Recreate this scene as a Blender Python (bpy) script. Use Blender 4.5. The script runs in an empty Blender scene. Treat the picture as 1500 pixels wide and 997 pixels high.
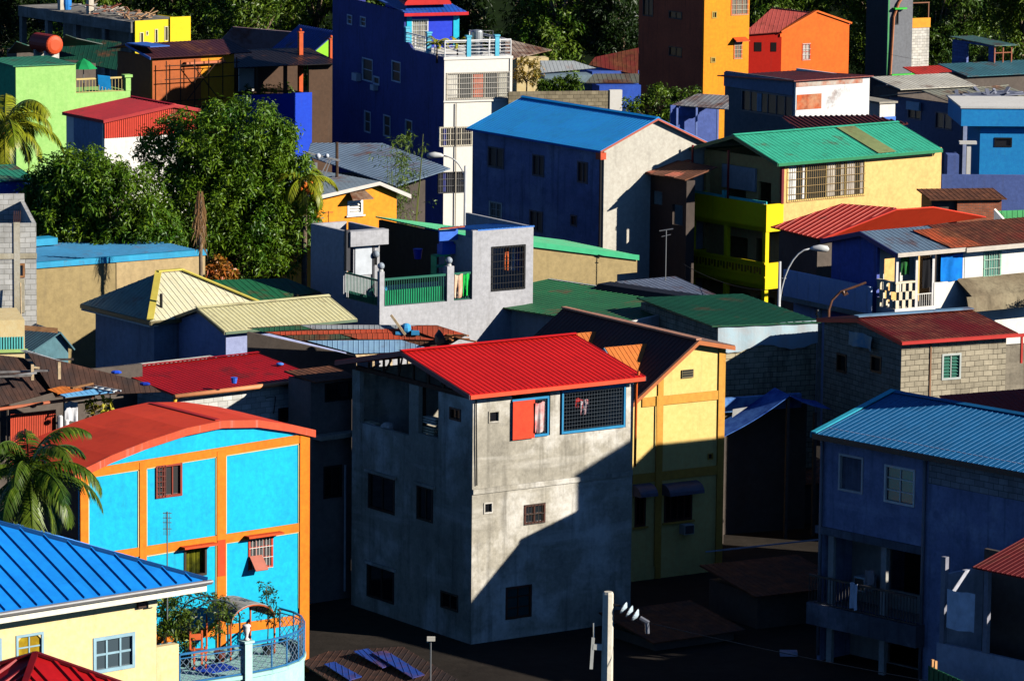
import bpy, bmesh, math, random
from mathutils import Vector as Vec, Matrix
R = random.Random(11)
# ------------------------------------------------------------------ scene, camera
SC = bpy.context.scene
COL = SC.collection
F, CH, ROLL = 6600.0, 35.0, math.radians(0.6)
PITCH = math.atan(1043.5 / F)
cF = Vec((0, math.cos(PITCH), -math.sin(PITCH))); cR = Vec((1, 0, 0)); cU = Vec((0, math.sin(PITCH), math.cos(PITCH)))
CAM = Vec((0, 0, CH))
iR = cR * math.cos(ROLL) + cU * math.sin(ROLL)
iU = -cR * math.sin(ROLL) + cU * math.cos(ROLL)

def ray(px, py):
    return cF * F + iR * (px - 750) + iU * (498.5 - py)
def at(px, py, D):
    r = ray(px, py)
    return CAM + r * (D / r.y)
def atz(px, py, z):
    r = ray(px, py)
    return CAM + r * ((z - CH) / r.z)

cam = bpy.data.cameras.new('camera'); camo = bpy.data.objects.new('camera', cam); COL.objects.link(camo)
m = Matrix((iR, iU, -cF)).transposed().to_4x4(); m.translation = CAM
camo.matrix_world = m
cam.sensor_width = 36; cam.lens = F / 1500 * 36; cam.clip_start = 1; cam.clip_end = 6000
SC.camera = camo
VS = SC.view_settings
SC.display_settings.display_device = 'sRGB'
VS.view_transform = 'Standard'; VS.look = 'None'; VS.gamma = 1; VS.exposure = 0.38; VS.use_curve_mapping = False

# ------------------------------------------------------------------ light
SUN_AZ, SUN_EL = math.radians(-19), math.radians(23.5)
sd = Vec((math.cos(SUN_AZ) * math.cos(SUN_EL), math.sin(SUN_AZ) * math.cos(SUN_EL), math.sin(SUN_EL)))
sun = bpy.data.lights.new('sun', 'SUN'); sun.energy = 5.0; sun.angle = math.radians(0.55); sun.color = (1.0, 0.94, 0.84)
suno = bpy.data.objects.new('sun', sun); COL.objects.link(suno)
suno.rotation_euler = sd.to_track_quat('Z', 'Y').to_euler(); suno.location = (60, 60, 80)
W = bpy.data.worlds.new('World'); SC.world = W; W.use_nodes = True
nt = W.node_tree
sky = nt.nodes.new('ShaderNodeTexSky'); sky.sky_type = 'NISHITA'; sky.sun_disc = False
sky.sun_elevation = SUN_EL; sky.sun_rotation = math.pi / 2 - SUN_AZ
sky.altitude = 4000; sky.air_density = 1.0; sky.dust_density = 0.0; sky.ozone_density = 9.0
nt.links.new(sky.outputs[0], nt.nodes['Background'].inputs[0]); nt.nodes['Background'].inputs[1].default_value = 0.056

# ------------------------------------------------------------------ materials
def lin(c):
    c = c / 255.0
    return c / 12.92 if c <= 0.04045 else ((c + 0.055) / 1.055) ** 2.4
def C(r, g, b): return (lin(r), lin(g), lin(b), 1)
def mulc(c, k): return (min(1, c[0] * k), min(1, c[1] * k), min(1, c[2] * k), 1)
_mats = {}
class NT:
    def __init__(s, name):
        s.m = bpy.data.materials.new(name); s.m.use_nodes = True
        s.t = s.m.node_tree; s.n = s.t.nodes; s.b = s.n['Principled BSDF']; s.out = s.n['Material Output']
    def new(s, k, **kw):
        n = s.n.new('ShaderNode' + k)
        for a, v in kw.items(): setattr(n, a, v)
        return n
    def lk(s, a, b): s.t.links.new(a, b)
    def coord(s, scale=(1, 1, 1), out='Object'):
        tc = s.new('TexCoord'); oi = s.new('ObjectInfo'); mp = s.new('Mapping'); ad = s.new('VectorMath', operation='MULTIPLY_ADD')
        s.lk(oi.outputs['Random'], ad.inputs[0]); ad.inputs[1].default_value = (37, 53, 29)
        s.lk(tc.outputs[out], ad.inputs[2]); s.lk(ad.outputs[0], mp.inputs[0]); mp.inputs['Scale'].default_value = scale
        return mp.outputs[0]
    def noise(s, vec, scale, detail=5, rough=.6):
        n = s.new('TexNoise'); n.inputs['Scale'].default_value = scale; n.inputs['Detail'].default_value = detail; n.inputs['Roughness'].default_value = rough
        s.lk(vec, n.inputs['Vector']); return n.outputs[0]
    def ramp(s, fac, stops):
        n = s.new('ValToRGB'); e = n.color_ramp.elements
        while len(e) < len(stops): e.new(.5)
        for el, (p, c) in zip(e, stops): el.position = p; el.color = c if len(c) == 4 else (*c, 1)
        s.lk(fac, n.inputs[0]); return n.outputs[0]
    def mix(s, fac, a, b, mode='MIX'):
        n = s.new('MixRGB', blend_type=mode)
        for i, x in ((0, fac), (1, a), (2, b)):
            if hasattr(x, 'links'): s.lk(x, n.inputs[i])
            else: n.inputs[i].default_value = x
        return n.outputs[0]
    def bump(s, h, strength, dist=.02):
        n = s.new('Bump'); n.inputs['Strength'].default_value = strength; n.inputs['Distance'].default_value = dist
        s.lk(h, n.inputs['Height']); s.lk(n.outputs[0], s.b.inputs['Normal'])
    def fin(s, col, rough=.7, spec=.3, metal=0.0):
        if hasattr(col, 'links'): s.lk(col, s.b.inputs['Base Color'])
        else: s.b.inputs['Base Color'].default_value = col
        s.b.inputs['Roughness'].default_value = rough; s.b.inputs['Specular IOR Level'].default_value = spec; s.b.inputs['Metallic'].default_value = metal
        return s.m
def cached(fn):
    def g(*a, **k):
        key = (fn.__name__, a, tuple(sorted(k.items())))
        if key not in _mats: _mats[key] = fn(*a, **k)
        return _mats[key]
    return g
G1 = lambda v: (v, v, v, 1)

@cached
def paint(c, var=.16, streak=.45, dirt=(.10, .085, .07, 1), rough=.75):
    t = NT('painted_plaster')
    v = t.coord(); n1 = t.noise(v, .55, 7); base = t.ramp(n1, [(.3, mulc(c, 1 - var)), (.7, mulc(c, 1 + var))])
    n3 = t.noise(v, 5.0, 7, .7); base = t.mix(.22, base, t.ramp(n3, [(.35, G1(.25)), (.65, G1(.9))]), 'OVERLAY')
    vs = t.coord((3.2, 3.2, .22)); n2 = t.noise(vs, 1.2, 5)
    base = t.mix(t.ramp(n2, [(.56, G1(0)), (.80, G1(streak))]), base, dirt)
    t.bump(t.noise(v, 14, 6), .25, .02)
    return t.fin(base, rough)
@cached
def plain(c, rough=.55, metal=0.0, var=.12):
    t = NT('painted_finish'); v = t.coord()
    base = t.ramp(t.noise(v, 3.0, 5), [(.3, mulc(c, 1 - var)), (.7, mulc(c, 1 + var))])
    return t.fin(base, rough, .35, metal)
@cached
def concrete(lo, hi, stain=.55, streak=.6):
    t = NT('raw_concrete'); v = t.coord()
    n1 = t.noise(v, .38, 8, .62); base = t.ramp(n1, [(.34, lo), (.5, mulc(lo, 1.35)), (.62, hi)])
    n2 = t.noise(v, 1.7, 8, .7); base = t.mix(t.ramp(n2, [(.5, G1(0)), (.72, G1(stain))]), base, mulc(lo, .42))
    vb = t.coord((.15, .15, 1.0)); n4 = t.noise(vb, 1.1, 4); base = t.mix(t.ramp(n4, [(.55, G1(0)), (.68, G1(.45))]), base, mulc(hi, 1.12))
    vs = t.coord((2.6, 2.6, .18)); n3 = t.noise(vs, 1.3, 6); base = t.mix(t.ramp(n3, [(.52, G1(0)), (.75, G1(streak))]), base, mulc(lo, .35))
    base = t.mix(.2, base, t.ramp(t.noise(v, 9, 5), [(.3, G1(.2)), (.7, G1(.85))]), 'OVERLAY')
    t.bump(t.noise(v, 7, 8, .7), .4, .03)
    return t.fin(base, .88, .2)
@cached
def block(c, mortar, w=.42, h=.21, stain=.5):
    t = NT('block_masonry'); tc = t.new('TexCoord'); br = t.new('TexBrick')
    vv = t.new('VectorMath', operation='MULTIPLY_ADD'); nz = t.new('TexNoise'); nz.inputs['Scale'].default_value = 1.4; t.lk(tc.outputs['UV'], nz.inputs['Vector'])
    t.lk(nz.outputs[1], vv.inputs[0]); vv.inputs[1].default_value = (.05, .05, 0); t.lk(tc.outputs['UV'], vv.inputs[2]); t.lk(vv.outputs[0], br.inputs['Vector'])
    br.inputs['Color1'].default_value = mulc(c, .82); br.inputs['Color2'].default_value = mulc(c, 1.18); br.inputs['Mortar'].default_value = mortar
    br.inputs['Scale'].default_value = 1; br.inputs['Mortar Size'].default_value = .013; br.inputs['Mortar Smooth'].default_value = .25
    br.inputs['Brick Width'].default_value = w; br.inputs['Row Height'].default_value = h
    v = t.coord(); base = br.outputs[0]
    base = t.mix(.30, base, t.ramp(t.noise(v, 3.5, 7), [(.3, G1(.2)), (.7, G1(.85))]), 'OVERLAY')
    vs = t.coord((1.6, 1.6, .3)); base = t.mix(t.ramp(t.noise(vs, .9, 7, .65), [(.52, G1(0)), (.72, G1(stain))]), base, mulc(mortar, .6))
    base = t.mix(t.ramp(t.noise(v, .8, 6, .65), [(.5, G1(0)), (.72, G1(stain * .8))]), base, mulc(c, 1.25))
    mt = t.new('Math', operation='SUBTRACT'); mt.inputs[0].default_value = 1; t.lk(br.outputs['Fac'], mt.inputs[1])
    t.bump(mt.outputs[0], .6, .02)
    return t.fin(base, .9, .2)
@cached
def metal(c, rust=0.0, fade=.18, rough=.5, rustc=(.16, .055, .022, 1)):
    t = NT('roof_sheet_metal'); v = t.coord()
    base = t.ramp(t.noise(v, .35, 7), [(.3, mulc(c, 1 - fade)), (.7, mulc(c, 1 + fade))])
    base = t.mix(.16, base, t.ramp(t.noise(v, 4, 6), [(.3, G1(.15)), (.7, G1(.9))]), 'OVERLAY')
    tc = t.new('TexCoord'); sn = t.new('VectorMath', operation='SNAP'); sn.inputs[1].default_value = (.92, 2.6, 50); t.lk(tc.outputs['Object'], sn.inputs[0]); wn = t.new('TexWhiteNoise'); t.lk(sn.outputs[0], wn.inputs['Vector'])
    base = t.mix(.55, base, t.ramp(wn.outputs['Value'], [(0, G1(.80)), (1, G1(1.0))]), 'MULTIPLY')
    base = t.mix(t.ramp(t.noise(v, 1.1, 7, .7), [(.52, G1(0)), (.75, G1(.6))]), base, mulc(c, .6))
    sp = t.noise(v, 9, 3); base = t.mix(t.ramp(sp, [(.68, G1(0)), (.76, G1(.35))]), base, mulc(c, .45))
    if rust > 0:
        n = t.noise(v, .55, 9, .68); rr = t.ramp(t.noise(v, 2.6, 7), [(.3, mulc(rustc, .45)), (.55, rustc), (.75, mulc(rustc, 1.9))])
        p = 1.0 - rust
        base = t.mix(t.ramp(n, [(max(0, .25 + .4 * p - .07), G1(0)), (min(1, .25 + .4 * p + .09), G1(.95))]), base, rr)
    t.bump(t.noise(v, 5, 5), .15, .02)
    return t.fin(base, rough, .4)
@cached
def glass(c=(.02, .025, .03, 1), rough=.08):
    t = NT('window_glass'); return t.fin(c, rough, .6)
@cached
def cloth(c, c2=None):
    t = NT('cloth'); v = t.coord()
    base = t.ramp(t.noise(v, 1.6, 4), [(.35, mulc(c, .8)), (.6, c2 or mulc(c, 1.15))])
    t.bump(t.noise(v, 6, 4), .3, .03); return t.fin(base, .85, .2)
@cached
def leafm(d, mid, hi):
    t = NT('leaf'); g = t.new('NewGeometry'); v = t.coord()
    col = t.ramp(g.outputs['Random Per Island'], [(0, d), (.5, mid), (.86, mid), (1, hi)])
    col = t.mix(t.ramp(t.noise(v, .45, 4), [(.35, G1(.0)), (.7, G1(.65))]), col, hi)
    t.lk(col, t.b.inputs['Base Color']); t.b.inputs['Roughness'].default_value = .42; t.b.inputs['Specular IOR Level'].default_value = .35
    tr = t.new('BsdfTranslucent'); t.lk(t.mix(1.0, col, (1.0, 1.0, .35, 1), 'MULTIPLY'), tr.inputs[0])
    mx = t.new('MixShader'); mx.inputs[0].default_value = .22
    t.lk(t.b.outputs[0], mx.inputs[1]); t.lk(tr.outputs[0], mx.inputs[2]); t.lk(mx.outputs[0], t.out.inputs[0])
    return t.m
@cached
def wood(c):
    t = NT('weathered_wood'); v = t.coord((1, 1, 1))
    base = t.ramp(t.noise(v, 5, 6), [(.3, mulc(c, .6)), (.7, mulc(c, 1.3))]); return t.fin(base, .85, .2)

# ------------------------------------------------------------------ mesh builder
SPLIT = {'slab_band', 'ledge', 'post', 'downpipe', 'column', 'band', 'cradle', 'insulator', 'leg', 'aqua_post', 'roof_post', 'cyan_panel', 'tar_strip', 'green_ledge', 'gutter', 'fascia', 'bargeboard', 'wing', 'cornice', 'flashing', 'slab'}
class MB:
    def __init__(s): s.v = []; s.f = []
    def add(s, vs, fs):
        o = len(s.v); s.v.extend([tuple(p) for p in vs]); s.f.extend([tuple(i + o for i in f) for f in fs])
    def poly(s, pts): s.add(pts, [tuple(range(len(pts)))])
    def box(s, x0, x1, y0, y1, z0, z1):
        s.add([(x0, y0, z0), (x1, y0, z0), (x1, y1, z0), (x0, y1, z0), (x0, y0, z1), (x1, y0, z1), (x1, y1, z1), (x0, y1, z1)],
              [(3, 2, 1, 0), (4, 5, 6, 7), (0, 1, 5, 4), (1, 2, 6, 5), (2, 3, 7, 6), (3, 0, 4, 7)])
    def prism(s, pts, vec):
        pts = [Vec(p) for p in pts]; vec = Vec(vec); n = len(pts)
        s.add(pts + [p + vec for p in pts], [tuple(range(n))[::-1], tuple(range(n, 2 * n))] + [(i, (i + 1) % n, n + (i + 1) % n, n + i) for i in range(n)])
    def bar(s, p, q, w, h=None, up=(0, 0, 1)):
        p, q = Vec(p), Vec(q); d = (q - p)
        if d.length < 1e-6: return
        d.normalize(); up = Vec(up)
        if abs(d.dot(up)) > .95: up = Vec((1, 0, 0)) if abs(d.x) < .9 else Vec((0, 1, 0))
        a = d.cross(up).normalized() * (w / 2); b = a.cross(d).normalized() * ((h or w) / 2)
        s.add([p - a - b, p + a - b, p + a + b, p - a + b, q - a - b, q + a - b, q + a + b, q - a + b],
              [(3, 2, 1, 0), (4, 5, 6, 7), (0, 1, 5, 4), (1, 2, 6, 5), (2, 3, 7, 6), (3, 0, 4, 7)])
    def tube(s, pts, r, n=7):
        pts = [Vec(p) for p in pts]; k = len(pts); rr = r if isinstance(r, (list, tuple)) else [r] * k
        vs, fs, a = [], [], None
        for i, p in enumerate(pts):
            d = (pts[min(i + 1, k - 1)] - pts[max(i - 1, 0)]).normalized()
            if a is None: a = d.orthogonal().normalized()
            else:
                a = a - d * a.dot(d); a = a.normalized() if a.length > 1e-4 else d.orthogonal().normalized()
            b = d.cross(a)
            for j in range(n):
                t = 2 * math.pi * j / n; vs.append(p + (a * math.cos(t) + b * math.sin(t)) * rr[i])
        for i in range(k - 1):
            for j in range(n): fs.append((i * n + j, i * n + (j + 1) % n, (i + 1) * n + (j + 1) % n, (i + 1) * n + j))
        fs.append(tuple(range(n))[::-1]); fs.append(tuple(range((k - 1) * n, k * n))); s.add(vs, fs)
    def lathe(s, c, prof, n=12):
        c = Vec(c); vs = []; fs = []; k = len(prof)
        for r, z in prof:
            for j in range(n):
                t = 2 * math.pi * j / n; vs.append(c + Vec((max(r, .001) * math.cos(t), max(r, .001) * math.sin(t), z)))
        for i in range(k - 1):
            for j in range(n): fs.append((i * n + j, i * n + (j + 1) % n, (i + 1) * n + (j + 1) % n, (i + 1) * n + j))
        fs.append(tuple(range(n))[::-1]); fs.append(tuple(range((k - 1) * n, k * n))); s.add(vs, fs)
    def ball(s, c, r, n=10, k=7):
        rr = r if isinstance(r, (tuple, list)) else (r, r, r); c = Vec(c); vs = []; fs = []
        for i in range(k + 1):
            p = math.pi * i / k
            for j in range(n):
                t = 2 * math.pi * j / n; q = max(math.sin(p), .01)
                vs.append(c + Vec((rr[0] * q * math.cos(t), rr[1] * q * math.sin(t), -rr[2] * math.cos(p))))
        for i in range(k):
            for j in range(n): fs.append((i * n + j, i * n + (j + 1) % n, (i + 1) * n + (j + 1) % n, (i + 1) * n + j))
        fs.append(tuple(range(n))[::-1]); fs.append(tuple(range(k * n, (k + 1) * n))); s.add(vs, fs)
    def islands(s):
        par = list(range(len(s.v)))
        def find(i):
            while par[i] != i: par[i] = par[par[i]]; i = par[i]
            return i
        for f in s.f:
            for i in f[1:]: par[find(i)] = find(f[0])
        out = {}
        for f in s.f: out.setdefault(find(f[0]), []).append(f)
        return list(out.values())
    def build(s, name, mat, parent=None, label=None, smooth=False, fix=True, uv=True):
        if name in SPLIT and parent is not None and len(s.v) < 1500:
            isl = s.islands()
            if 1 < len(isl) <= 40:
                for fs in isl:
                    q = MB(); ids = sorted({i for f in fs for i in f}); mp = {i: k for k, i in enumerate(ids)}
                    q.v = [s.v[i] for i in ids]; q.f = [tuple(mp[i] for i in f) for f in fs]; o = q._build(name, mat, parent, label, smooth, fix, uv)
                return o
        return s._build(name, mat, parent, label, smooth, fix, uv)
    def _build(s, name, mat, parent=None, label=None, smooth=False, fix=True, uv=True):
        me = bpy.data.meshes.new(name); me.from_pydata(s.v, [], s.f)
        if fix:
            bm = bmesh.new(); bm.from_mesh(me); bmesh.ops.recalc_face_normals(bm, faces=bm.faces)
            if uv:
                l = bm.loops.layers.uv.new('UVMap')
                for f in bm.faces:
                    n = f.normal; ax = max(range(3), key=lambda i: abs(n[i]))
                    for lp in f.loops:
                        c = lp.vert.co; lp[l].uv = (c.x, c.y) if ax == 2 else ((c.y, c.z) if ax == 0 else (c.x, c.z))
            bm.to_mesh(me); bm.free()
        me.materials.append(mat)
        if smooth: me.polygons.foreach_set('use_smooth', [True] * len(me.polygons))
        o = bpy.data.objects.new(name, me); COL.objects.link(o)
        if parent is not None: o.parent = parent
        if label: o['label'] = label
        return o

def tag(o, label, cat, group=None, kind=None):
    o['label'] = label
    if cat: o['category'] = cat
    if group: o['group'] = group
    if kind: o['kind'] = kind
    return o
def thing(name, label, cat, loc, rz=0, group=None):
    o = bpy.data.objects.new(name, None); COL.objects.link(o); o.empty_display_size = .3
    o.location = loc; o.rotation_euler = (0, 0, rz); return tag(o, label, cat, group)
def one(mb, name, mat, label, cat, loc=(0, 0, 0), rz=0, group=None, **k):
    o = mb.build(name, mat, None, None, **k); o.location = loc; o.rotation_euler = (0, 0, rz); return tag(o, label, cat, group)

# ------------------------------------------------------------------ houses
class House:
    """local frame: u along the right-hand (sunlit) face, v along the left-hand face going back, z up; nearest corner at the origin"""
    def __init__(s, name, label, cat, px, py, sc, a, group=None):
        s.px, s.py, s.sc = px, py, sc; p = at(px, py, F / sc); s.z0 = p.z
        s.O = Vec((p.x, p.y, 0)); s.a = math.radians(a); ca, sa = math.cos(s.a), math.sin(s.a)
        s.eu = Vec((ca, sa, 0)); s.ev = Vec((-sa, ca, 0)); s.name = name
        s.root = thing(name, label, cat, s.O, s.a, group) if name else None
    def loc(s, p):
        d = p - s.O; return Vec((d.dot(s.eu), d.dot(s.ev), d.z))
    def w(s, u, v, z): return s.O + s.eu * u + s.ev * v + Vec((0, 0, z))
    def _pl(s, px, py, n, c):
        r = ray(px, py); d = r.dot(n); t = (c - (CAM - s.O).dot(n)) / d
        return s.loc(CAM + r * t)
    def V(s, px, py, v=0): p = s._pl(px, py, s.ev, v); return p.x, p.z
    def U(s, px, py, u=0): p = s._pl(px, py, s.eu, u); return p.y, p.z
    def Z(s, px, py, z): p = s.loc(atz(px, py, z)); return p.x, p.y
    def P(s, px, py, v=None, u=None, z=None):
        if v is not None: return s._pl(px, py, s.ev, v)
        if u is not None: return s._pl(px, py, s.eu, u)
        return s.loc(atz(px, py, z))
    def ext(s, xr, xl, py=None):
        py = py or s.py
        s.W = s.V(xr, py)[0]; s.L = s.U(xl, py)[0] if xl is not None else 6
        return s.W, s.L
    def rv(s, x0, y0, x1, y1, v=0):
        ym, xm = (y0 + y1) / 2, (x0 + x1) / 2
        return s.V(x0, ym, v)[0], s.V(x1, ym, v)[0], s.V(xm, y1, v)[1], s.V(xm, y0, v)[1]
    def ru(s, x0, y0, x1, y1, u=0):
        ym, xm = (y0 + y1) / 2, (x0 + x1) / 2
        return s.U(x1, ym, u)[0], s.U(x0, ym, u)[0], s.U(xm, y1, u)[1], s.U(xm, y0, u)[1]

def pt(ax, c, a, d, z): return (a, c - d, z) if ax == 'v' else (c - d, a, z)      # d = outward
def bx(mb, ax, c, a0, a1, d0, d1, z0, z1):
    p, q = pt(ax, c, a0, d0, z0), pt(ax, c, a1, d1, z1)
    mb.box(min(p[0], q[0]), max(p[0], q[0]), min(p[1], q[1]), max(p[1], q[1]), min(z0, z1), max(z0, z1))
def wall(mb, ax, c, a0, a1, z0, z1, holes=(), t=.15):
    xs = sorted({a0, a1, *[min(max(h[i], a0), a1) for h in holes for i in (0, 1)]})
    zs = sorted({z0, z1, *[min(max(h[i], z0), z1) for h in holes for i in (2, 3)]})
    nx, nz = len(xs) - 1, len(zs) - 1
    def solid(i, j):
        if not (0 <= i < nx and 0 <= j < nz): return False
        x, z = (xs[i] + xs[i + 1]) / 2, (zs[j] + zs[j + 1]) / 2
        return not any(h[0] < x < h[1] and h[2] < z < h[3] for h in holes)
    P = lambda i, j, d: pt(ax, c, xs[i], -d, zs[j])
    for i in range(nx):
        for j in range(nz):
            if not solid(i, j): continue
            for d in (0, t): mb.poly([P(i, j, d), P(i + 1, j, d), P(i + 1, j + 1, d), P(i, j + 1, d)])
            for (di, dj, A, B) in ((-1, 0, (i, j), (i, j + 1)), (1, 0, (i + 1, j), (i + 1, j + 1)), (0, -1, (i, j), (i + 1, j)), (0, 1, (i, j + 1), (i + 1, j + 1))):
                if not solid(i + di, j + dj): mb.poly([P(*A, 0), P(*B, 0), P(*B, t), P(*A, t)])
def weld(o):
    bm = bmesh.new(); bm.from_mesh(o.data); bmesh.ops.remove_doubles(bm, verts=bm.verts, dist=.0005)
    bmesh.ops.recalc_face_normals(bm, faces=bm.faces); bm.to_mesh(o.data); bm.free()
def shell(b, H, RW=(), LW=(), mat=None, matL=None, t=.15, W=None, L=None, z0=-.3, floors=(), u0=0, v0=0, gables=(), back=True, name='wall'):
    W = W if W is not None else b.W; L = L if L is not None else b.L
    mb = MB(); wall(mb, 'v', v0, u0, W, z0, H, RW, t)
    ml = MB() if matL else mb
    wall(ml, 'u', u0, v0 + t + (.003 if matL else 0), L, z0, H, LW, t)
    if back:
        wall(mb, 'v', L - t, u0 + t, W, z0, H, (), t); wall(mb, 'u', W - t, v0 + t, L - t, z0, H, (), t)
    for ax, c, pts in gables:
        q = [Vec(pt(ax, c, a, 0, z)) for a, z in pts]; mb_ = ml if (ax == 'u' and matL) else mb
        mb_.prism(q, Vec(pt(ax, 0, 0, -t, 0)))
    o = mb.build(name, mat, b.root)
    if matL: ml.build(name, matL, b.root)
    for k in floors:
        f = MB(); f.box(u0 + t + .01, W - t - .01, v0 + t + .01, L - t - .01, k - .15, k); f.build('floor_slab', mat, b.root)
    return o
def roofpoly(mb, pts, thick=.05, sp=.3, w=.055, h=.014, ribdir=None, wood_under=False):
    pts = [Vec(p) for p in pts]; n = Vec((0, 0, 0))
    for i in range(len(pts)): n += (pts[i] - pts[0]).cross(pts[(i + 1) % len(pts)] - pts[0])
    n.normalize()
    if n.z < 0: n = -n; pts = pts[::-1]
    cen = sum(pts, Vec((0, 0, 0))) / len(pts); pts = [p - n * (p - cen).dot(n) for p in pts]
    mb.prism(pts, -n * thick)
    if not sp: return
    if ribdir is not None: d = Vec(ribdir); d = (d - n * d.dot(n)).normalized()
    else:
        d = Vec((0, 0, -1)); d = d - n * d.dot(n)
        d = d.normalized() if d.length > .01 else Vec((1, 0, 0))
    e = n.cross(d).normalized()
    q = [((p - pts[0]).dot(e), (p - pts[0]).dot(d)) for p in pts]; lo, hi = min(a for a, _ in q), max(a for a, _ in q)
    k = max(1, round((hi - lo) / sp)); st = (hi - lo) / k
    for i in range(k + 1):
        t = lo + i * st; t = min(max(t, lo + w * .6), hi - w * .6); xs = []
        for j in range(len(q)):
            (a0, b0), (a1, b1) = q[j], q[(j + 1) % len(q)]
            if (a0 - t) * (a1 - t) < 0: xs.append(b0 + (b1 - b0) * (t - a0) / (a1 - a0))
        if len(xs) < 2: continue
        d0, d1 = min(xs), max(xs)
        if d1 - d0 < .1: continue
        A = pts[0] + e * t + d * (d0 + .004); B = pts[0] + e * t + d * (d1 - .004); x, x2 = e * (w / 2), e * (w / 4); N = n * h; M = n * -.01
        mb.add([A - x + M, A + x + M, A + x2 + N, A - x2 + N, B - x + M, B + x + M, B + x2 + N, B - x2 + N],
               [(0, 1, 2, 3), (7, 6, 5, 4), (1, 5, 6, 2), (2, 6, 7, 3), (3, 7, 4, 0)])
def roof(b, polys, mat, sp=.3, name='roof', label=None, thick=.05, **k):
    mb = MB()
    for p in polys: roofpoly(mb, p, thick, sp, **k)
    return mb.build(name, mat, b.root if isinstance(b, House) else b, label)
def gable_u(b, u0, u1, ve, vb, vr, ze, zr, mat, fm=None, fmg=None, sp=.3, cap=True, zb=None, fh=.16, **k):
    """gable roof whose ridge runs along u"""
    zb = ze if zb is None else zb
    r = roof(b, [[(u0, ve, ze), (u1, ve, ze), (u1, vr, zr), (u0, vr, zr)], [(u1, vb, zb), (u0, vb, zb), (u0, vr, zr), (u1, vr, zr)]], mat, sp, **k)
    if cap:
        m_ = MB(); s1 = (zr - ze) / max(vr - ve, .1); s2 = (zr - zb) / max(vb - vr, .1)
        m_.prism([(u0 - .02, vr - .16, zr - .16 * s1 + .06), (u0 - .02, vr, zr + .065), (u0 - .02, vr + .16, zr - .16 * s2 + .06), (u0 - .02, vr, zr + .01)], (u1 - u0 + .04, 0, 0)); m_.build('ridge_cap', mat, r)
    if fm:
        f = MB(); f.box(u0 + .03, u1 - .03, ve - .03, ve + .0, ze - fh, ze - .02); f.box(u0 + .03, u1 - .03, vb, vb + .03, zb - fh, zb - .02); f.build('fascia', fm, b.root)
    if fm or fmg:
        f = MB()
        for u in (u0 - .025, u1 - .005):
            f.prism([(u, ve, ze - .01), (u, vr, zr - .01), (u, vr, zr - .01 - fh), (u, ve, ze - .01 - fh)], (.03, 0, 0))
            f.prism([(u, vb, zb - .01), (u, vr, zr - .01), (u, vr, zr - .01 - fh), (u, vb, zb - .01 - fh)], (.03, 0, 0))
        f.build('bargeboard', fmg or fm, b.root)
    return r
def gable_v(b, ue, uf, v0, v1, ur, ze, zr, mat, fm=None, fmg=None, sp=.3, cap=True, zf=None, fh=.16, **k):
    """gable roof whose ridge runs along v; ue/ze the left eave, uf/zf the right one"""
    zf = ze if zf is None else zf
    r = roof(b, [[(ue, v0, ze), (ue, v1, ze), (ur, v1, zr), (ur, v0, zr)], [(uf, v1, zf), (uf, v0, zf), (ur, v0, zr), (ur, v1, zr)]], mat, sp, **k)
    if cap:
        m_ = MB(); s1 = (zr - ze) / max(ur - ue, .1); s2 = (zr - zf) / max(uf - ur, .1)
        m_.prism([(ur - .16, v0 - .02, zr - .16 * s1 + .06), (ur, v0 - .02, zr + .065), (ur + .16, v0 - .02, zr - .16 * s2 + .06), (ur, v0 - .02, zr + .01)], (0, v1 - v0 + .04, 0)); m_.build('ridge_cap', mat, r)
    if fm:
        f = MB(); f.box(ue - .03, ue, v0 + .03, v1 - .03, ze - fh, ze - .02); f.box(uf, uf + .03, v0 + .03, v1 - .03, zf - fh, zf - .02); f.build('fascia', fm, b.root)
    if fm or fmg:
        f = MB()
        for v in (v0 - .025, v1 - .005):
            f.prism([(ue, v, ze - .01), (ur, v, zr - .01), (ur, v, zr - .01 - fh), (ue, v, ze - .01 - fh)], (0, .03, 0))
            f.prism([(uf, v, zf - .01), (ur, v, zr - .01), (ur, v, zr - .01 - fh), (uf, v, zf - .01 - fh)], (0, .03, 0))
        f.build('bargeboard', fmg or fm, b.root)
    return r

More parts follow.
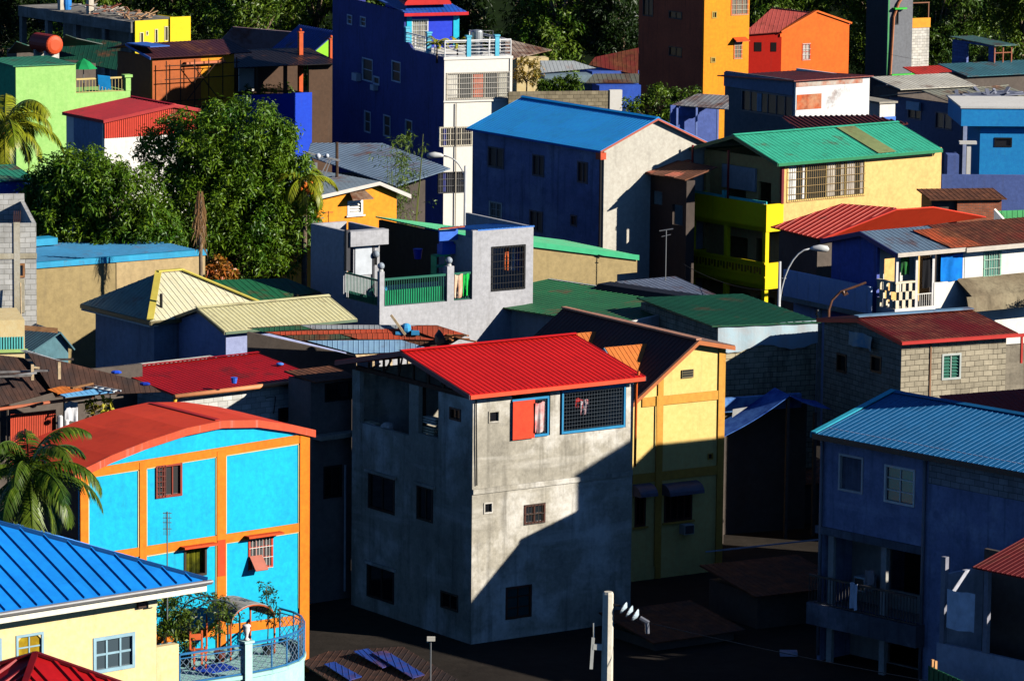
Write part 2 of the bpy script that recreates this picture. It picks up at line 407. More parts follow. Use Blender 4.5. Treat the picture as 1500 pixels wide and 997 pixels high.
def win(b, ax, r, fm=None, style='glass', nx=2, nz=1, c=0, gm=None, bm_=None, label=None, curtain=None, fw=.06, name='window', sill=None):
    """a window in hole r on face ax: frame with glazing bars; children pane, grille, curtain, sill"""
    a0, a1, z0, z1 = r; f = MB(); e = .015
    for (p, q, s, t_) in ((a0 - e, a0 + fw, z0 - e, z1 + e), (a1 - fw, a1 + e, z0 - e, z1 + e), (a0 + fw, a1 - fw, z0 - e, z0 + fw), (a0 + fw, a1 - fw, z1 - fw, z1 + e)):
        bx(f, ax, c, p, q, -.10, .028, s, t_)
    if style != 'open':
        for i in range(1, nx): x = a0 + (a1 - a0) * i / nx; bx(f, ax, c, x - fw * .35, x + fw * .35, -.09, -.02, z0 + fw, z1 - fw)
        for i in range(1, nz): z = z0 + (z1 - z0) * i / nz; bx(f, ax, c, a0 + fw, a1 - fw, -.085, -.025, z - fw * .35, z + fw * .35)
    o = f.build(name, fm or plain(C(60, 55, 50)), b.root, label)
    if style in ('glass', 'grille', 'curtain'):
        g = MB(); bx(g, ax, c, a0 + .01, a1 - .01, -.062, -.055, z0 + .01, z1 - .01); g.build('pane', gm or glass(), o)
    if style == 'grille' or bm_:
        g = MB(); n = max(3, int((a1 - a0) / .13))
        for i in range(1, n): x = a0 + (a1 - a0) * i / n; bx(g, ax, c, x - .008, x + .008, .03, .046, z0, z1)
        n = max(2, int((z1 - z0) / .3))
        for i in range(n + 1): z = z0 + (z1 - z0) * i / n; bx(g, ax, c, a0, a1, .034, .05, z - .01, z + .01)
        g.build('grille', bm_ or plain(C(190, 190, 185)), o)
    if style == 'louvre':
        g = MB(); n = max(4, int((z1 - z0) / .12))
        for i in range(n):
            z = z0 + (z1 - z0) * (i + .5) / n
            for k in range(nx):
                x0, x1 = a0 + (a1 - a0) * k / nx + .05, a0 + (a1 - a0) * (k + 1) / nx - .05
                q = [Vec(pt(ax, c, x0, -.08, z + .04)), Vec(pt(ax, c, x1, -.08, z + .04)), Vec(pt(ax, c, x1, -.01, z - .04)), Vec(pt(ax, c, x0, -.01, z - .04))]
                g.prism(q, (0, 0, .012))
        g.build('louvre', gm or glass((.05, .12, .10, 1), .3), o)
    if curtain:
        g = MB(); n = 22; w_ = (a1 - a0 - .06); pts = []
        for i in range(n + 1): pts.append((a0 + .03 + w_ * i / n, -.16 + .03 * math.sin(i * 2.1) + .012 * math.sin(i * 5.3)))
        for i in range(n):
            (x0, d0), (x1, d1) = pts[i], pts[i + 1]
            g.prism([pt(ax, c, x0, d0, z0 + .05), pt(ax, c, x1, d1, z0 + .05), pt(ax, c, x1, d1, z1 - .02), pt(ax, c, x0, d0, z1 - .02)], pt(ax, 0, 0, -.01, 0))
        g.build('curtain', curtain, o)
    if sill:
        g = MB(); bx(g, ax, c, a0 - .1, a1 + .1, .03, .10, z0 - .09, z0 - .02); g.build('sill', sill, o)
    return o
def bars(mb, p, q, z0, z1, n, w=.02):
    p, q = Vec(p), Vec(q)
    for i in range(n + 1):
        x = p.lerp(q, i / max(n, 1)); mb.bar((x.x, x.y, z0), (x.x, x.y, z1), w)
def railing(root, pts, z0, z1, mat, step=.14, top=.05, name='railing', horiz=0):
    mb = MB()
    for p, q in zip(pts, pts[1:]):
        L = (Vec(q) - Vec(p)).length; n = max(1, int(L / step))
        if not horiz: bars(mb, (*p, 0), (*q, 0), z0 + .02, z1 - .02, n, .022)
        else:
            for k in range(horiz): z = z0 + (z1 - z0) * (k + .5) / horiz; mb.bar((*p, z), (*q, z), .03)
            bars(mb, (*p, 0), (*q, 0), z0, z1 - .02, max(1, int(L / 1.3)), .05)
        mb.bar((*p, z1), (*q, z1), top, top); mb.bar((*p, z0 + .03), (*q, z0 + .03), .03)
    return mb.build(name, mat, root)
def hang(name, label, cat, P0, dirv, w, h, mat, group=None, amp=.05, taper=0):
    """a hanging cloth, hung from P0 along dirv"""
    d = Vec(dirv).normalized(); nrm = d.cross(Vec((0, 0, 1))).normalized(); mb = MB(); n, k = 10, 6; ph = R.random() * 6; g = []
    for j in range(k + 1):
        for i in range(n + 1):
            u = i / n; v = j / k; off = amp * math.sin(u * 9 + ph) * (.3 + v) + amp * .5 * math.sin(u * 21 + v * 3 + ph)
            uu = .5 + (u - .5) * (1 - taper * v); g.append(d * (uu * w) + Vec((0, 0, -h * v + .03 * math.sin(u * 6.28 + ph))) + nrm * off)
    fs = [(j * (n + 1) + i, j * (n + 1) + i + 1, (j + 1) * (n + 1) + i + 1, (j + 1) * (n + 1) + i) for j in range(k) for i in range(n)]
    N = len(g); bk = [(f[3] + N, f[2] + N, f[1] + N, f[0] + N) for f in fs]
    mb.add(g + [p + nrm * .008 for p in g], fs + bk)
    return one(mb, name, mat, label, cat, P0, group=group, smooth=True, fix=False, uv=False)

# ------------------------------------------------------------------ vegetation
def rdir():
    z = R.uniform(-1, 1); t = R.uniform(0, 2 * math.pi); r = math.sqrt(1 - z * z); return Vec((r * math.cos(t), r * math.sin(t), z))
def leafset(mb, c, r, n, size, wr=.34, upb=.35):
    for _ in range(n):
        d = rdir(); p = c + d * (r * R.uniform(.35, 1.0)); nrm = (d + rdir() * .7 + Vec((0, 0, upb))).normalized()
        a = nrm.cross(rdir())
        if a.length < .05: continue
        a.normalize(); b = nrm.cross(a); L = size * R.uniform(.7, 1.25); w = L * wr
        tip = p + a * L - Vec((0, 0, L * .25)); mid = p + a * (L * .5)
        o = len(mb.v); mb.v.extend([tuple(p), tuple(mid + b * w * .5), tuple(tip), tuple(mid - b * w * .5)]); mb.f.append((o, o + 1, o + 2, o + 3))
def crown(lobes, clumps, per, size, cr=.45, **k):
    mb = MB(); cs = []
    tot = sum(r[0] * r[1] + r[0] * r[2] + r[1] * r[2] for _, r in lobes)
    for c, r in lobes:
        n = int(clumps * (r[0] * r[1] + r[0] * r[2] + r[1] * r[2]) / tot)
        for _ in range(n):
            d = rdir(); q = R.uniform(.62, 1.03) if R.random() < .85 else R.uniform(.2, .7)
            p = Vec(c) + Vec((d.x * r[0], d.y * r[1], d.z * r[2])) * q; cs.append(p)
            leafset(mb, p, cr * R.uniform(.6, 1.25), per, size, **k)
    return mb, cs
def limbs(cs, base, fork, r0, n, n_sides=7):
    mb = MB(); base, fork = Vec(base), Vec(fork); mid = base.lerp(fork, .5) + Vec((R.uniform(-.2, .2), R.uniform(-.2, .2), 0))
    mb.tube([base, base.lerp(fork, .08), mid, fork], [r0 * 1.5, r0 * 1.1, r0 * .85, r0 * .7], n_sides)
    for p in R.sample(cs, min(n, len(cs))):
        m1 = fork.lerp(p, .45) + Vec((R.uniform(-.3, .3), R.uniform(-.3, .3), R.uniform(0, .4))); mb.tube([fork, m1, p], [r0 * .5, r0 * .25, r0 * .08], 5)
    return mb
def palm(name, label, loc, h, nf, L, mat, trunkm, group=None, lean=(0, 0), nuts=0, nutm=None, droop=1.0, r=.16, leaflets=44, el=(-.25, 1.25), az=None, wr=.03):
    t = thing(name, label, 'palm tree', loc, 0, group); mb = MB(); top = Vec((lean[0], lean[1], h))
    pts = [Vec((lean[0] * (k / 8) ** 1.7, lean[1] * (k / 8) ** 1.7, h * k / 8 - (.3 if k == 0 else 0))) for k in range(9)]
    mb.tube(pts, [r * (1.5 if k == 0 else 1.05 - .4 * k / 8) for k in range(9)], 9); mb.build('trunk', trunkm, t, smooth=True)
    for i in range(nf):
        f = MB(); a = 2.399 * i + R.uniform(-.2, .2); e = el[0] + (el[1] - el[0]) * ((i + .5) / nf) ** .9 + R.uniform(-.1, .1)
        if az: a = az[0] + (az[1] - az[0]) * R.random()
        l = L * R.uniform(.85, 1.1); p = top.copy(); ang = e; mid = [p.copy()]; N = 14
        for k in range(N):
            d = Vec((math.cos(a) * math.cos(ang), math.sin(a) * math.cos(ang), math.sin(ang))); p = p + d * (l / N); mid.append(p.copy()); ang -= droop * (.05 + .10 * k / N) * (1.4 if e > .4 else 1.0)
        f.tube(mid, [.035 * (1 - .8 * k / N) + .004 for k in range(N + 1)], 4)
        side = Vec((-math.sin(a), math.cos(a), 0))
        for k in range(leaflets):
            s = .12 + .88 * k / leaflets; x = s * N; j = min(int(x), N - 1); q = mid[j].lerp(mid[j + 1], x - j); tg = (mid[j + 1] - mid[j]).normalized()
            ll = l * .24 * math.sin(math.pi * min(.12 + .86 * s, .97)) ** .6 * R.uniform(.85, 1.1)
            for sg in (-1, 1):
                d = (side * sg * .8 + tg * .62 + Vec((0, 0, -.28 - .35 * R.random()))).normalized(); wd = tg.cross(d).cross(d).normalized() * (l * wr * .38)
                m1 = q + d * ll * .5; tip = q + d * ll + Vec((0, 0, -ll * .28)); f.add([q - wd * .4, m1 - wd, tip, m1 + wd, q + wd * .4], [(0, 1, 3, 4), (1, 2, 3)])
        f.build('frond', mat, t, fix=False, uv=False)
    for i in range(nuts):
        n = MB(); a = 2.4 * i; q = top + Vec((math.cos(a) * .28, math.sin(a) * .28, -.25 - .14 * (i // 5))); n.ball((0, 0, 0), (.13, .13, .16), 9, 6); o = n.build('coconut', nutm, t, smooth=True); o.location = q
    return t
SC.render.engine = 'CYCLES'
SC.cycles.max_bounces = 6; SC.cycles.diffuse_bounces = 0; SC.cycles.glossy_bounces = 2; SC.cycles.transmission_bounces = 2
# ------------------------------------------------------------------ palette
M_CONC = concrete(C(154, 148, 134), C(222, 217, 206), .5, .6); M_CONCL = concrete(C(165, 163, 160), C(205, 203, 198), .25, .3)
M_GREYP = paint(C(176, 176, 179), .10, .35)
M_DARKIN = paint(C(52, 46, 42)); M_CREAM = paint(C(238, 212, 154), .06, .22); M_WHITE = paint(C(232, 228, 218), .06, .25)
M_CYAN = paint(C(8, 182, 222), .10, .28, (.02, .12, .16, 1)); M_ORNG = paint(C(238, 126, 22), .10, .3, (.25, .08, .02, 1))
M_REDROOF = metal(C(222, 30, 24), 0, .06, .5); M_REDPAINT = metal(C(236, 72, 34), 0, .08, .6); M_FASC = plain(C(226, 84, 48))
M_FASC_SHADE = plain(C(70, 66, 78)); M_BLUEROOF = metal(C(20, 138, 232), 0, .06, .5); M_GUT = plain(C(150, 150, 150), .4)  # dark fascia: the same paint with shade put into its colour
M_GREYBLK = block(C(168, 158, 136), C(86, 78, 66)); M_WHBLK = block(C(205, 203, 196), C(160, 158, 150), stain=.25)
M_FRAMEW = plain(C(222, 222, 218)); M_FRAMEB = plain(C(82, 46, 34)); M_BLACK = plain(C(22, 22, 24)); M_STEEL = plain(C(120, 122, 125), .4)
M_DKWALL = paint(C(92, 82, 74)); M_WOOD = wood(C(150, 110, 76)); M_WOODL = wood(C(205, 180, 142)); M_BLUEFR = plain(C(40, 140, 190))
M_RUST = metal(C(96, 66, 56), .75, .25, .85); M_TRUNK = wood(C(96, 82, 66))

# ------------------------------------------------------------------ raw concrete three-storey house
b = House('concrete_house', 'raw stained concrete house of three storeys under a bright red gable roof', 'house', 693, 575, 43, 35)
b.ext(928, 516); H = b.V(693, 586)[1]
zt = H + .001
o1 = b.rv(750, 575, 806, 640); o2 = b.rv(820, 565, 917, 631); o1 = (*o1[:3], zt + .2); o2 = (*o2[:3], zt + .2)
RW = [b.rv(716, 602, 731, 618), o1, o2, b.rv(709, 736, 721, 751), b.rv(768, 738, 798, 766), b.rv(741, 858, 778, 904)]
l1 = b.ru(527, 590, 599, 628); l1 = (*l1[:3], zt + .2); l2 = b.ru(613, 566, 642, 638)
LW = [l1, l2, b.ru(659, 598, 675, 615), b.ru(540, 697, 578, 748), b.ru(611, 713, 634, 762), b.ru(538, 831, 577, 878), b.ru(646, 868, 671, 892)]
shell(b, H, RW, LW, M_CONC, t=.17, floors=(H - 2.75, H - 5.65))
m_ = MB()
for h in LW[3:6]: bx(m_, 'u', 0, h[0] - .15, h[1] + .15, .004, .10, h[3] + .02, h[3] + .12)
bx(m_, 'v', 0, 0.02, b.W - .02, .003, .05, H - 3.32, H - 3.14); m_.build('ledge', M_CONC, b.root)
m_ = MB()
for u in (0.17, b.W * .62): m_.box(u, u + .25, b.L * .46, b.L * .46 + .25, H - 2.75, H)
m_.box(.02, .16, .2, b.L - .2, H + .01, H + .16)
zr = b.U(606, 519, -.45)[1]; vr = b.L / 2
for k in range(1, 8):
    v = b.L * k / 8; z1 = H + .16 + (zr - H - .3) * (1 - abs(v - vr) / vr); m_.bar((.09, v, H + .1), (.09, v, z1), .07)
    m_.bar((.09, v, H + .12), (.09, v + (vr - v) * .25, z1 + .05), .05)
m_.build('roof_truss', wood(C(80, 60, 48)), b.root)
ze = b.V(700, 577, -.45)[1]; u1 = b.V(946, 544, -.45)[0]
gable_u(b, -.45, u1, -.45, b.L + .45, vr, ze, zr, M_REDROOF, M_FASC, M_FASC_SHADE, sp=.22, w=.06, h=.018)
for h in (RW[0], RW[3]): win(b, 'v', h, M_CONC, 'glass', 1, gm=glass((.012, .012, .014, 1)), fw=.03)
win(b, 'v', RW[4], M_FRAMEB, 'grille', 2, 2, bm_=plain(C(70, 62, 55)))
o = win(b, 'v', RW[5], M_FRAMEB, 'glass', 2, 3, gm=glass((.02, .06, .06, 1)), label='dark casement window with a green glass pane')
for h in LW[2:7]: win(b, 'u', h, plain(C(48, 44, 42)), 'glass', 2, 1, gm=glass((.01, .01, .012, 1)), fw=.05)
# blue mesh screen frames in the top openings
for (a0, a1, z0, z1) in (b.rv(822, 567, 915, 630), b.rv(749, 582, 803, 640)):
    f = MB()
    for p in ((a0, a0 + .07, z0, z1), (a1 - .07, a1, z0, z1), (a0 + .07, a1 - .07, z0, z0 + .08), (a0 + .07, a1 - .07, z1 - .08, z1)): bx(f, 'v', 0, p[0], p[1], -.06, .06, p[2], p[3])
    o = f.build('screen_frame', M_BLUEFR, b.root); g = MB()
    n = int((a1 - a0) / .12)
    for i in range(1, n): x = a0 + (a1 - a0) * i / n; bx(g, 'v', 0, x - .006, x + .006, -.01, .003, z0, z1)
    n = int((z1 - z0) / .12)
    for i in range(1, n): z = z0 + (z1 - z0) * i / n; bx(g, 'v', 0, a0, a1, -.005, .008, z - .006, z + .006)
    g.build('wire_mesh', plain(C(60, 70, 80)), o)
a0, a1, z0, z1 = b.rv(749, 586, 781, 642); f = MB(); bx(f, 'v', 0, a0, a1, .07, .10, z0, z1)
o = f.build('shutter_board', paint(C(222, 70, 40), .05, .1), b.root, 'flat orange-red board closing half of the top opening')
# downpipe
m_ = MB(); u, z = b.V(931, 552); m_.tube([(u - .12, -.35, z + .25), (u - .05, -.12, z - .2), (u - .05, -.10, z - 3.2)], .05); m_.build('downpipe', plain(C(222, 100, 40)), b.root, smooth=True)
m_ = MB(); u, z = b.V(700, 590); m_.tube([(.10, -.05, H), (.12, -.06, H - 1.5), (.16, -.05, H - 3)], .025, 5); m_.build('cable', M_BLACK, b.root)
# laundry and things on the open top floor
def lw(u, v, z): return b.w(u, v, z)
dv = b.eu
u, z = b.V(784, 590, -.14); hang('hanging_shirt', 'white and pink printed shirt drying in the blue framed top opening', 'laundry', b.w(u, -.14, z), dv, .42, 1.05, cloth(C(235, 225, 220), C(210, 60, 60)))
u, z = b.V(858, 588, -.04); hang('small_garment', 'small red and white garment on a line behind the blue wire mesh', 'laundry', b.w(u, .25, z), dv, .33, .5, cloth(C(200, 60, 60), C(225, 225, 230)))
u, z = b.V(843, 584, .3); hang('baby_vest', 'tiny red vest pegged beside the white garment behind the mesh', 'laundry', b.w(u, .3, z), dv, .3, .32, cloth(C(190, 50, 48)))
fl = H - 2.75
for i, (px, py, w_, c) in enumerate(((541, 624, .9, C(225, 212, 180)), (566, 626, .5, C(215, 205, 195)), (632, 618, .8, C(235, 226, 205)), (628, 632, .9, C(220, 205, 170)))):
    v, z = b.U(px, py, .3); m_ = MB()
    if i in (1,): m_.ball((0, 0, 0), (.26, .26, .2)); nm, lb, ct = 'cloth_sack', 'pale tied sack sitting on the parapet of the open concrete floor', 'sack'
    else:
        nm, ct = 'timber_board', 'board'; lb = ('pale board lying along the left end of the concrete parapet', '', 'upper white plank sunlit inside the door-like opening', 'lower tan plank stacked under the white one in the opening')[i]
        for k in range(3): m_.box(-.14, .14, -w_ / 2, w_ / 2, -.06 + k * .09, -.01 + k * .09)
    p = b.w(.34, v, z); one(m_, nm, wood(c) if i != 1 else cloth(c), lb, ct, p, b.a)
GREY = b

# ------------------------------------------------------------------ yellow house to the right of it
b = House('yellow_house', 'yellow house with tan bands and a brown roof behind the concrete house', 'house', 925, 600, 40.2, 33)
b.ext(1060, None, 520); b.L = 9.0
uA, zA = b.V(1017, 498); uL, zL = b.V(937, 572); zR = b.V(1060, 506)[1]; W_ = b.W
z_e = zA - (zA - zL) * uA / (uA - uL)
h = [b.rv(998, 541, 1015, 553), b.rv(1037, 664, 1044, 672), b.rv(973, 722, 1013, 762), b.rv(930, 725, 945, 770)]
M_YEL = paint(C(240, 204, 122), .06, .2); M_TAN = paint(C(214, 154, 62), .06, .2)
shell(b, z_e, h[:0] + [x for x in h if x[3] < z_e], (), M_YEL, gables=[('v', 0, [(0, z_e), (W_, z_e), (W_, zR), (uA, zA)])], back=True)
m_ = MB()
m_.poly([(0, 1, 0)] * 3) if False else None
for (x0, y0, x1, y1) in ((940, 590, 1053, 577), (926, 702, 1050, 687)):
    a0, zz0 = b.V(x0, y0); a1, zz1 = b.V(x1, y1); z = (zz0 + zz1) / 2; bx(m_, 'v', 0, max(a0, .0), a1 - .001, -.01, .045, z - .17, z + .17)
for (x0, x1) in ((962, 970),):
    a0 = b.V(x0, 640)[0]; a1 = b.V(x1, 640)[0]; zt_ = z_e + (zA - z_e) * a0 / uA; bx(m_, 'v', 0, a0, a1, -.012, .05, 0, zt_ - .02)
a0 = b.V(1051, 600)[0]; bx(m_, 'v', 0, a0, W_ + .06, -.013, .06, 0, zR - .02); m_.build('band', M_TAN, b.root)
m_ = MB(); bx(m_, 'v', 0, b.V(960, 600)[0], b.V(961.5, 600)[0], .05, .09, .5, z_e); m_.build('downpipe', M_TAN, b.root)
v0, z0 = h[0][0], h[0][2]
f = MB(); bx(f, 'v', 0, *h[0][:2], -.01, .05, *h[0][2:]); o = f.build('vent_window', plain(C(120, 110, 80)), b.root); f = MB()
for k in range(3): zz = h[0][2] + .07 + k * .09; bx(f, 'v', 0, h[0][0] + .04, h[0][1] - .04, .051, .075, zz, zz + .05)
f.build('louvre', M_BLACK, o)
win(b, 'v', h[1], M_TAN, 'glass', 1, fw=.02)
for i, hh in enumerate(h[2:]):
    win(b, 'v', hh, M_FRAMEB, 'glass', 4 if i == 0 else 2, 1, gm=glass((.01, .01, .01, 1)), sill=M_TAN)
    m_ = MB(); q = []; a0, a1 = hh[0] - .12, hh[1] + .2
    for k in range(7): t = math.pi / 2 * k / 6; q.append((math.sin(t) * .55, hh[3] + .02 + .38 * math.cos(t)))
    for k in range(6):
        (d0, s0), (d1, s1) = q[k], q[k + 1]; m_.prism([pt('v', 0, a0, d0, s0), pt('v', 0, a1, d0, s0), pt('v', 0, a1, d1, s1), pt('v', 0, a0, d1, s1)], (0, 0, .03))
    for a in (a0, a1 - .02): m_.prism([pt('v', 0, a, .005, hh[3])] + [pt('v', 0, a, d, s) for d, s in q], (.02, 0, 0))
    m_.build('awning', metal(C(110, 105, 120), .1), b.root)
a0, a1, s0, s1 = b.rv(995, 766, 1009, 780); m_ = MB(); bx(m_, 'v', 0, a0, a1, .005, .35, s0, s1); o = m_.build('air_conditioner', plain(C(200, 196, 188)), b.root)
m_ = MB(); bx(m_, 'v', 0, a0 + .03, a1 - .03, .351, .37, s0 + .03, s1 - .03); m_.build('grille', plain(C(70, 70, 72)), o)
# roof: steep left slope, low right slope, two dormers
M_BRN = metal(C(84, 52, 44), .12, .15, .6); M_ORR = metal(C(214, 120, 52), 0, .10, .6)
Lr = b.P(907, 470, u=uA)[1]; Lr = 8.8
roof(b, [[(-.35, -.3, z_e - .35 * (zA - z_e) / uA), (-.35, Lr, z_e - .35 * (zA - z_e) / uA), (uA, Lr, zA + .05), (uA, -.3, zA + .05)], [(uA, -.3, zA + .05), (uA, Lr, zA + .05), (W_ + .3, Lr, zR + .02), (W_ + .3, -.3, zR + .02)]], M_BRN, .25)
f = MB(); sl = (zA - z_e) / uA
f.prism([(-.35, -.34, z_e - .35 * sl - .02), (uA, -.34, zA + .03), (W_ + .3, -.34, zR), (W_ + .3, -.34, zR - .16), (uA, -.34, zA - .13), (-.35, -.34, z_e - .35 * sl - .18)], (0, .035, 0)); f.build('bargeboard', plain(C(190, 110, 62)), b.root)
m_ = MB(); m_.box(uA - .12, uA + .12, -.3, Lr, zA + .04, zA + .11); m_.build('ridge_cap', plain(C(196, 140, 110)), b.root)
for k, (vd, nm) in enumerate(((2.2, ''), (5.6, ''))):
    ud0 = .55; hw = 1.0; zr_ = z_e + sl * uA * .80; zb_ = z_e + sl * ud0
    ue = (zr_ - z_e) / sl; ze_ = zr_ - .75; uee = (ze_ - z_e) / sl
    d = MB(); d.prism([(ud0, vd - hw + .1, zb_ - .1), (ud0, vd + hw - .1, zb_ - .1), (ud0, vd + hw - .1, ze_ + .02), (ud0, vd, zr_ - .12), (ud0, vd - hw + .1, ze_ + .02)], (1.0, 0, 0)); o = d.build('dormer', M_YEL, b.root)
    d = MB()
    for sg in (-1, 1): roofpoly(d, [(ud0 - .3, vd + sg * (hw + .1), ze_ - .07), (uee + .05, vd + sg * (hw + .1), ze_ - .07), (ue + .05, vd, zr_), (ud0 - .3, vd, zr_)], .05, .2)
    d.build('dormer_roof', M_ORR, o)
    d = MB()
    for sg in (-1, 1): d.prism([(ud0 - .33, vd + sg * (hw + .1), ze_ - .08), (ud0 - .33, vd, zr_ - .01), (ud0 - .33, vd, zr_ - .15), (ud0 - .33, vd + sg * (hw + .1), ze_ - .22)], (.03, 0, 0))
    d.build('dormer_trim', plain(C(120, 170, 200)), o)

# ------------------------------------------------------------------ cyan house with orange bands
b = House('cyan_house', 'bright cyan house with orange bands and a low red roof', 'house', 118, 695, 46, 38)
b.ext(451, None, 640); b.L = 4.1
ze = b.V(125, 690)[1]; zee = b.V(450, 634)[1]; H = min(ze, zee) - .15; uA, zA = b.V(322, 621)
arch = [(0, ze), (b.W * .12, *[b.V(155, 675)[1]])] 
def azz(px, py): u, z = b.V(px, py); return (u, z)
top = [(0, ze - .05), azz(160, 672), azz(215, 650), azz(270, 632), azz(322, 621), azz(375, 620), azz(425, 627), (b.W, zee - .02)]
hw = [b.rv(228, 680, 266, 727), b.rv(270, 801, 302, 843), b.rv(364, 785, 399, 832)]
shell(b, H, hw, [], M_CYAN, W=b.W, gables=[('v', 0, [(0, H), (b.W, H)] + top[::-1])], matL=paint(C(92, 66, 50), .2, .5))
# bands on the face, slightly irregular
m_ = MB()
def vband(x0, x1, z0, z1, d): bx(m_, 'v', 0, b.V(x0, 740)[0], b.V(x1, 740)[0], -.01, d, z0, z1)
def hband(x0, y0, x1, y1, wd, d):
    a0, z0 = b.V(x0, y0); a1, z1 = b.V(x1, y1)
    m_.prism([pt('v', 0, a0, -.01, z0 - wd / 2), pt('v', 0, a1, -.01, z1 - wd / 2), pt('v', 0, a1, -.01, z1 + wd / 2), pt('v', 0, a0, -.01, z0 + wd / 2)], pt('v', 0, 0, d, 0))
zb = b.V(330, 990)[1]
hband(121, 694, 453, 640, .29, .052); hband(121, 820, 450, 770, .30, .049); hband(121, 950, 450, 905, .32, .046)
vband(116.5, 128, 0, ze - .05, .061); vband(203.5, 213.5, 0, b.V(208, 676)[1], .058); vband(317, 330, 0, b.V(322, 660)[1], .056); vband(438, 452, 0, zee - .05, .064)
m_.build('band', M_ORNG, b.root)
m_ = MB(); bx(m_, 'v', 0, b.V(317.5, 800)[0], b.V(329, 800)[0], .05, .064, b.V(322, 843)[1], b.V(322, 790)[1]); m_.build('column_patch', paint(C(214, 74, 30)), b.root, 'redder patch of fresh paint on the middle orange column')
# pale edging line round the cyan panels
m_ = MB()
def edge(px0, py0, px1, py1):
    a0, z0 = b.V(px0, py0); a1, z1 = b.V(px1, py1); m_.bar(pt('v', 0, a0, .012, z0), pt('v', 0, a1, .012, z1), .03, .03, up=pt('v', 0, 0, 1, 0))
for e in ((130, 699, 202, 688), (214.5, 686, 316, 669), (331, 667, 437, 650), (202.3, 689, 202.3, 803), (214.6, 688, 214.6, 800), (316, 670, 316, 783), (331, 668, 331, 780), (437, 651, 437, 768), (129.5, 700, 129.5, 815), (331, 795, 437, 779), (331, 795, 331, 885), (437, 779, 437, 890), (214.6, 814, 316, 797), (316, 797, 316, 885)): edge(*e)
m_.build('edging_line', paint(C(236, 214, 160), .05, .1), b.root)
CUR1 = cloth(C(220, 214, 196)); CURG = cloth(C(150, 150, 30), C(60, 66, 12))
o = win(b, 'v', hw[0], plain(C(150, 58, 40)), 'glass', 3, 1, curtain=CUR1, gm=glass((.05, .05, .05, 1)), label='window with a dark red casement and a white curtain')
g = MB(); a0, a1, s0, s1 = hw[0]; w3 = (a1 - a0) * .36
for k in range(7): z = s0 + (s1 - s0) * k / 6; bx(g, 'v', 0, a0, a0 + w3, .03, .045, z - .01, z + .01)
for k in range(4): x = a0 + w3 * k / 3; bx(g, 'v', 0, x - .01, x + .01, .03, .05, s0, s1)
g.build('casement', plain(C(120, 60, 50)), o)
o = win(b, 'v', hw[1], plain(C(60, 50, 40)), 'open', 1, 1, curtain=CURG, label='open window with a striped olive curtain')
o = win(b, 'v', hw[2], plain(C(200, 70, 44)), 'grille', 3, 3, curtain=CUR1, gm=glass((.10, .10, .10, 1), .3), bm_=plain(C(225, 220, 210)), label='grilled window with a propped orange awning sash')
g = MB(); a0, a1, s0, s1 = hw[2]; q = [pt('v', 0, a0, .04, s0 + (s1 - s0) * .42), pt('v', 0, a0 + .5, .04, s0 + (s1 - s0) * .42), pt('v', 0, a0 + .5, .42, s0 + .02), pt('v', 0, a0, .42, s0 + .02)]
g.prism(q, pt('v', 0, 0, .03, .02)); g.build('awning_sash', plain(C(190, 110, 90)), o)
m_ = MB()
for hh in hw[1:]: bx(m_, 'v', 0, hh[0] - .2, hh[1] + .25, .062, .34, hh[3] + .04, hh[3] + .11)
m_.build('ledge', paint(C(224, 80, 34)), b.root)
# roof follows the arched top
mr = MB(); tp = [(u, z + .05) for u, z in top]; tp[0] = (-.3, tp[0][1] - .08); tp[-1] = (b.W + .22, tp[-1][1] - .02)
for (a, z0), (a2, z2) in zip(tp, tp[1:]): mr.prism([(a, -.12, z0), (a2, -.12, z2), (a2, b.L + .2, z2), (a, b.L + .2, z0)], (0, 0, .07))
o = mr.build('roof', M_REDPAINT, b.root)
f = MB()
for (a, z0), (a2, z2) in zip(tp, tp[1:]): f.prism([(a, -.15, z0 + .09), (a2, -.15, z2 + .09), (a2, -.15, z2 - .16), (a, -.15, z0 - .16)], (0, .08, 0))
f.build('fascia', paint(C(220, 86, 54), .08, .5, (.6, .55, .5, 1)), b.root)
m_ = MB(); zz = tp[4][1] + .06
m_.bar((tp[4][0], .1, zz + .01), (tp[4][0], b.L, zz + .01), .22, .05); m_.build('ridge_cap', metal(C(190, 40, 24)), o)
CY = b
# tv antenna in front of it
P = at(245, 838, F / 47.5); t = MB(); t.tube([(0, 0, -1.5), (0, 0, 1.95)], .022, 6)
for k, z in enumerate((1.9, 1.75, 1.6, 1.4)): t.bar((-.14, 0, z), (.14, 0, z), .02); t.bar((-.1 + .06 * k, 0, 1.2), (-.1 + .06 * k, 0, 1.95), .014)
one(t, 'tv_antenna', M_STEEL, 'thin television antenna mast standing before the cyan wall', 'antenna', P)

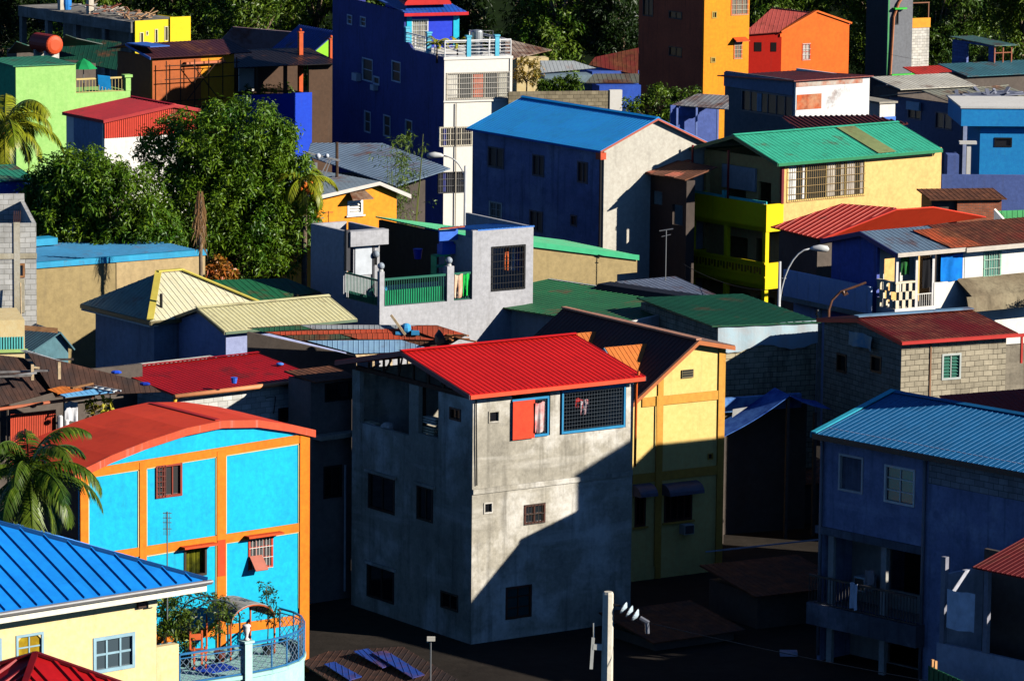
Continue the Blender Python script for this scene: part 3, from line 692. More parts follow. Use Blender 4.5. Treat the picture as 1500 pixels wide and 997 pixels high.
# ------------------------------------------------------------------ cream house with the blue hip roof, bottom left
b = House('cream_house', 'cream house with a blue standing seam hip roof, bottom left', 'house', 229, 900, 50, 40)
b.W = 0
ut = 0; u0 = b.V(-190, 940)[0]; zt = b.V(229, 876)[1]
h = [b.rv(24, 928, 63, 985), b.rv(137, 930, 197, 981), b.rv(-40, 938, 1.5, 995)]
mb = MB(); wall(mb, 'v', 0, u0, 0, -.3, zt, h, .16); mb.box(u0, 0, 7, 7.15, -.3, zt); mb.box(u0, u0 + .15, .16, 7, -.3, zt); mb.box(-.15, 0, .165, 7, -.3, zt)
mb.build('wall', M_CREAM, b.root)
FR = plain(C(150, 186, 200))
win(b, 'v', h[0], FR, 'glass', 2, 2, curtain=cloth(C(206, 176, 40), C(120, 100, 20)), gm=None, label='arched window with a yellow curtain') if False else None
def archwin(hh, lb):
    a0, a1, s0, s1 = hh; f = MB(); k = 10; rr = .42
    # corner fillets that round the top of the opening
    for sg in (0, 1):
        cx = a0 + rr if sg == 0 else a1 - rr; q = [((a0 if sg == 0 else a1), s1)]
        for i in range(k + 1): t = math.pi / 2 * i / k; q.append((cx + (-1 if sg == 0 else 1) * rr * math.cos(t), s1 - rr + rr * math.sin(t)))
        f.prism([pt('v', 0, a, -.004, z) for a, z in q], pt('v', 0, 0, -.15, 0))
    f.build('arch_corner', M_CREAM, b.root)
    o = win(b, 'v', hh, FR, 'glass', 2, 3, gm=glass((.06, .06, .05, 1)), curtain=None, label=lb)
    g = MB(); bx(g, 'v', 0, a0 + .05, a1 - .05, -.054, -.045, s0 + .05, s1 - .05); o2 = g.build('curtain', cloth(C(214, 186, 40), C(150, 120, 20)), o)
archwin(h[0], 'arched window with a yellow curtain')
win(b, 'v', h[2], FR, 'glass', 2, 2)
win(b, 'v', h[1], FR, 'glass', 3, 2, gm=glass((.06, .09, .11, 1), .12), fw=.09, label='six pane window with a pale blue frame')
# roof
zE = b.V(304, 848, -.75)[1]; uE = b.V(304, 848, -.75)[0]; n_ = math.tan(math.radians(24)); D_ = 5.2
zR = zE + D_ * n_; uH = uE - D_ * 1.28
A, B_, Cc, D2 = (uE, -.75, zE), (u0 - 2, -.75, zE), (u0 - 2, -.75 + D_, zR), (uH, -.75 + D_, zR)
E_ = (uE, -.75 + 2 * D_, zE)
rf = roof(b, [[B_, A, D2, Cc], [A, E_, D2], [E_, (u0 - 2, E_[1], zE), Cc, D2]], M_BLUEROOF, .56, w=.07, h=.06)
m_ = MB(); m_.bar(A, D2, .22, .06); m_.bar((uE, -.75, zE + .02), (uH, D2[1], zR + .03), .12, .08); m_.build('hip_cap', metal(C(20, 84, 150)), rf)
m_ = MB(); q = [(-.77, zE - .01), (-.90, zE - .02), (-.92, zE - .06), (-.84, zE - .15), (-.77, zE - .15)]
m_.prism([(u0 - 2, v, z) for v, z in q], (uE - u0 + 2.1, 0, 0)); m_.build('gutter', M_GUT, b.root)
m_ = MB(); m_.box(u0 - 2, uE - .02, -.74, -.70, zE - .36, zE - .06); m_.box(uE - .06, uE - .02, -.70, 9, zE - .36, zE - .06); m_.box(u0 - 2, uE - .06, -.70, 8, zE - .37, zE - .33); m_.build('soffit', paint(C(240, 232, 208), .05, .1), b.root)
m_ = MB(); a0, a1, s0, s1 = b.rv(200, 881, 211, 889); bx(m_, 'v', 0, a0, a1, .003, .12, s0, s1); m_.build('vent_box', plain(C(70, 50, 40)), b.root)
m_ = MB(); a0, a1, s0, s1 = b.rv(213, 877, 226, 887); bx(m_, 'v', 0, a0, a1, .003, .16, s0, s1); m_.build('junction_box', plain(C(220, 205, 165)), b.root)
m_ = MB(); a0, a1, s0, s1 = b.rv(229, 945, 262, 1100); m_.box(.004, a1, 0, .25, s0, s1); m_.build('parapet', M_CREAM, b.root)
CRM = b
# red hip roof at the very bottom
b = House('red_hip_house', 'house with a dark red ribbed hip roof peeping in at the bottom edge', 'house', 52, 958, 53, 40)
zz = b.z0; Lh, Wd = 5.0, 3.2
M_DRED = metal(C(176, 18, 22), .0, .15, .45)
A = (0, 0, zz); 
roof(b, [[(-Wd, -Wd, zz - 1.45), (Wd, -Wd, zz - 1.45), A], [(Wd, -Wd, zz - 1.45), (Wd, Wd, zz - 1.45), A], [(Wd, Wd, zz - 1.45), (-Wd, Wd, zz - 1.45), A], [(-Wd, Wd, zz - 1.45), (-Wd, -Wd, zz - 1.45), A]], M_DRED, .36, w=.16, h=.07)
m_ = MB()
for s in ((-1, -1), (1, -1), (1, 1), (-1, 1)): m_.bar((0, 0, zz + .05), (s[0] * Wd, s[1] * Wd, zz - 1.40), .18, .08)
m_.build('hip_cap', metal(C(120, 12, 18)), b.root)
m_ = MB(); m_.box(-2.8, 2.8, -2.8, 2.8, 0, zz - 1.5); m_.build('wall', M_WHITE, b.root)

# ------------------------------------------------------------------ round ended terrace before the cyan house
zt = 2.6; b = CY
tpts = [b.loc(atz(*p, zt)) for p in ((263, 958), (361, 943), (398, 936), (420, 930.5), (437, 924), (444, 917.5), (446, 911), (441, 902), (430, 896), (410, 890.5))]
tb = thing('roof_terrace', 'round ended terrace with a pale aqua parapet and blue lattice railing', 'terrace', b.O, b.a)
P2 = [(p.x, p.y) for p in tpts]
m_ = MB(); m_.prism([(x, y, -.3) for x, y in P2] + [(P2[-1][0] - 4, P2[-1][1] + .3 if P2[-1][1] < -.3 else -.05, -.3), (P2[0][0] - .5, -.05, -.3)], (0, 0, zt - 1.12 + .3)); m_.build('slab', paint(C(172, 224, 216), .05, .2), tb)
m_ = MB()
for (x, y), (x2, y2) in zip(P2, P2[1:]):
    d = Vec((x2 - x, y2 - y, 0)).normalized(); nn = Vec((-d.y, d.x, 0)) * .06
    m_.prism([(x - nn.x, y - nn.y, zt - 1.12), (x2 - nn.x, y2 - nn.y, zt - 1.12), (x2 + nn.x, y2 + nn.y, zt - 1.12), (x + nn.x, y + nn.y, zt - 1.12)], (0, 0, .12))
m_.build('parapet', paint(C(172, 224, 216), .05, .2), tb)
def lattice(root, P, z0, z1, step=.26):
    r1, r2 = MB(), MB(); s = 0
    for (x, y), (x2, y2) in zip(P, P[1:]):
        A, B = Vec((x, y, 0)), Vec((x2, y2, 0)); L = (B - A).length; n = max(1, round(L / step)); h = z1 - .14 - z0 - .08
        r1.bar((x, y, z1), (x2, y2, z1), .06, .06); r1.bar((x, y, z0 + .05), (x2, y2, z0 + .05), .05, .05); r1.bar((x, y, z1 - .14), (x2, y2, z1 - .14), .03, .03)
        k = max(1, round(h / step))
        for i in range(n):
            for j in range(k):
                p, q = A.lerp(B, i / n), A.lerp(B, (i + 1) / n); za, zb2 = z0 + .08 + h * j / k, z0 + .08 + h * (j + 1) / k
                r2.bar((p.x, p.y, za), (q.x, q.y, zb2), .014); r2.bar((p.x, p.y, zb2), (q.x, q.y, za), .014)
    for (x, y) in P: r1.bar((x, y, z0), (x, y, z1), .04)
    o = r1.build('railing', plain(C(46, 116, 170), .4), root); r2.build('wire_lattice', plain(C(120, 140, 160)), o)
lattice(tb, P2[:2], zt - 1.0, zt); lattice(tb, P2[1:], zt - 1.0, zt)
m_ = MB(); x, y = P2[1]; m_.box(x - .14, x + .14, y - .14, y + .14, zt - 1.25, zt + .06); m_.box(x - .19, x + .19, y - .19, y + .19, zt + .06, zt + .13); m_.build('gate_post', paint(C(190, 232, 226), .05, .15), tb)
m_ = MB(); m_.lathe((0, 0, 0), [(.1, 0), (.1, .05), (.05, .1), (.07, .2), (.12, .35), (.10, .42), (.15, .48), (.12, .52)], 12); one(m_, 'garden_urn', plain(C(238, 236, 230)), 'white urn on top of the pale terrace post', 'urn', b.w(x, y, zt + .13), smooth=True)
# curved awning on orange posts
q = [b.loc(atz(*p, 3.1)) for p in ((338, 884), (412, 905))]
aw = thing('curved_awning', 'grey translucent arched awning over the terrace gate', 'awning', b.O, b.a)
A0 = b.P(352, 906, z=2.85); m_ = MB(); ux, vy = A0.x - .35, A0.y; Wd = 1.75; dep = 1.5
arc = [(ux + Wd * (.5 - .5 * math.cos(math.pi * k / 12)) , 2.72 + .55 * math.sin(math.pi * k / 12)) for k in range(13)]
for (a, z), (a2, z2) in zip(arc, arc[1:]): m_.prism([(a, vy, z), (a2, vy, z2), (a2, vy + dep, z2), (a, vy + dep, z)], (0, 0, .025))
m_.build('canopy_sheet', metal(C(176, 172, 164), .0, .2, .6), aw)
m_ = MB()
for a, z in (arc[0], arc[-1]):
    for vv in (vy + .05, vy + dep - .05): m_.tube([(a, vv, 1.5), (a, vv, z)], .035, 6)
for vv in (vy + .03, vy + dep - .03): m_.tube([(a, vv, z - .03) for a, z in arc], .025, 5)
m_.build('post', plain(C(206, 96, 46)), aw)
# vine covered trellis arch
tr = thing('trellis_arch', 'dark iron trellis arch with a climbing vine beside the cream house', 'trellis', b.O, b.a)
m_ = MB(); T0 = b.P(275, 935, z=2.4); cs = []
for vv in (0, .7, 1.4):
    m_.tube([(T0.x + (.9 - .9 * math.cos(math.pi * k / 14)) * 1.15, T0.y + vv, (1.4 if k in (0, 14) else 2.7 + .85 * math.sin(math.pi * k / 14))) for k in range(15)], .03, 5)
    for k in range(1, 14, 2): cs.append(Vec((T0.x + (.9 - .9 * math.cos(math.pi * k / 14)) * 1.15, T0.y + vv, 2.7 + .85 * math.sin(math.pi * k / 14) + .03)))
for k in range(0, 15, 2):
    x_ = T0.x + (.9 - .9 * math.cos(math.pi * k / 14)) * 1.15; z_ = 2.7 + .85 * math.sin(math.pi * k / 14); m_.tube([(x_, T0.y, z_), (x_, T0.y + 1.4, z_)], .02, 5)
m_.build('iron_frame', plain(C(38, 60, 66)), tr)
m_ = MB()
for c in cs: leafset(m_, c, .26, 30, .14)
for k in range(26): leafset(m_, Vec((T0.x + R.uniform(-.5, .5), T0.y + R.uniform(0, .8), 1.55 + .07 * k)), .28, 26, .16)
LEAF_V = leafm(C(28, 44, 14), C(50, 76, 22), C(120, 130, 40))
m_.build('vine', LEAF_V, tr, fix=False, uv=False)
# pots and plants on the terrace
def potplant(px, py, z, lb, c, hgt=.9, n=240, ls=.16, rad=.35, group=None, leaf=None, lobes=1, pot=True):
    p = atz(px, py, z); t = thing('potted_plant', lb, 'plant', p, 0, group)
    m_ = MB(); m_.lathe((0, 0, 0), [(.14, 0), (.20, .30), (.22, .32), (.20, .34), (.17, .33)], 12); m_.build('pot', plain(c), t, smooth=False)
    m_ = MB(); m_.tube([(0, 0, .3), (.03, .02, hgt * .7)], .02, 5)
    for k in range(5): m_.tube([(0, 0, hgt * .5), (R.uniform(-.25, .25), R.uniform(-.25, .25), hgt * R.uniform(.8, 1.2))], .012, 4)
    m_.build('stem', M_TRUNK, t)
    m_ = MB()
    for k in range(n // 12): leafset(m_, Vec((R.gauss(0, rad * .55), R.gauss(0, rad * .55), hgt * R.uniform(.55, 1.25))), .14, 12, ls)
    m_.build('foliage', leaf or leafm(C(36, 62, 14), C(70, 104, 24), C(150, 160, 50)), t, fix=False, uv=False); return t
potplant(243, 977, 1.48, 'tall leafy climber in a pot beside the cream wall corner', C(90, 70, 60), 2.0, 620, .2, .36)
potplant(270, 975, 1.48, 'leafy plant in a dark blue grey pot under the trellis', C(52, 70, 84), 1.5, 420, .17, .38)
potplant(322, 968, 1.48, 'dark trailing plant between the orange posts of the awning', C(120, 60, 40), 1.6, 420, .15, .34)
potplant(392, 958, 1.48, 'small bushy tree plant above the grey arched awning', C(60, 60, 60), 2.0, 360, .14, .42, leaf=leafm(C(24, 44, 20), C(44, 70, 30), C(80, 100, 40)))
p = atz(290, 978, 1.48); m_ = MB()
for sx in (-.2, .2):
    for sy in (-.2, .2): m_.box(sx - .03, sx + .03, sy - .03, sy + .03, 0, .75 if sy < 0 else 1.2)
m_.box(-.24, .24, -.24, .24, .55, .61); m_.box(-.2, .2, .17, .22, .9, 1.1); one(m_, 'wooden_chair', plain(C(214, 96, 44)), 'orange wooden chair frame standing on the terrace', 'chair', p, .4)
p = atz(312, 979, 1.49); m_ = MB(); m_.box(-.6, .7, -.5, .5, 0, .02); one(m_, 'blue_tarp_mat', cloth(C(24, 70, 190)), 'blue plastic sheet laid on the terrace floor behind the lattice', 'tarp', p, b.a)
# ------------------------------------------------------------------ right hand house with the ribbed blue roof
b = House('blue_roof_house', 'weathered grey house with a ribbed blue roof and cyan ridge flashing', 'house', 1203, 655, 43.5, 43)
# origin is the far left corner here: the visible left face runs towards the camera (v negative)
zt = b.z0; v0 = b.U(1640, 700)[0]; uA, zA = 0, 0
pe = b.P(1190, 634, u=-.55); zE = pe.z; vB = pe.y
r_ = ray(1306, 573); q = b.P(1306, 573, v=vB); uR, zR = q.x, q.z
Wd = 2 * uR
h = [b.ru(1229, 667, 1264, 720), b.ru(1296, 684, 1340, 738), b.ru(1214, 785, 1352, 858)[:2] + (0, 0), b.ru(1420, 690, 1470, 745)]
zs1 = b.U(1205, 775)[1]; zs2 = b.U(1205, 880)[1]; zs3 = b.U(1205, 910)[1]; vS = b.U(1357, 700)[0]
M_SHADE_PALE = concrete(C(124, 130, 160), C(172, 178, 204), .5, .7)  # blue of the shaded walls put into the concrete colour
h1 = (vS + .1, -.18, zs2 - .05, zs1 - .12); h2 = (vS + .1, -.18, zs2 - 2.6, zs2 - .55)
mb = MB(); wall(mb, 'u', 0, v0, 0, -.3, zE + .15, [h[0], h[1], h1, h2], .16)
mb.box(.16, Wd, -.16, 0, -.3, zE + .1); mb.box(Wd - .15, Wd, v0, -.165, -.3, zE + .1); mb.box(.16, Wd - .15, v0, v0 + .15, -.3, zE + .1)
mb.prism([(0, -.16, zE + .1), (Wd, -.16, zE + .1), (uR, -.16, zR - .1)], (0, .155, 0)); mb.build('wall', M_SHADE_PALE, b.root)
M_RBLUE = metal(C(22, 112, 166), 0, .08, .6); M_CYT = metal(C(62, 190, 214), .05, .1, .5)
rf = roof(b, [[(-.55, vB, zE), (-.55, v0, zE), (uR, v0, zR), (uR, vB, zR)], [(Wd + .55, v0, zE), (Wd + .55, vB, zE), (uR, vB, zR), (uR, v0, zR)]], M_RBLUE, .24, w=.05, h=.013)
sl = (zR - zE) / (uR + .55); m_ = MB()
for sg in (1, -1):
    e = -.58 if sg == 1 else Wd + .58
    m_.prism([(e, vB - .20, zE + .03), (uR, vB - .20, zR + .06), (uR, vB + .04, zR + .06), (e, vB + .04, zE + .03)], (0, 0, .03)); m_.prism([(e, vB + .04, zE + .03), (uR, vB + .04, zR + .06), (uR, vB + .04, zR - .12), (e, vB + .04, zE - .15)], (0, .02, 0))
m_.build('rake_flashing', M_CYT, b.root)
m_ = MB(); m_.prism([(uR - .16, v0, zR - .16 * sl + .05), (uR, v0, zR + .07), (uR + .16, v0, zR - .16 * sl + .05)], (0, vB - v0, 0)); m_.build('ridge_cap', M_RBLUE, rf)
m_ = MB(); m_.box(-.57, -.53, v0, vB, zE - .2, zE - .01); m_.build('fascia', plain(C(40, 36, 40)), b.root)
m_ = MB()
for v in (-.12, vS): m_.tube([(-.09, v, .2), (-.09, v, zE - .1)], .06, 7)
o = m_.build('downpipe', plain(C(120, 120, 128)), b.root, smooth=True)
win(b, 'u', h[0], plain(C(190, 190, 190)), 'open', 2, 1, curtain=cloth(C(110, 112, 130)), label='window with a grey curtain drawn half way')
win(b, 'u', h[1], plain(C(224, 222, 216)), 'glass', 2, 3, gm=glass((.04, .05, .07, 1), .15), label='six pane window with pale glazing bars')
# recessed loggias: back wall, columns, railing, slabs
m_ = MB()
for hh in (h1, h2):
    wall(m_, 'u', 1.5, vS, -.165, hh[2] - .1, hh[3] + .2, [(vS + .35, vS + 1.0, hh[2], hh[3] - .2), (vS + 1.5, vS + 2.9, hh[2] + .55, hh[3] - .25)], .12)
    m_.box(.165, 1.49, vS, -.165, hh[2] - .3, hh[2] - .11)
m_.build('loggia_wall', paint(C(150, 146, 140)), b.root)
m_ = MB(); bx(m_, 'u', 0, vS - .1, .12, .005, .45, zs3 - .05, zs2 - .02); bx(m_, 'u', 0, vS - .1, .12, .005, .35, zs2 - 2.95, zs2 - 2.62); bx(m_, 'u', 0, vS, .1, .005, .12, zs1 - .14, zs1 + .12); m_.build('slab_band', concrete(C(92, 92, 98), C(140, 140, 150)), b.root)
m_ = MB(); 
for vv in (-.55, (vS) * .62): bx(m_, 'u', 0, vv - .12, vv + .12, -.13, .002, h1[2], h1[3]); bx(m_, 'u', 0, vv - .12, vv + .12, -.13, .0025, h2[2], h2[3])
m_.build('column', paint(C(168, 166, 160)), b.root)
railing(b.root, [(-.40, .05), (-.40, vS - .05)], zs2, zs2 + .95, plain(C(60, 58, 62)), .14, .07)
# blockwork band on the right part
a0, a1, s0, s1 = b.ru(1368, 686, 1640, 726); m_ = MB(); m_.prism([pt('u', 0, vS - .1, -.02, zE - 1.1), pt('u', 0, v0, -.02, zE - 1.1), pt('u', 0, v0, -.02, zE - .15), pt('u', 0, vS - .1, -.02, zE - .15)], (-.025, 0, 0)); m_.build('block_band', block(C(150, 148, 150), C(96, 94, 98)), b.root)
RB = b
v, z = b.U(1262, 818, -.3); hang('white_towel', 'white towel hung over the dark loggia rail', 'laundry', b.w(-.47, v, zs2 + 1.0), b.ev, .32, .9, cloth(C(225, 228, 240)))
v, z = b.U(1285, 825, -.3); hang('grey_shirt', 'small grey shirt drying beside the white towel on the loggia', 'laundry', b.w(-.47, v, zs2 + 1.55), b.ev, .4, .5, cloth(C(150, 140, 140)))
P = b.w(.35, -.95, zs2 + .9); m_ = MB(); m_.box(-.3, .3, -.25, .25, 0, .5); o = one(m_, 'air_conditioner', plain(C(205, 205, 205)), 'white box air conditioner on the loggia of the blue roofed house', 'air conditioner', b.w(.9, -1.35, zs2 + .45), b.a)
m_ = MB(); m_.box(-.33, -.301, -.2, .2, .06, .44); m_.build('grille', plain(C(50, 50, 52)), o)

# annex with the red tip roof, white sheet, lower right
b = House('annex_house', 'small dark annex with a red roof tip at the right edge', 'house', 1372, 940, 47, 43)
zt = b.z0; v0 = b.U(1660, 1000)[0]
m_ = MB(); wall(m_, 'u', 0, v0, .0, -.3, zt, (), .15); m_.box(.16, 4, -.15, 0, -.3, zt + 2.2); m_.build('wall', paint(C(176, 178, 190)), b.root)
zE2 = b.P(1425, 828, u=-.3).z; m_ = MB()
for v in (-.2, -2.0): m_.box(.0, .16, v - .09, v + .09, zt, zE2)
m_.build('post', paint(C(140, 140, 150)), b.root)
A = b.P(1424, 829, z=zE2 + .02); m_ = MB(); roofpoly(m_, [(A.x, A.y, zE2), (A.x, v0, zE2), (A.x + 3, v0, zE2 + .75), (A.x + 3, A.y, zE2 + .75)], .05, .2); m_.build('roof', metal(C(120, 26, 24), .15, .2, .7), b.root)
m_ = MB(); m_.box(2.0, 2.15, v0, -.16, -.3, zE2); m_.build('back_wall', M_DKWALL, b.root)
p0 = b.P(1388, 862, u=-.25); p1 = b.P(1428, 868, u=-.25); hang('white_sheet', 'large white sheet hung to dry under the red roof tip', 'laundry', b.w(p0.x, p0.y, p0.z), b.w(p1.x, p1.y, 0) - b.w(p0.x, p0.y, 0), (b.w(p1.x, p1.y, 0) - b.w(p0.x, p0.y, 0)).length, 1.25, cloth(C(226, 230, 240)), amp=.03)
g0 = at(1362, 975, F / 47.6); g1 = at(1418, 988, F / 48.4); gt = thing('green_gate', 'green sheet metal gate with two orange posts, bottom right', 'gate', (g0.x, g0.y, 0), math.atan2(g1.y - g0.y, g1.x - g0.x)); L_ = (g1 - g0).xy.length; m_ = MB(); m_.box(0, L_, -.02, .02, .1, g0.z)
for k in range(9): m_.box(L_ * k / 8 - .02, L_ * k / 8 + .02, -.045, -.02, .1, g0.z + .02)
m_.build('panel', plain(C(30, 96, 62)), gt)
for x in (.05, .25):
    m_ = MB(); m_.box(x - .04, x + .04, .03, .11, 0, g0.z + .22); m_.build('post', plain(C(230, 170, 110)), gt)

# ------------------------------------------------------------------ block house with the rusty red roof
b = House('block_house', 'bare concrete block house with a rusty dark red roof', 'house', 1321, 500, 38.6, 27)
b.ext(1474, 1207, 500); 
g = b.ru(1000, 0, 1001, 1)
uo = b.P(1490, 489, v=-.25).x; ze = b.P(1323, 499, v=-.25).z; H = ze - .05
pr = b.P(1256, 466, u=-.2); vr, zr = pr.y, pr.z
hw = [b.rv(1380, 518, 1407, 555)]; lw_ = [b.ru(1276, 521, 1291, 545), b.ru(1226, 518, 1240, 545)]
shell(b, H, hw, lw_, M_GREYBLK, gables=[('u', 0, [(.16, H), (b.L, H), (vr, zr - .1)])])
M_RR = metal(C(112, 26, 22), .42, .2, .6, (.20, .05, .025, 1))
zb = ze
gable_u(b, -.2, uo, -.3, b.L + .25, vr, ze, zr, M_RR, plain(C(190, 44, 36)), None, sp=.2, zb=zb)
m_ = MB(); m_.box(-.2, uo, vr - .1, vr + .28, zr + .055, zr + .10); m_.build('ridge_flashing', metal(C(120, 160, 190), .1), b.root)
m_ = MB(); m_.bar((-.22, -.32, ze - .08), (uo + .35, -.34, ze - .1), .12, .12); m_.box(uo + .12, uo + .2, -.38, -.30, ze - 1.2, ze - .12); m_.build('eave_beam', plain(C(196, 48, 40)), b.root)
win(b, 'v', hw[0], plain(C(190, 196, 190)), 'louvre', 2, 1, gm=glass((.05, .18, .13, 1), .25), label='green glass louvre window')
for h in lw_: win(b, 'u', h, M_BLACK, 'glass', 1, gm=glass((.01, .01, .01, 1)))
m_ = MB(); bx(m_, 'v', 0, b.V(1361, 560)[0], b.V(1363, 560)[0], .003, .04, 1, H - .1); m_.build('conduit', plain(C(150, 110, 80)), b.root)
m_ = MB(); bx(m_, 'v', 0, b.V(1476, 550)[0], b.V(1500, 550)[0] + 3, -1.2, -.9, -.3, b.V(1480, 512)[1]); m_.build('side_wall', concrete(C(120, 112, 98), C(170, 160, 140)), b.root)
# torn tarpaulins on the shaded gable
v, z = b.U(1252, 492, -.25); hang('torn_tarp', 'torn pale blue tarpaulin scraps hung under the rusty gable', 'tarp', b.w(-.22, v + .6, z + .15), -b.ev, 1.9, .55, cloth(C(150, 190, 210), C(214, 210, 190)), amp=.08)
BLK = b
# house squeezed behind the blue roof, only its red eave shows
b = House('red_eave_house', 'house whose bright red roof edge shows between the block house and the blue roof', 'house', 1418, 607, 42.0, 27)
z = b.z0; m_ = MB(); roofpoly(m_, [(-.2, -1.5, z - .3), (8, -1.5, z - .3), (8, 1.6, z + .45), (-.2, 1.6, z + .45)], .05, .24); m_.build('roof', metal(C(206, 52, 34), .05, .1, .6), b.root)
m_ = MB(); m_.box(-3.4, 7.8, -1.3, 1.5, -.2, z - .42); m_.box(1.5, 7.8, 1.501, 7.5, -.2, 6.3); m_.build('wall', M_DKWALL, b.root); roof(b, [[(1.3, 1.7, 6.32), (8, 1.7, 6.32), (8, 7.7, 6.2), (1.3, 7.7, 6.2)]], M_RUST, .3)  # rear wing and its flat roof added out of sight to shade the yard

# unseen block added past the right edge to shade the yellow house
b = House('shade_block', 'unseen four-storey block added past the right edge to shade the yellow house', 'house', 1851, 600, 43.8, 33)
TL, TH, TW = 11.0, 11.3, 6.0
m_ = MB(); wall(m_, 'v', 0, 0, TW, -.2, TH, [(.8 + 1.8 * k, 1.8 + 1.8 * k, 3 * j + .9, 3 * j + 2.1) for k in range(3) for j in range(4)], .15); wall(m_, 'u', 0, .151, TL, -.2, TH, [(1.2 + 2.6 * k, 2.3 + 2.6 * k, 3 * j + .9, 3 * j + 2.1) for k in range(4) for j in range(4)], .15); m_.box(TW - .15, TW, .151, TL, -.2, TH); m_.box(.15, TW - .15, TL - .15, TL, -.2, TH); m_.build('wall', M_WHITE, b.root)
roof(b, [[(-.2, -.2, TH + .02), (TW + .2, -.2, TH + .02), (TW + .2, TL + .2, TH + .2), (-.2, TL + .2, TH + .2)]], M_RUST, .3)

b = House('shade_tower', 'unseen tall tower added past the right edge to shade the concrete house', 'tower', 1718, 600, 44.24, 0)  # added out of view, raises the shadow edge on the concrete house
m_ = MB(); wall(m_, 'v', 0, 0, 3, -.2, 14.7, [(1, 2, 3 * j + 1, 3 * j + 2.2) for j in range(4)], .15); wall(m_, 'u', 0, .151, 3.4, -.2, 14.7, [(1.2, 2.2, 3 * j + 1, 3 * j + 2.2) for j in range(4)], .15); m_.box(2.85, 3, .151, 3.4, -.2, 14.7); m_.box(.15, 2.85, 3.25, 3.4, -.2, 14.7); m_.build('wall', M_WHITE, b.root); roof(b, [[(-.1, -.1, 14.72), (3.1, -.1, 14.72), (3.1, 3.5, 14.9), (-.1, 3.5, 14.9)]], M_RUST, .3)

# ------------------------------------------------------------------ tarp covered carport and white block wall building in the centre right
b = House('tarp_building', 'low block building draped with pale tarpaulin under a dark green roof', 'house', 1051, 470, 37.5, 24)
b.ext(1197, None, 470); b.L = 7; H = b.V(1120, 474)[1]
shell(b, H - .02, (), (), block(C(188, 176, 146), C(92, 84, 70), stain=.75), L=b.L, W=b.W)
zb_ = b.P(1055, 441, v=5.2).z
m_ = MB(); roofpoly(m_, [(-.3, -.15, H + .04), (b.W + .1, -.15, b.V(1197, 469)[1]), (b.W + .1, 6.8, b.V(1197, 469)[1] + .1), (-.3, 6.8, H + .25)], .06, .3); m_.build('roof', metal(C(18, 84, 56), .05, .2, .6), b.root)
m_ = MB(); n = 30
for i in range(n):
    u0_, u1_ = b.W * i / n, b.W * (i + 1) / n; dd = lambda u: .03 + .04 * (1 + math.sin(u * 5)) * .5; zl = lambda u: H - .95 - .12 * math.sin(u * 2.3) + .02 * math.sin(u * 11)
    m_.prism([pt('v', 0, u0_, dd(u0_), H + .02), pt('v', 0, u1_, dd(u1_), H + .02), pt('v', 0, u1_, dd(u1_) + .02, zl(u1_)), pt('v', 0, u0_, dd(u0_) + .02, zl(u0_))], pt('v', 0, 0, .012, 0))
m_.build('tarpaulin', cloth(C(206, 214, 218), C(180, 204, 214)), b.root)
m_ = MB(); m_.tube([(b.W - .1 + .03 * math.sin(k), -.12 - .1 * (k % 2), H + .1 + .05 * k) for k in range(8)], .04, 5); m_.build('cord', M_BLACK, b.root)
# carport with blue tarps in front of it
b = House('carport_shed', 'dark open shed under a sagging blue tarpaulin roof', 'shed', 1062, 640, 38.5, 24)
zt = b.z0 + .15; uM, zM = b.V(1157, 580, 0); uE_, zE_ = b.V(1197, 597, 0)
m_ = MB(); n = 14
for (ua, za, ub, zb2) in ((-.2, zt - .2, uM, zM), (uM, zM, uE_ + .6, zE_ - .1)):
    for i in range(n):
        a, c = i / n, (i + 1) / n; sg = lambda t: -.10 * math.sin(math.pi * t)
        m_.prism([(ua + (ub - ua) * a, 0, za + (zb2 - za) * a + sg(a)), (ua + (ub - ua) * c, 0, za + (zb2 - za) * c + sg(c)), (ua + (ub - ua) * c, 1.3, za + (zb2 - za) * c + sg(c) + .12), (ua + (ub - ua) * a, 1.3, za + (zb2 - za) * a + sg(a) + .12)], (0, 0, .02))
m_.build('tarp_roof', cloth(C(46, 88, 190), C(90, 140, 220)), b.root)
m_ = MB()
for u in (0, uM, uE_): m_.box(u - .06, u + .06, .1, .22, -.2, (zt - .3 if u == 0 else zM - .1 if u == uM else zE_ - .2))
m_.box(-.1, uE_ + .4, 1.6, 1.7, -.2, zE_ - .1); m_.build('frame', M_DKWALL, b.root)
m_ = MB(); m_.box(.2, uE_, 1.32, 1.58, zE_ - .2, zE_ + .35); m_.build('tarp_curtain', cloth(C(70, 120, 210), C(130, 180, 230)), b.root)
p = at(1084, 604, F / 38.6); m_ = MB(); m_.prism([(-.3, 0, -.2), (.28, 0, .22), (-.28, 0, .12)], (0, .04, 0)); one(m_, 'white_flag', cloth(C(235, 235, 230)), 'white scrap of cloth on the blue tarpaulin edge', 'cloth', p)
p = at(1065, 808, F / 39.8); m_ = MB(); m_.bar((-.8, 0, 0), (4.2, 1.2, .35), .05); one(m_, 'pipe_rail', plain(C(200, 205, 220)), 'long pale pipe crossing the dark yard', 'pipe', p)
lowr = House('low_yard_shed', 'long dark low shed filling the shaded yard right of the yellow house', 'shed', 1066, 705, 37.9, 24)
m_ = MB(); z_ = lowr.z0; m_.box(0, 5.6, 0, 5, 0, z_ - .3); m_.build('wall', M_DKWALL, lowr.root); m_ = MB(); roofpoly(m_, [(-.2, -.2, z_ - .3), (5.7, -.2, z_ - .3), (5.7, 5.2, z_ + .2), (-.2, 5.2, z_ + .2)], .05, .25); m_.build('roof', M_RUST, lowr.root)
p = lowr.P(1108, 690, z=z_); zc_ = z_ - .3 + .5 * (p.y + .2) / 5.4
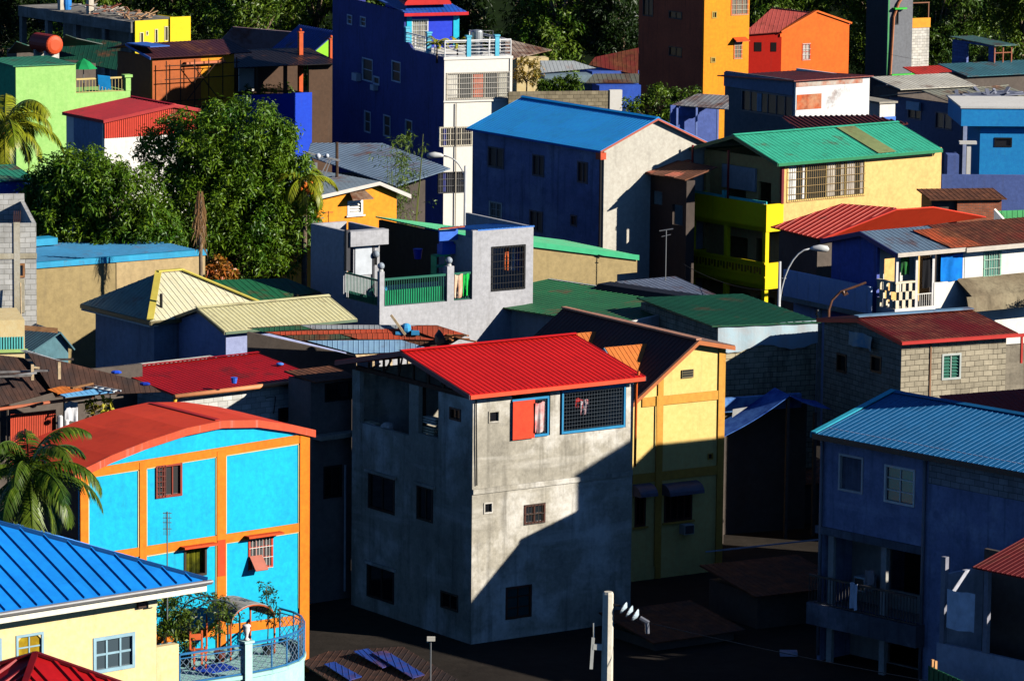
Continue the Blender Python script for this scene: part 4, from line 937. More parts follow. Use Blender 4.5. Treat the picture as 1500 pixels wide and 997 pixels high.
if -.1 < p.y < 5 and 0 < p.x < 5.4: m_ = MB(); roofpoly(m_, [(-.4, -1.2, -.111), (.4, -1.2, -.111), (.4, 1.0, .093), (-.4, 1.0, .093)], .03, .2); one(m_, 'loose_sheet', metal(C(120, 132, 170), .1), 'loose pale metal sheet lying on the dark low shed roof', 'metal sheet', lowr.w(p.x, p.y, zc_ + .05), lowr.a)

for nm, lb, px, py, sc_, w_, l_, a_ in (('low_alley_shed', 'low black roofed shed in the dark yard nearest the loggia house', 1110, 868, 42.2, 3.6, 3.2, 30), ('low_alley_shed', 'low black roofed shed in the dark yard behind the utility pole', 960, 935, 43.2, 3.4, 2.8, 34)):
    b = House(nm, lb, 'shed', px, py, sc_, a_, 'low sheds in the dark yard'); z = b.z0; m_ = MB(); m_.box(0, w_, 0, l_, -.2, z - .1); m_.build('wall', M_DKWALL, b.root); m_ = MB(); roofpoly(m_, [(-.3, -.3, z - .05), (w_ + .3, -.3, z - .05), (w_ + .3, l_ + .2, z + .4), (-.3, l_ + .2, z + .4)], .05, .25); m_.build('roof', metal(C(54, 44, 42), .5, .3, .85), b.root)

# ------------------------------------------------------------------ dark red roof house, centre left
b = House('red_gable_house', 'whitewashed block house under a long dark red corrugated roof', 'house', 257, 590, 41.5, 39)
b.ext(520, None, 560); b.L = 6.5
ze = b.P(256, 578, v=-.3).z; ze2 = b.P(471, 547, v=-.3); H = ze - .06
pr = b.P(163, 541, u=-.25); vr, zr = pr.y, pr.z
hw = [b.rv(408, 596, 445, 615)]
shell(b, H, hw, (), M_WHBLK, L=b.L, W=ze2.x - .2)
M_DR = metal(C(186, 20, 24), .06, .15, .55, (.12, .02, .015, 1))
gable_u(b, -.25, ze2.x, -.3, vr + 2.2, vr, ze, zr, M_DR, None, None, sp=.2, zb=zr - .75)
m_ = MB(); m_.tube([(-.3, -.38, ze - .05), (ze2.x + .3, -.38, ze - .05)], .09, 8); m_.build('gutter', plain(C(230, 150, 100)), b.root, smooth=True)
m_ = MB(); m_.tube([(-.2, -.30, ze - .1), (-.2, -.16, ze - .5), (-.2, -.1, .2)], .07, 8); m_.build('downpipe', plain(C(236, 176, 40)), b.root, smooth=True)
win(b, 'v', hw[0], M_BLACK, 'glass', 2, gm=glass((.01, .01, .01, 1)))
m_ = MB(); u, z = b.V(398, 585); m_.tube([(u - .3, -.05, z + .1), (u, -.25, z + .15), (u, -.12, z - .5)], .02, 4); m_.build('bracket', M_BLACK, b.root)
RG = b
p = b.P(343, 559, z=ze + .35); m_ = MB(); m_.lathe((0, 0, 0), [(.09, 0), (.12, .2), (.13, .21), (.1, .21)], 10); one(m_, 'blue_bucket', plain(C(60, 110, 220)), 'small blue and white bucket on the dark red roof near the gutter', 'bucket', b.w(p.x, p.y, ze + .3))
p = b.P(410, 533, z=zr - .1); m_ = MB(); m_.ball((0, 0, 0), (.15, .13, .06)); one(m_, 'blue_basin', plain(C(70, 130, 220)), 'blue basin lying on the shaded end of the dark red roof', 'basin', b.w(p.x, p.y, p.z), smooth=True)
# dark tenement walls between the red roof house and the concrete house
b = House('dark_tenement', 'dark narrow tenement squeezed beside the concrete house', 'house', 515, 600, 41, 39)
q = b.V(455, 600, 0)[0]
hh = [b.rv(474, 682, 500, 728, 0), b.rv(476, 560, 515, 586, 0)]
m_ = MB(); wall(m_, 'v', 0, q, 0, -.3, b.V(480, 556)[1], hh, .15); m_.box(q, q + .15, .151, 1.2, -.3, b.V(480, 556)[1]); m_.box(q, 0, 1.2, 1.35, -.3, b.V(480, 556)[1]); m_.build('wall', paint(C(120, 112, 108), .2, .5), b.root)
m_ = MB(); m_.tube([(-.35, -.1, .3), (-.35, -.1, b.V(505, 680)[1])], .04, 6); m_.build('downpipe', plain(C(200, 200, 205)), b.root)
m_ = MB(); roofpoly(m_, [(q - .1, -.4, b.V(480, 556)[1] + .05), (.1, -.4, b.V(480, 556)[1] + .05), (.1, 1.5, b.V(480, 556)[1] + .2), (q - .1, 1.5, b.V(480, 556)[1] + .2)], .05, .25); m_.build('roof', M_RUST, b.root)
m_ = MB(); bx(m_, 'v', 0, q + .1, -.05, .003, .5, b.V(480, 640)[1], b.V(480, 640)[1] + .16); m_.build('ledge', M_CONC, b.root)
for h in hh: win(b, 'v', h, M_BLACK, 'glass', 2, gm=glass((.01, .01, .01, 1)))

# ------------------------------------------------------------------ rusty patched shack roof in the middle
b = House('patched_shack', 'shack with a patched roof of rusty, green and pale blue sheets', 'shack', 460, 520, 39.2, 35)
ze = b.P(480, 516, v=0).z; zz = ze
zr = ze + .9
pA, pB, pC = b.P(362, 480, z=zr), b.P(520, 519, z=ze - .05), b.P(684, 490, z=zr - .2); pN = (pB - pA).cross(pC - pA).normalized(); pN = pN if pN.z > 0 else -pN; cw = b.loc(CAM)
def onpl(px, py, off=0):
    r = b.P(px, py, z=zr) - cw; return cw + r * ((pA - cw).dot(pN) / r.dot(pN)) + pN * off
def sheet(parent, cs, mat, lb=None, sp=.2, dz=0.0):
    m_ = MB(); roofpoly(m_, [onpl(x, y, dz) for x, y in cs], .02, sp, w=.05, h=.010); return m_.build('roof_sheet', mat, parent, lb)
mb_ = MB(); roofpoly(mb_, [onpl(362, 480), onpl(520, 519), onpl(640, 516), onpl(684, 490), onpl(640, 476), onpl(440, 475)], .05, .2, w=.05, h=.01); base = mb_.build('roof', metal(C(90, 70, 60), .5, .2, .8), b.root)
ORS = metal(C(200, 80, 48), .3, .2, .7, (.22, .07, .03, 1)); GRN = metal(C(40, 96, 66), .15, .2, .6); PBL = metal(C(150, 192, 226), .03, .1, .5); GRY = metal(C(160, 166, 170), .15, .15, .6)
sheet(base, [(365, 481), (440, 476.5), (456, 482), (385, 486)], GRN, dz=.03)
sheet(base, [(440, 476), (612, 476), (592, 482), (458, 482)], GRY, dz=.04)
sheet(base, [(388, 486.5), (600, 481), (585, 487), (412, 491)], ORS, dz=.06)
sheet(base, [(590, 478), (640, 477.5), (680, 489), (636, 495)], ORS, dz=.08)
sheet(base, [(416, 491.5), (500, 489), (515, 496), (440, 499)], metal(C(70, 90, 70), .45, .2, .8), dz=.05)
sheet(base, [(500, 489.5), (585, 487.5), (640, 498), (525, 497)], ORS, dz=.075)
o = sheet(base, [(450, 499), (588, 498), (640, 514), (520, 518)], PBL, 'pale blue roof sheet', dz=.05)
m_ = MB(); a = b.P(520, 521, z=ze - .4); c_ = b.P(650, 512, z=ze - .45)
m_.bar(a, c_, .10, .18); q = b.P(370, 500, z=zr - .9)
for k in range(6): p = a.lerp(c_, k / 5); m_.box(p.x - .05, p.x + .05, p.y - .05, p.y + .05, -.2, p.z)
m_.build('frame', M_WOODL, b.root)
m_ = MB(); A = b.P(362, 486, z=zr - .3); B_ = b.P(520, 522, z=ze - .35); n = (B_ - A)
m_.prism([(A.x, A.y, -.2), (B_.x, B_.y, -.2), (B_.x, B_.y, B_.z), (A.x, A.y, A.z)], (.12, .08, 0)); m_.build('wall', M_DKWALL, b.root)
def onroof(px, py, z): p = b.P(px, py, z=z); return b.w(p.x, p.y, p.z)
m_ = MB(); m_.ball((0, 0, .2), (.22, .22, .22)); m_.box(-.4, -.05, -.2, .1, 0, .12); m_.box(.2, .5, -.25, .05, 0, .16); one(m_, 'bundled_tarp', cloth(C(70, 160, 214)), 'bundle of light blue plastic on the patched rusty roof', 'bundle', onroof(595, 489, zr - .2))
m_ = MB(); m_.bar((-.35, 0, .75), (.2, 0, 0), .09); one(m_, 'leaning_plank', M_WOODL, 'short pale plank leaning on the patched roof by the blue bundle', 'plank', onroof(586, 490, zr - .2))
m_ = MB(); m_.lathe((0, 0, 0), [(.05, .02), (.3, .1), (.42, .3), (.44, .32), (.3, .16), (.05, .06)], 16); o = one(m_, 'satellite_dish', plain(C(40, 38, 40)), 'black satellite dish on the right end of the patched roof', 'dish', onroof(638, 503, zr - .3)); o.rotation_euler = (1.2, 0, 1.9)
m_ = MB()
for k in range(7): z_ = R.uniform(0, .3); m_.bar((R.uniform(-.8, 0), R.uniform(-.4, .4), z_), (R.uniform(0, 1), R.uniform(-.4, .4), z_ + R.uniform(-.1, .2)), .10, .04)
one(m_, 'scrap_timber', wood(C(170, 110, 70)), 'jumble of broken boards at the right end of the patched roof', 'boards', onroof(660, 500, zr - .42))
for i, (x0, y0, x1, y1, lb) in enumerate(((455, 529, 470, 531, ''), (475, 528, 490, 527, ''))): pass
m_ = MB()
for k in range(7):
    p = b.P(455 + 11 * k, 528 + (k % 3) * 3, z=ze - 1.1); m_.box(p.x - .14, p.x + .14, p.y - .05, p.y + .05, p.z - .07, p.z + .12)
o = m_.build('slat_gap', M_WOODL, b.root)
PSH = b

# ------------------------------------------------------------------ rusty shacks at the left
b = House('rusty_shack', 'sprawling shack under dark rusted roof sheets strewn with junk, left edge', 'shack', 60, 600, 42.3, 36)
def S(cs, mat, sp=.2, name='roof', lb=None):
    m_ = MB(); roofpoly(m_, [b.P(x, y, z=z) for x, y, z in cs], .04, sp, w=.05, h=.010); return m_.build(name, mat, b.root, lb)
z0 = b.P(0, 594, v=0).z + .25
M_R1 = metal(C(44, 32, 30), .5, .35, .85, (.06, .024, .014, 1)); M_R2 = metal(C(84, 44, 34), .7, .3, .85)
S([(-60, 605, z0), (88, 577, z0 - .02), (40, 516, z0 + 1.5), (-60, 522, z0 + 1.5)], M_R1)
S([(82, 581, z0 + .03), (236, 574, z0 - .1), (215, 560, z0 + .25), (40, 516, z0 + 1.52)], M_R1)
S([(70, 569, z0 + .36), (112, 561, z0 + .36), (122, 570, z0 + .22), (84, 577, z0 + .18)], metal(C(190, 104, 40), .2, .2, .7), name='roof_sheet', lb='bright orange rusty roof sheet')
S([(88, 577, z0 + .22), (155, 567, z0 + .26), (168, 573, z0 + .16), (96, 581, z0 + .14)], metal(C(110, 176, 226), .05, .1), name='roof_sheet', lb='pale blue roof sheet')
S([(30, 513, z0 + 1.6), (38, 512, z0 + 1.62), (102, 532, z0 + 1.05), (95, 534, z0 + 1.0)], GRY, name='roof_sheet', lb='narrow grey flashing sheet')
m_ = MB(); a, c_ = b.P(-30, 603, z=z0 - .1), b.P(138, 580, z=z0 - .1); m_.tube([a, c_], .06, 7); m_.build('gutter', plain(C(176, 96, 62)), b.root)
u0_, u1_, s0, s1 = b.rv(15, 603, 82, 660); m_ = MB()
n = 26
for k in range(n): x0 = u0_ + (u1_ - u0_) * k / n; m_.box(x0, x0 + (u1_ - u0_) / n * .55, -.03, .0, s0 - 2, s1); m_.box(x0 + (u1_ - u0_) / n * .55, x0 + (u1_ - u0_) / n, -.01, .02, s0 - 2, s1)
m_.build('corrugated_wall', metal(C(206, 72, 40), .18, .15, .6), b.root, 'orange red corrugated wall panel')
m_ = MB(); m_.box(-3, 5.5, 2.2, 2.35, -.2, z0 + .3)
for x in (0, 13, 96, 164): u, z = b.V(x, 600); m_.tube([(u, .1, -.2), (u, .1, z0)], .04, 5)
a, c_ = b.P(97, 592, v=.1), b.P(180, 581, v=.1); m_.tube([a, c_], .04, 5); m_.build('frame', M_DKWALL, b.root)
RS = b
def onr(px, py, z): p = b.P(px, py, z=z); return b.w(p.x, p.y, p.z)
m_ = MB()
for x in (-.17, .17): m_.bar((x, 0, 0), (x, 1.6, .02), .05)
for k in range(5): m_.bar((-.17, .15 + .33 * k, 0), (.17, .15 + .33 * k, 0), .04)
o = one(m_, 'ladder', plain(C(190, 196, 200)), 'pale short ladder lying on the rusty roof beside the blue sheet', 'ladder', onr(172, 573, z0 + .25)); o.rotation_euler = (0, 0, math.radians(50))
m_ = MB(); m_.box(-.4, -.3, -.04, .04, 0, .55); m_.box(.55, .65, -.04, .04, 0, .6); m_.bar((-.35, 0, .45), (-.1, 0, .42), .07); one(m_, 'wooden_stakes', M_WOODL, 'pair of upright wooden stakes on the rusted roof', 'stakes', onr(62, 556, z0 + .75), .3)
for i, (px, py, L_, a, lb) in enumerate(((10, 535, 1.6, .1, 'pale board lying at the far left of the rusted roof'), (30, 545, 2.0, -.35, 'long grey board slanting across the rusted roof'), (38, 549, .9, .2, 'short grey board under the wooden stakes'), (60, 528, 2.3, -.45, 'long dark plank near the grey flashing'), (120, 566, 1.2, .4, 'brown plank beside the orange sheet'), (15, 552, 1.5, -.3, 'grey batten near the left picture edge roof'))):
    m_ = MB(); m_.box(-L_ / 2, L_ / 2, -.06, .06, 0, .06); o = one(m_, 'loose_board', wood(C(*[(176, 150, 120), (130, 126, 124), (150, 150, 150), (90, 80, 74), (140, 100, 66), (120, 116, 112)][i])), lb, 'board', onr(px, py, z0 + 1.0 - .3 * (py > 560)), b.a + a)
for px, py, c, lb in ((170, 545, C(36, 84, 220), 'crumpled bright blue plastic on the dark roof ridge'), (212, 562, C(30, 60, 170), 'flat dark blue plastic near the roof end')):
    m_ = MB(); m_.ball((0, 0, 0), (.2, .13, .07), 7, 5); one(m_, 'plastic_sheet', cloth(c), lb, 'plastic', onr(px, py, z0 + .6))
u, z = b.V(100, 592, .05); hang('white_cloths', 'white cloths hung under the rusty eave beside the orange wall', 'laundry', b.w(u - .2, -.05, z + .1), b.eu, .5, .7, cloth(C(230, 230, 235)))
for px, col, lb, hg in ((88, C(220, 220, 222), 'white standing pipe section by the orange wall', .5), (97, C(230, 230, 226), 'white plastic jug beside the pipe section', .35)):
    u, z = b.V(px, 620, -.2); m_ = MB(); m_.lathe((0, 0, 0), [(.09, 0), (.10, .05), (.10, hg * .9), (.06, hg)], 9); one(m_, 'plastic_container', plain(col), lb, 'container', b.w(u, -.2, z - .2))
for px, py, lb, c in ((138, 598, 'croton plant with red and yellow leaves under the rusty eave', leafm(C(120, 30, 30), C(90, 110, 30), C(220, 190, 60))), (156, 596, 'yellow green broadleaf plant beside the croton', leafm(C(120, 130, 20), C(170, 170, 40), C(220, 200, 70)))):
    p = b.P(px, py, v=-.35); t = thing('broadleaf_plant', lb, 'plant', b.w(p.x, p.y, p.z - .8)); m_ = MB(); m_.tube([(0, 0, -2.5), (0, 0, .8)], .03, 5); m_.build('stem', M_TRUNK, t)
    m_ = MB()
    for k in range(7): leafset(m_, Vec((R.gauss(0, .12), R.gauss(0, .1), .45 + .11 * k)), .14, 9, .30)
    m_.build('foliage', c, t, fix=False, uv=False)
DG = glass((.012, .012, .015, 1), .4)
M_TANW = paint(C(160, 140, 96), .08, .3); M_BLUT = metal(C(40, 160, 205), .03, .12, .55); M_AQUA = plain(C(90, 220, 214))
# ------------------------------------------------------------------ unfinished block house, left edge
b = House('unfinished_house', 'tall unfinished block house with reinforcing bars at the left edge', 'house', 53, 327, 37.2, 10)
u0 = b.V(-150, 330)[0]; H = b.z0; h = [b.rv(21, 386, 36, 406)]
m_ = MB(); wall(m_, 'v', 0, u0, 0, -.3, H, h, .16); m_.box(-.16, 0, .161, 7, -.3, H); m_.box(u0, 0, 7.001, 7.15, -.3, H + .3); m_.build('wall', M_WHBLK, b.root)
m_ = MB(); a0, a1 = b.V(20, 340)[0], b.V(29, 340)[0]; bx(m_, 'v', 0, a0, a1, -.01, .04, 0, H + .05); bx(m_, 'v', 0, u0, 0.02, -.01, .035, b.V(30, 379)[1], b.V(30, 371)[1]); a0, a1 = b.V(21, 430)[0], b.V(36, 430)[0]; bx(m_, 'v', 0, a0, a1, -.01, .03, b.V(28, 458)[1], h[0][2] - .05); m_.build('column', concrete(C(170, 160, 135), C(205, 198, 180), .3, .3), b.root)
win(b, 'v', h[0], wood(C(170, 120, 80)), 'glass', 2, gm=plain(C(225, 205, 180)), fw=.07)
m_ = MB()
for k in range(4): u = b.V(20 + 3 * k, 320)[0]; m_.tube([(u, .06, H - .1), (u + .03, .06, H + .5)], .012, 4)
m_.build('reinforcing_bars', plain(C(120, 80, 60)), b.root)
p = b.P(34, 440, v=-.5); m_ = MB(); m_.tube([(p.x, -.9, -.2), (p.x - .1, -.4, p.z + .7)], .03, 5); m_.build('prop_pole', M_WOODL, b.root)
# white wall with aqua corrugated skirt
b = House('aqua_skirt_shed', 'white walled shed with an aqua corrugated skirt at the left edge', 'shed', 36, 472, 40, 12)
u0 = b.V(-100, 480)[0]; z1, z2 = b.V(20, 493)[1], b.V(20, 511)[1]; m_ = MB(); m_.box(u0, 0, 0, 3, -.2, b.z0 + .1); m_.build('wall', M_CREAM, b.root)
m_ = MB(); n = 34
for k in range(n): x0 = u0 + (0 - u0) * k / n; m_.box(x0, x0 + (0 - u0) / n * .55, -.05, .0, z2, z1)
m_.build('corrugated_skirt', plain(C(110, 214, 206)), b.root); m_ = MB(); m_.box(u0, .1, -.09, 0.02, z2 - .12, z2); m_.build('trim', plain(C(190, 220, 130)), b.root)
for k, (y0, y1, lb) in enumerate(((482, 488, 'upper tan timber jutting out past the white shed wall'), (485, 491, 'lower tan timber jutting out past the white shed wall'))):
    m_ = MB(); m_.bar((-.6, 0, .1), (.8, .3, -.05), .10); p = at(52, y0, F / 39.5); one(m_, 'timber_beam', M_WOOD, lb, 'timber', p)

# ------------------------------------------------------------------ tan walled house with the blue flashing
b = House('tan_wall_house', 'long tan plastered house with bright blue roof flashing below the mango trees', 'house', 300, 372, 35.2, 34)
u0 = b.V(20, 395)[0]; H = b.z0; L = 6
m_ = MB(); wall(m_, 'v', 0, u0, 0, -.3, H, (), .15); m_.box(-.15, 0, .151, L, -.3, H); m_.box(u0, u0 + .15, .151, L, -.3, H); m_.box(u0, 0, L, L + .15, -.3, H); m_.build('wall', M_TANW, b.root)
u1 = b.V(170, 384)[0]; m_ = MB(); bx(m_, 'v', 0, u1, 0, .003, .03, 0, H - .02); m_.build('panel', paint(C(184, 160, 116), .08, .2), b.root, 'paler right half of the wall')
m_ = MB(); m_.box(u0, .06, -.09, .14, H - .04, H + .20); o = m_.build('flashing', M_BLUT, b.root)
roof(b, [[(u0, .14, H + .1), (0, .14, H + .1), (0, L + .3, H + .1), (u0, L + .3, H + .1)]], metal(C(30, 130, 180), .02, .15), .25)
p = b.P(80, 366, v=5.5); m_ = MB(); m_.box(u0, b.P(78, 366, v=5)[0], 4.6, 5.4, H + .16, H + .45); m_.build('roof_box', M_BLUT, b.root)

# ------------------------------------------------------------------ cream pyramid roof and cream gable roof
b = House('hip_roof_house', 'house with a cream hip roof whose left side looks teal', 'house', 220, 470, 38.2, 36)
ze = b.z0; L = b.U(118, 447)[0]; a = b.P(232, 398, v=L / 2); c_ = b.P(266, 398, v=L / 2); zr = (a.z + c_.z) / 2; uE = c_.x + L / 2
M_CRR = metal(C(230, 222, 184), .02, .06, .6); M_CRR_SHADE = metal(C(110, 150, 140), .05, .12, .5)  # teal is the cream roof with shade put into its colour
roof(b, [[(0, 0, ze), (uE, 0, ze), (c_.x, L / 2, zr), (a.x, L / 2, zr)], [(uE, 0, ze), (uE, L, ze), (c_.x, L / 2, zr)], [(uE, L, ze), (0, L, ze), (a.x, L / 2, zr), (c_.x, L / 2, zr)]], M_CRR, .25)
roof(b, [[(0, L, ze), (0, 0, ze), (a.x, L / 2, zr)]], M_CRR_SHADE, .25, label='left slope, its shade painted teal')
m_ = MB(); m_.bar((0, 0, ze + .06), (a.x, L / 2, zr + .06), .26, .05); m_.bar((a.x - .05, L / 2, zr + .07), (c_.x + .05, L / 2, zr + .07), .26, .05); m_.bar((c_.x, L / 2, zr + .06), (uE, 0, ze + .06), .26, .05); m_.build('hip_cap', metal(C(226, 206, 90)), b.root)
m_ = MB(); m_.box(-.03, 0, 0, L, ze - .17, ze - .02); m_.box(0, uE, -.03, 0, ze - .17, ze - .02); m_.build('gutter', plain(C(110, 100, 70)), b.root)
m_ = MB(); m_.box(.45, uE - .4, .45, L - .4, -.2, ze - .05); m_.build('wall', paint(C(150, 160, 180)), b.root)
m_ = MB(); m_.box(.02, .44, .1, L, ze - .26, ze - .2); m_.build('soffit', M_WHITE, b.root)
b = House('cream_gable_house', 'house with a broad cream corrugated gable roof and a shaded blue gable end', 'house', 331, 490, 38.6, 36)
pe = b.P(334, 485, v=-.3, ); ze = pe.z; ur = b.P(523, 473, v=-.3).x; pa = b.P(288, 451, u=-.25); vr, zr = pa.y, pa.z; L = 2 * vr
gable_u(b, -.25, ur, -.3, L + .3, vr, ze, zr, metal(C(220, 212, 160), .02, .06, .6), plain(C(100, 120, 96)), plain(C(120, 116, 92)), sp=.2, fh=.12)
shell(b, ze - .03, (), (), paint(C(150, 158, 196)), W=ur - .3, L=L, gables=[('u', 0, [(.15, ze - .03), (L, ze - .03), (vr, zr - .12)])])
p = b.P(244, 470, v=L + .1); m_ = MB(); m_.tube([(p.x, L + .5, ze - 2.4), (p.x, L + .5, ze + .95)], .06, 6); m_.build('vent_pipe', M_BLACK, b.root)
b = House('green_roof_shed', 'dark green roofed shed under the mango tree beside the cream hip roof', 'shed', 360, 440, 36.4, 36)
z = b.z0; m_ = MB(); roofpoly(m_, [b.P(300, 425, z=z + .3), b.P(352, 443, z=z - .1), b.P(470, 430, z=z - .1), b.P(420, 405, z=z + .5), b.P(310, 412, z=z + .5)], .05, .3); m_.build('roof', metal(C(30, 96, 60), .1, .2), b.root)
q = b.P(440, 430, z=z - .1); m_ = MB(); m_.box(.2, q.x, .3, 3, -.2, z - .6); m_.build('wall', M_DKWALL, b.root)
b = House('teal_shed', 'small teal walled lean-to in the shade between the red roof and the tan wall', 'shed', 100, 500, 38.8, 30)
z = b.z0; m_ = MB(); m_.box(-1.4, 0, 0, 2, -.2, z - .2); m_.prism([(-1.4, 0, z - .2), (0, 0, z - .2), (-.4, 0, z + .4)], (0, 2, 0)); m_.build('wall', paint(C(90, 130, 140)), b.root); m_ = MB(); roofpoly(m_, [(-1.7, -.2, z - .3), (-.4, -.2, z + .42), (-.4, 2.2, z + .42), (-1.7, 2.2, z - .3)], .04, .25); roofpoly(m_, [(.2, -.2, z - .3), (-.4, -.2, z + .42), (-.4, 2.2, z + .42), (.2, 2.2, z - .3)], .04, .25); m_.build('roof', metal(C(80, 120, 130), .1), b.root)
b = House('blue_tarp_shed', 'low shed with blue sheeting behind the unfinished house, left edge', 'shed', 48, 262, 34.2, 30)
z = b.z0; m_ = MB(); m_.box(-3, 0, 0, 2, -.2, z - .05); m_.build('wall', paint(C(40, 86, 190)), b.root); m_ = MB(); roofpoly(m_, [(-3, -.2, z), (.1, -.2, z), (.1, 2.2, z + .4), (-3, 2.2, z + .4)], .04, .25); m_.build('roof', metal(C(50, 140, 110), .1), b.root)

# ------------------------------------------------------------------ house with the long green mono-pitch roof (behind the terrace house)
b = House('green_monopitch_house', 'tan walled house with a long green mono-pitch roof behind the grey terrace', 'house', 654, 339, 34.6, 34)
u1 = b.V(934, 374)[0]; zA = b.z0; zB = b.V(934, 374)[1]; L = b.U(552, 313)[0]; uw = b.V(904, 390)[0]; zc = lambda u: zA + (zB - zA) * u / u1
m_ = MB(); m_.prism([(0, 0, -.2), (uw, 0, -.2), (uw, 0, zc(uw) - .1), (0, 0, zc(0) - .1)], (0, .15, 0)); m_.prism([(uw, 0, zc(uw) - .95), (u1 - .02, 0, zc(u1) - .75), (u1 - .02, 0, zc(u1) - .1), (uw, 0, zc(uw) - .1)], (0, .15, 0)); m_.box(uw - .15, uw, .151, L, -.2, zc(uw) - .15); m_.box(0, uw - .15, L - .15, L, -.2, zc(u1)); m_.build('wall', M_TANW, b.root)
m_ = MB(); m_.box(0, .15, .152, L - .16, -.2, zA - .12); m_.build('left_wall', paint(C(60, 56, 52)), b.root, 'dark bare left wall')
roof(b, [[(0, -.1, zA), (u1, -.1, zB), (u1, L + .1, zB), (0, L + .1, zA)]], metal(C(34, 160, 104), .03, .1, .45), .25)
m_ = MB(); m_.prism([(0, -.13, zA + .03), (u1, -.13, zB + .03), (u1, -.13, zB - .2), (0, -.13, zA - .2)], (0, .03, 0)); m_.build('fascia', plain(C(56, 176, 122)), b.root)

# ------------------------------------------------------------------ grey terrace house
b = House('terrace_house', 'smooth grey house with a roofed terrace, globe lamps and green railings', 'house', 556, 475, 36.6, 33)
b.ext(780, 455, 470); zf = b.V(600, 446)[1]; zp = zf            # top of parapet
v1 = b.U(503, 420)[0]; zt = b.U(503, 338)[1]; uP = b.V(692, 400)[0]; zP = b.V(692, 338)[1]
hw = [b.rv(720, 360, 769, 424)]
m_ = MB(); wall(m_, 'v', 0, 0, uP, -.3, zp, (), .15); wall(m_, 'v', 0, uP, b.W, -.3, zP, hw, .15)
wall(m_, 'u', 0, .151, v1, -.3, zp, (), .15); wall(m_, 'u', 0, v1, b.L, -.3, zt, (), .15)
m_.box(uP, uP + .15, .151, 2.6, zp - 1, zP - .3); m_.box(b.W - .15, b.W, .151, 5, -.3, zP); m_.box(.15, b.W - .15, b.L - .15, b.L, -.3, zp - .5)
m_.box(.16, b.W - .16, .16, b.L - .16, zp - .25, zp - .05)
ut = b.V(562, 380, v1)[0]; zl = b.P(540, 358, v=v1).z
d0, d1, s0, s1 = b.V(509, 400, v1)[0], b.V(541, 400, v1)[0], zp - .1, zl
wall(m_, 'v', v1, .151, ut - .25, zp - .06, zl, [(d0, d0 + .28, zp + 1.0, zl - .05)], .12); m_.box(.151, ut - .3, b.L - .16, b.L - .01, zp, zt)
m_.box(.16, ut + .05, v1 - .30, v1 + .16, zl, zt - .02); m_.box(ut - .25, ut - .1, v1 + .16, b.L - .2, zp, zt - .02)
m_.build('wall', M_GREYP, b.root)
m_ = MB(); bx(m_, 'v', v1, d0 + .35, d1 + .1, .003, .04, zp + .9, zl - .1); m_.build('door', plain(C(200, 206, 212)), b.root)
m_ = MB(); bx(m_, 'v', v1, d1 + .12, d1 + .22, -.02, .06, zp, zl); m_.build('door_frame', plain(C(70, 70, 76)), b.root)
m_ = MB(); m_.box(.02, .2, v1 - .2, v1 - .05, zl - 1.0, zt + .05); m_.build('drain_channel', plain(C(60, 60, 64)), b.root)
win(b, 'v', hw[0], M_BLACK, 'open', 4, 1, bm_=M_BLACK)
for i, (c1, c2, lb) in enumerate((((190, 70, 40), (220, 110, 60), 'rust red shirt hanging behind the barred terrace window'), ((236, 236, 240), (220, 220, 230), 'white shirt hanging behind the barred terrace window'), ((60, 90, 160), (90, 120, 190), 'blue shirt hanging behind the barred terrace window'))):
    u, z = b.V((743, 752, 760)[i], 362, .45); hang('hanging_shirt', lb, 'laundry', b.w(u - .12, .45, z), b.eu, .24, .95, cloth(C(*c1), C(*c2)))
GRAIL = plain(C(28, 104, 84)); GPOLE = plain(C(90, 170, 150))
up, up2 = b.V(562, 440)[0], b.V(655, 440)[0]; ph = b.V(559, 398)[1]
for k, u in enumerate((0, up2)):
    w_ = b.V(563, 440)[0] if k == 0 else b.V(665, 440)[0] - up2
    m_ = MB(); m_.box(u, u + w_, .003, w_ * .9, zp - .02, ph); m_.build('post', M_GREYP, b.root)
    t = thing('globe_lamp', ('glass globe lamp on the corner post of the grey terrace', 'glass globe lamp on the middle post of the grey terrace')[k], 'lamp', b.w(u + w_ / 2, w_ * .45, ph), b.a, 'globe lamps on the terrace posts')
    m_ = MB(); m_.lathe((0, 0, 0), [(.1, 0), (.1, .06), (.05, .1)], 10); m_.build('base', plain(C(210, 210, 205)), t); m_ = MB(); m_.ball((0, 0, .22), .15, 14, 9); m_.build('globe', glass((.35, .4, .45, 1), .08), t, smooth=True)
zr = b.V(600, 407)[1]
pm = b.P(549, 372, v=2.4); t = thing('globe_lamp', 'dim globe lamp in the shade under the green terrace roof', 'lamp', b.w(b.V(549, 372, v1)[0], v1 - .1, b.V(549, 377, v1)[1]), b.a, 'globe lamps on the terrace posts'); m_ = MB(); m_.ball((0, 0, .15), .15, 14, 9); m_.build('globe', glass((.35, .4, .45, 1), .08), t, smooth=True)
m_ = MB(); m_.lathe((0, 0, -.3), [(.05, 0), (.05, .32)], 8); m_.build('base', M_BLACK, t)
r1 = railing(b.root, [(up + .02, .1), (up2 - .02, .1)], zp, zr, GRAIL, .11, .09); railing(b.root, [(b.V(665, 430)[0], .1), (uP - .02, .1)], zp, zr, GRAIL, .11, .09); railing(b.root, [(.1, .3), (.1, v1 - .05)], zp, zr - .05, GRAIL, .11, .07)
m_ = MB(); m_.box(up + .05, up2 - .05, .2, .22, zp + .02, zp + .62); m_.build('shade_net', cloth(C(28, 150, 96)), b.root, 'green shade net tied behind the railing')
m_ = MB(); m_.box(.2, .22, .4, v1 - .1, zp + .02, zp + .3); m_.build('shade_net', cloth(C(28, 150, 96)), b.root)
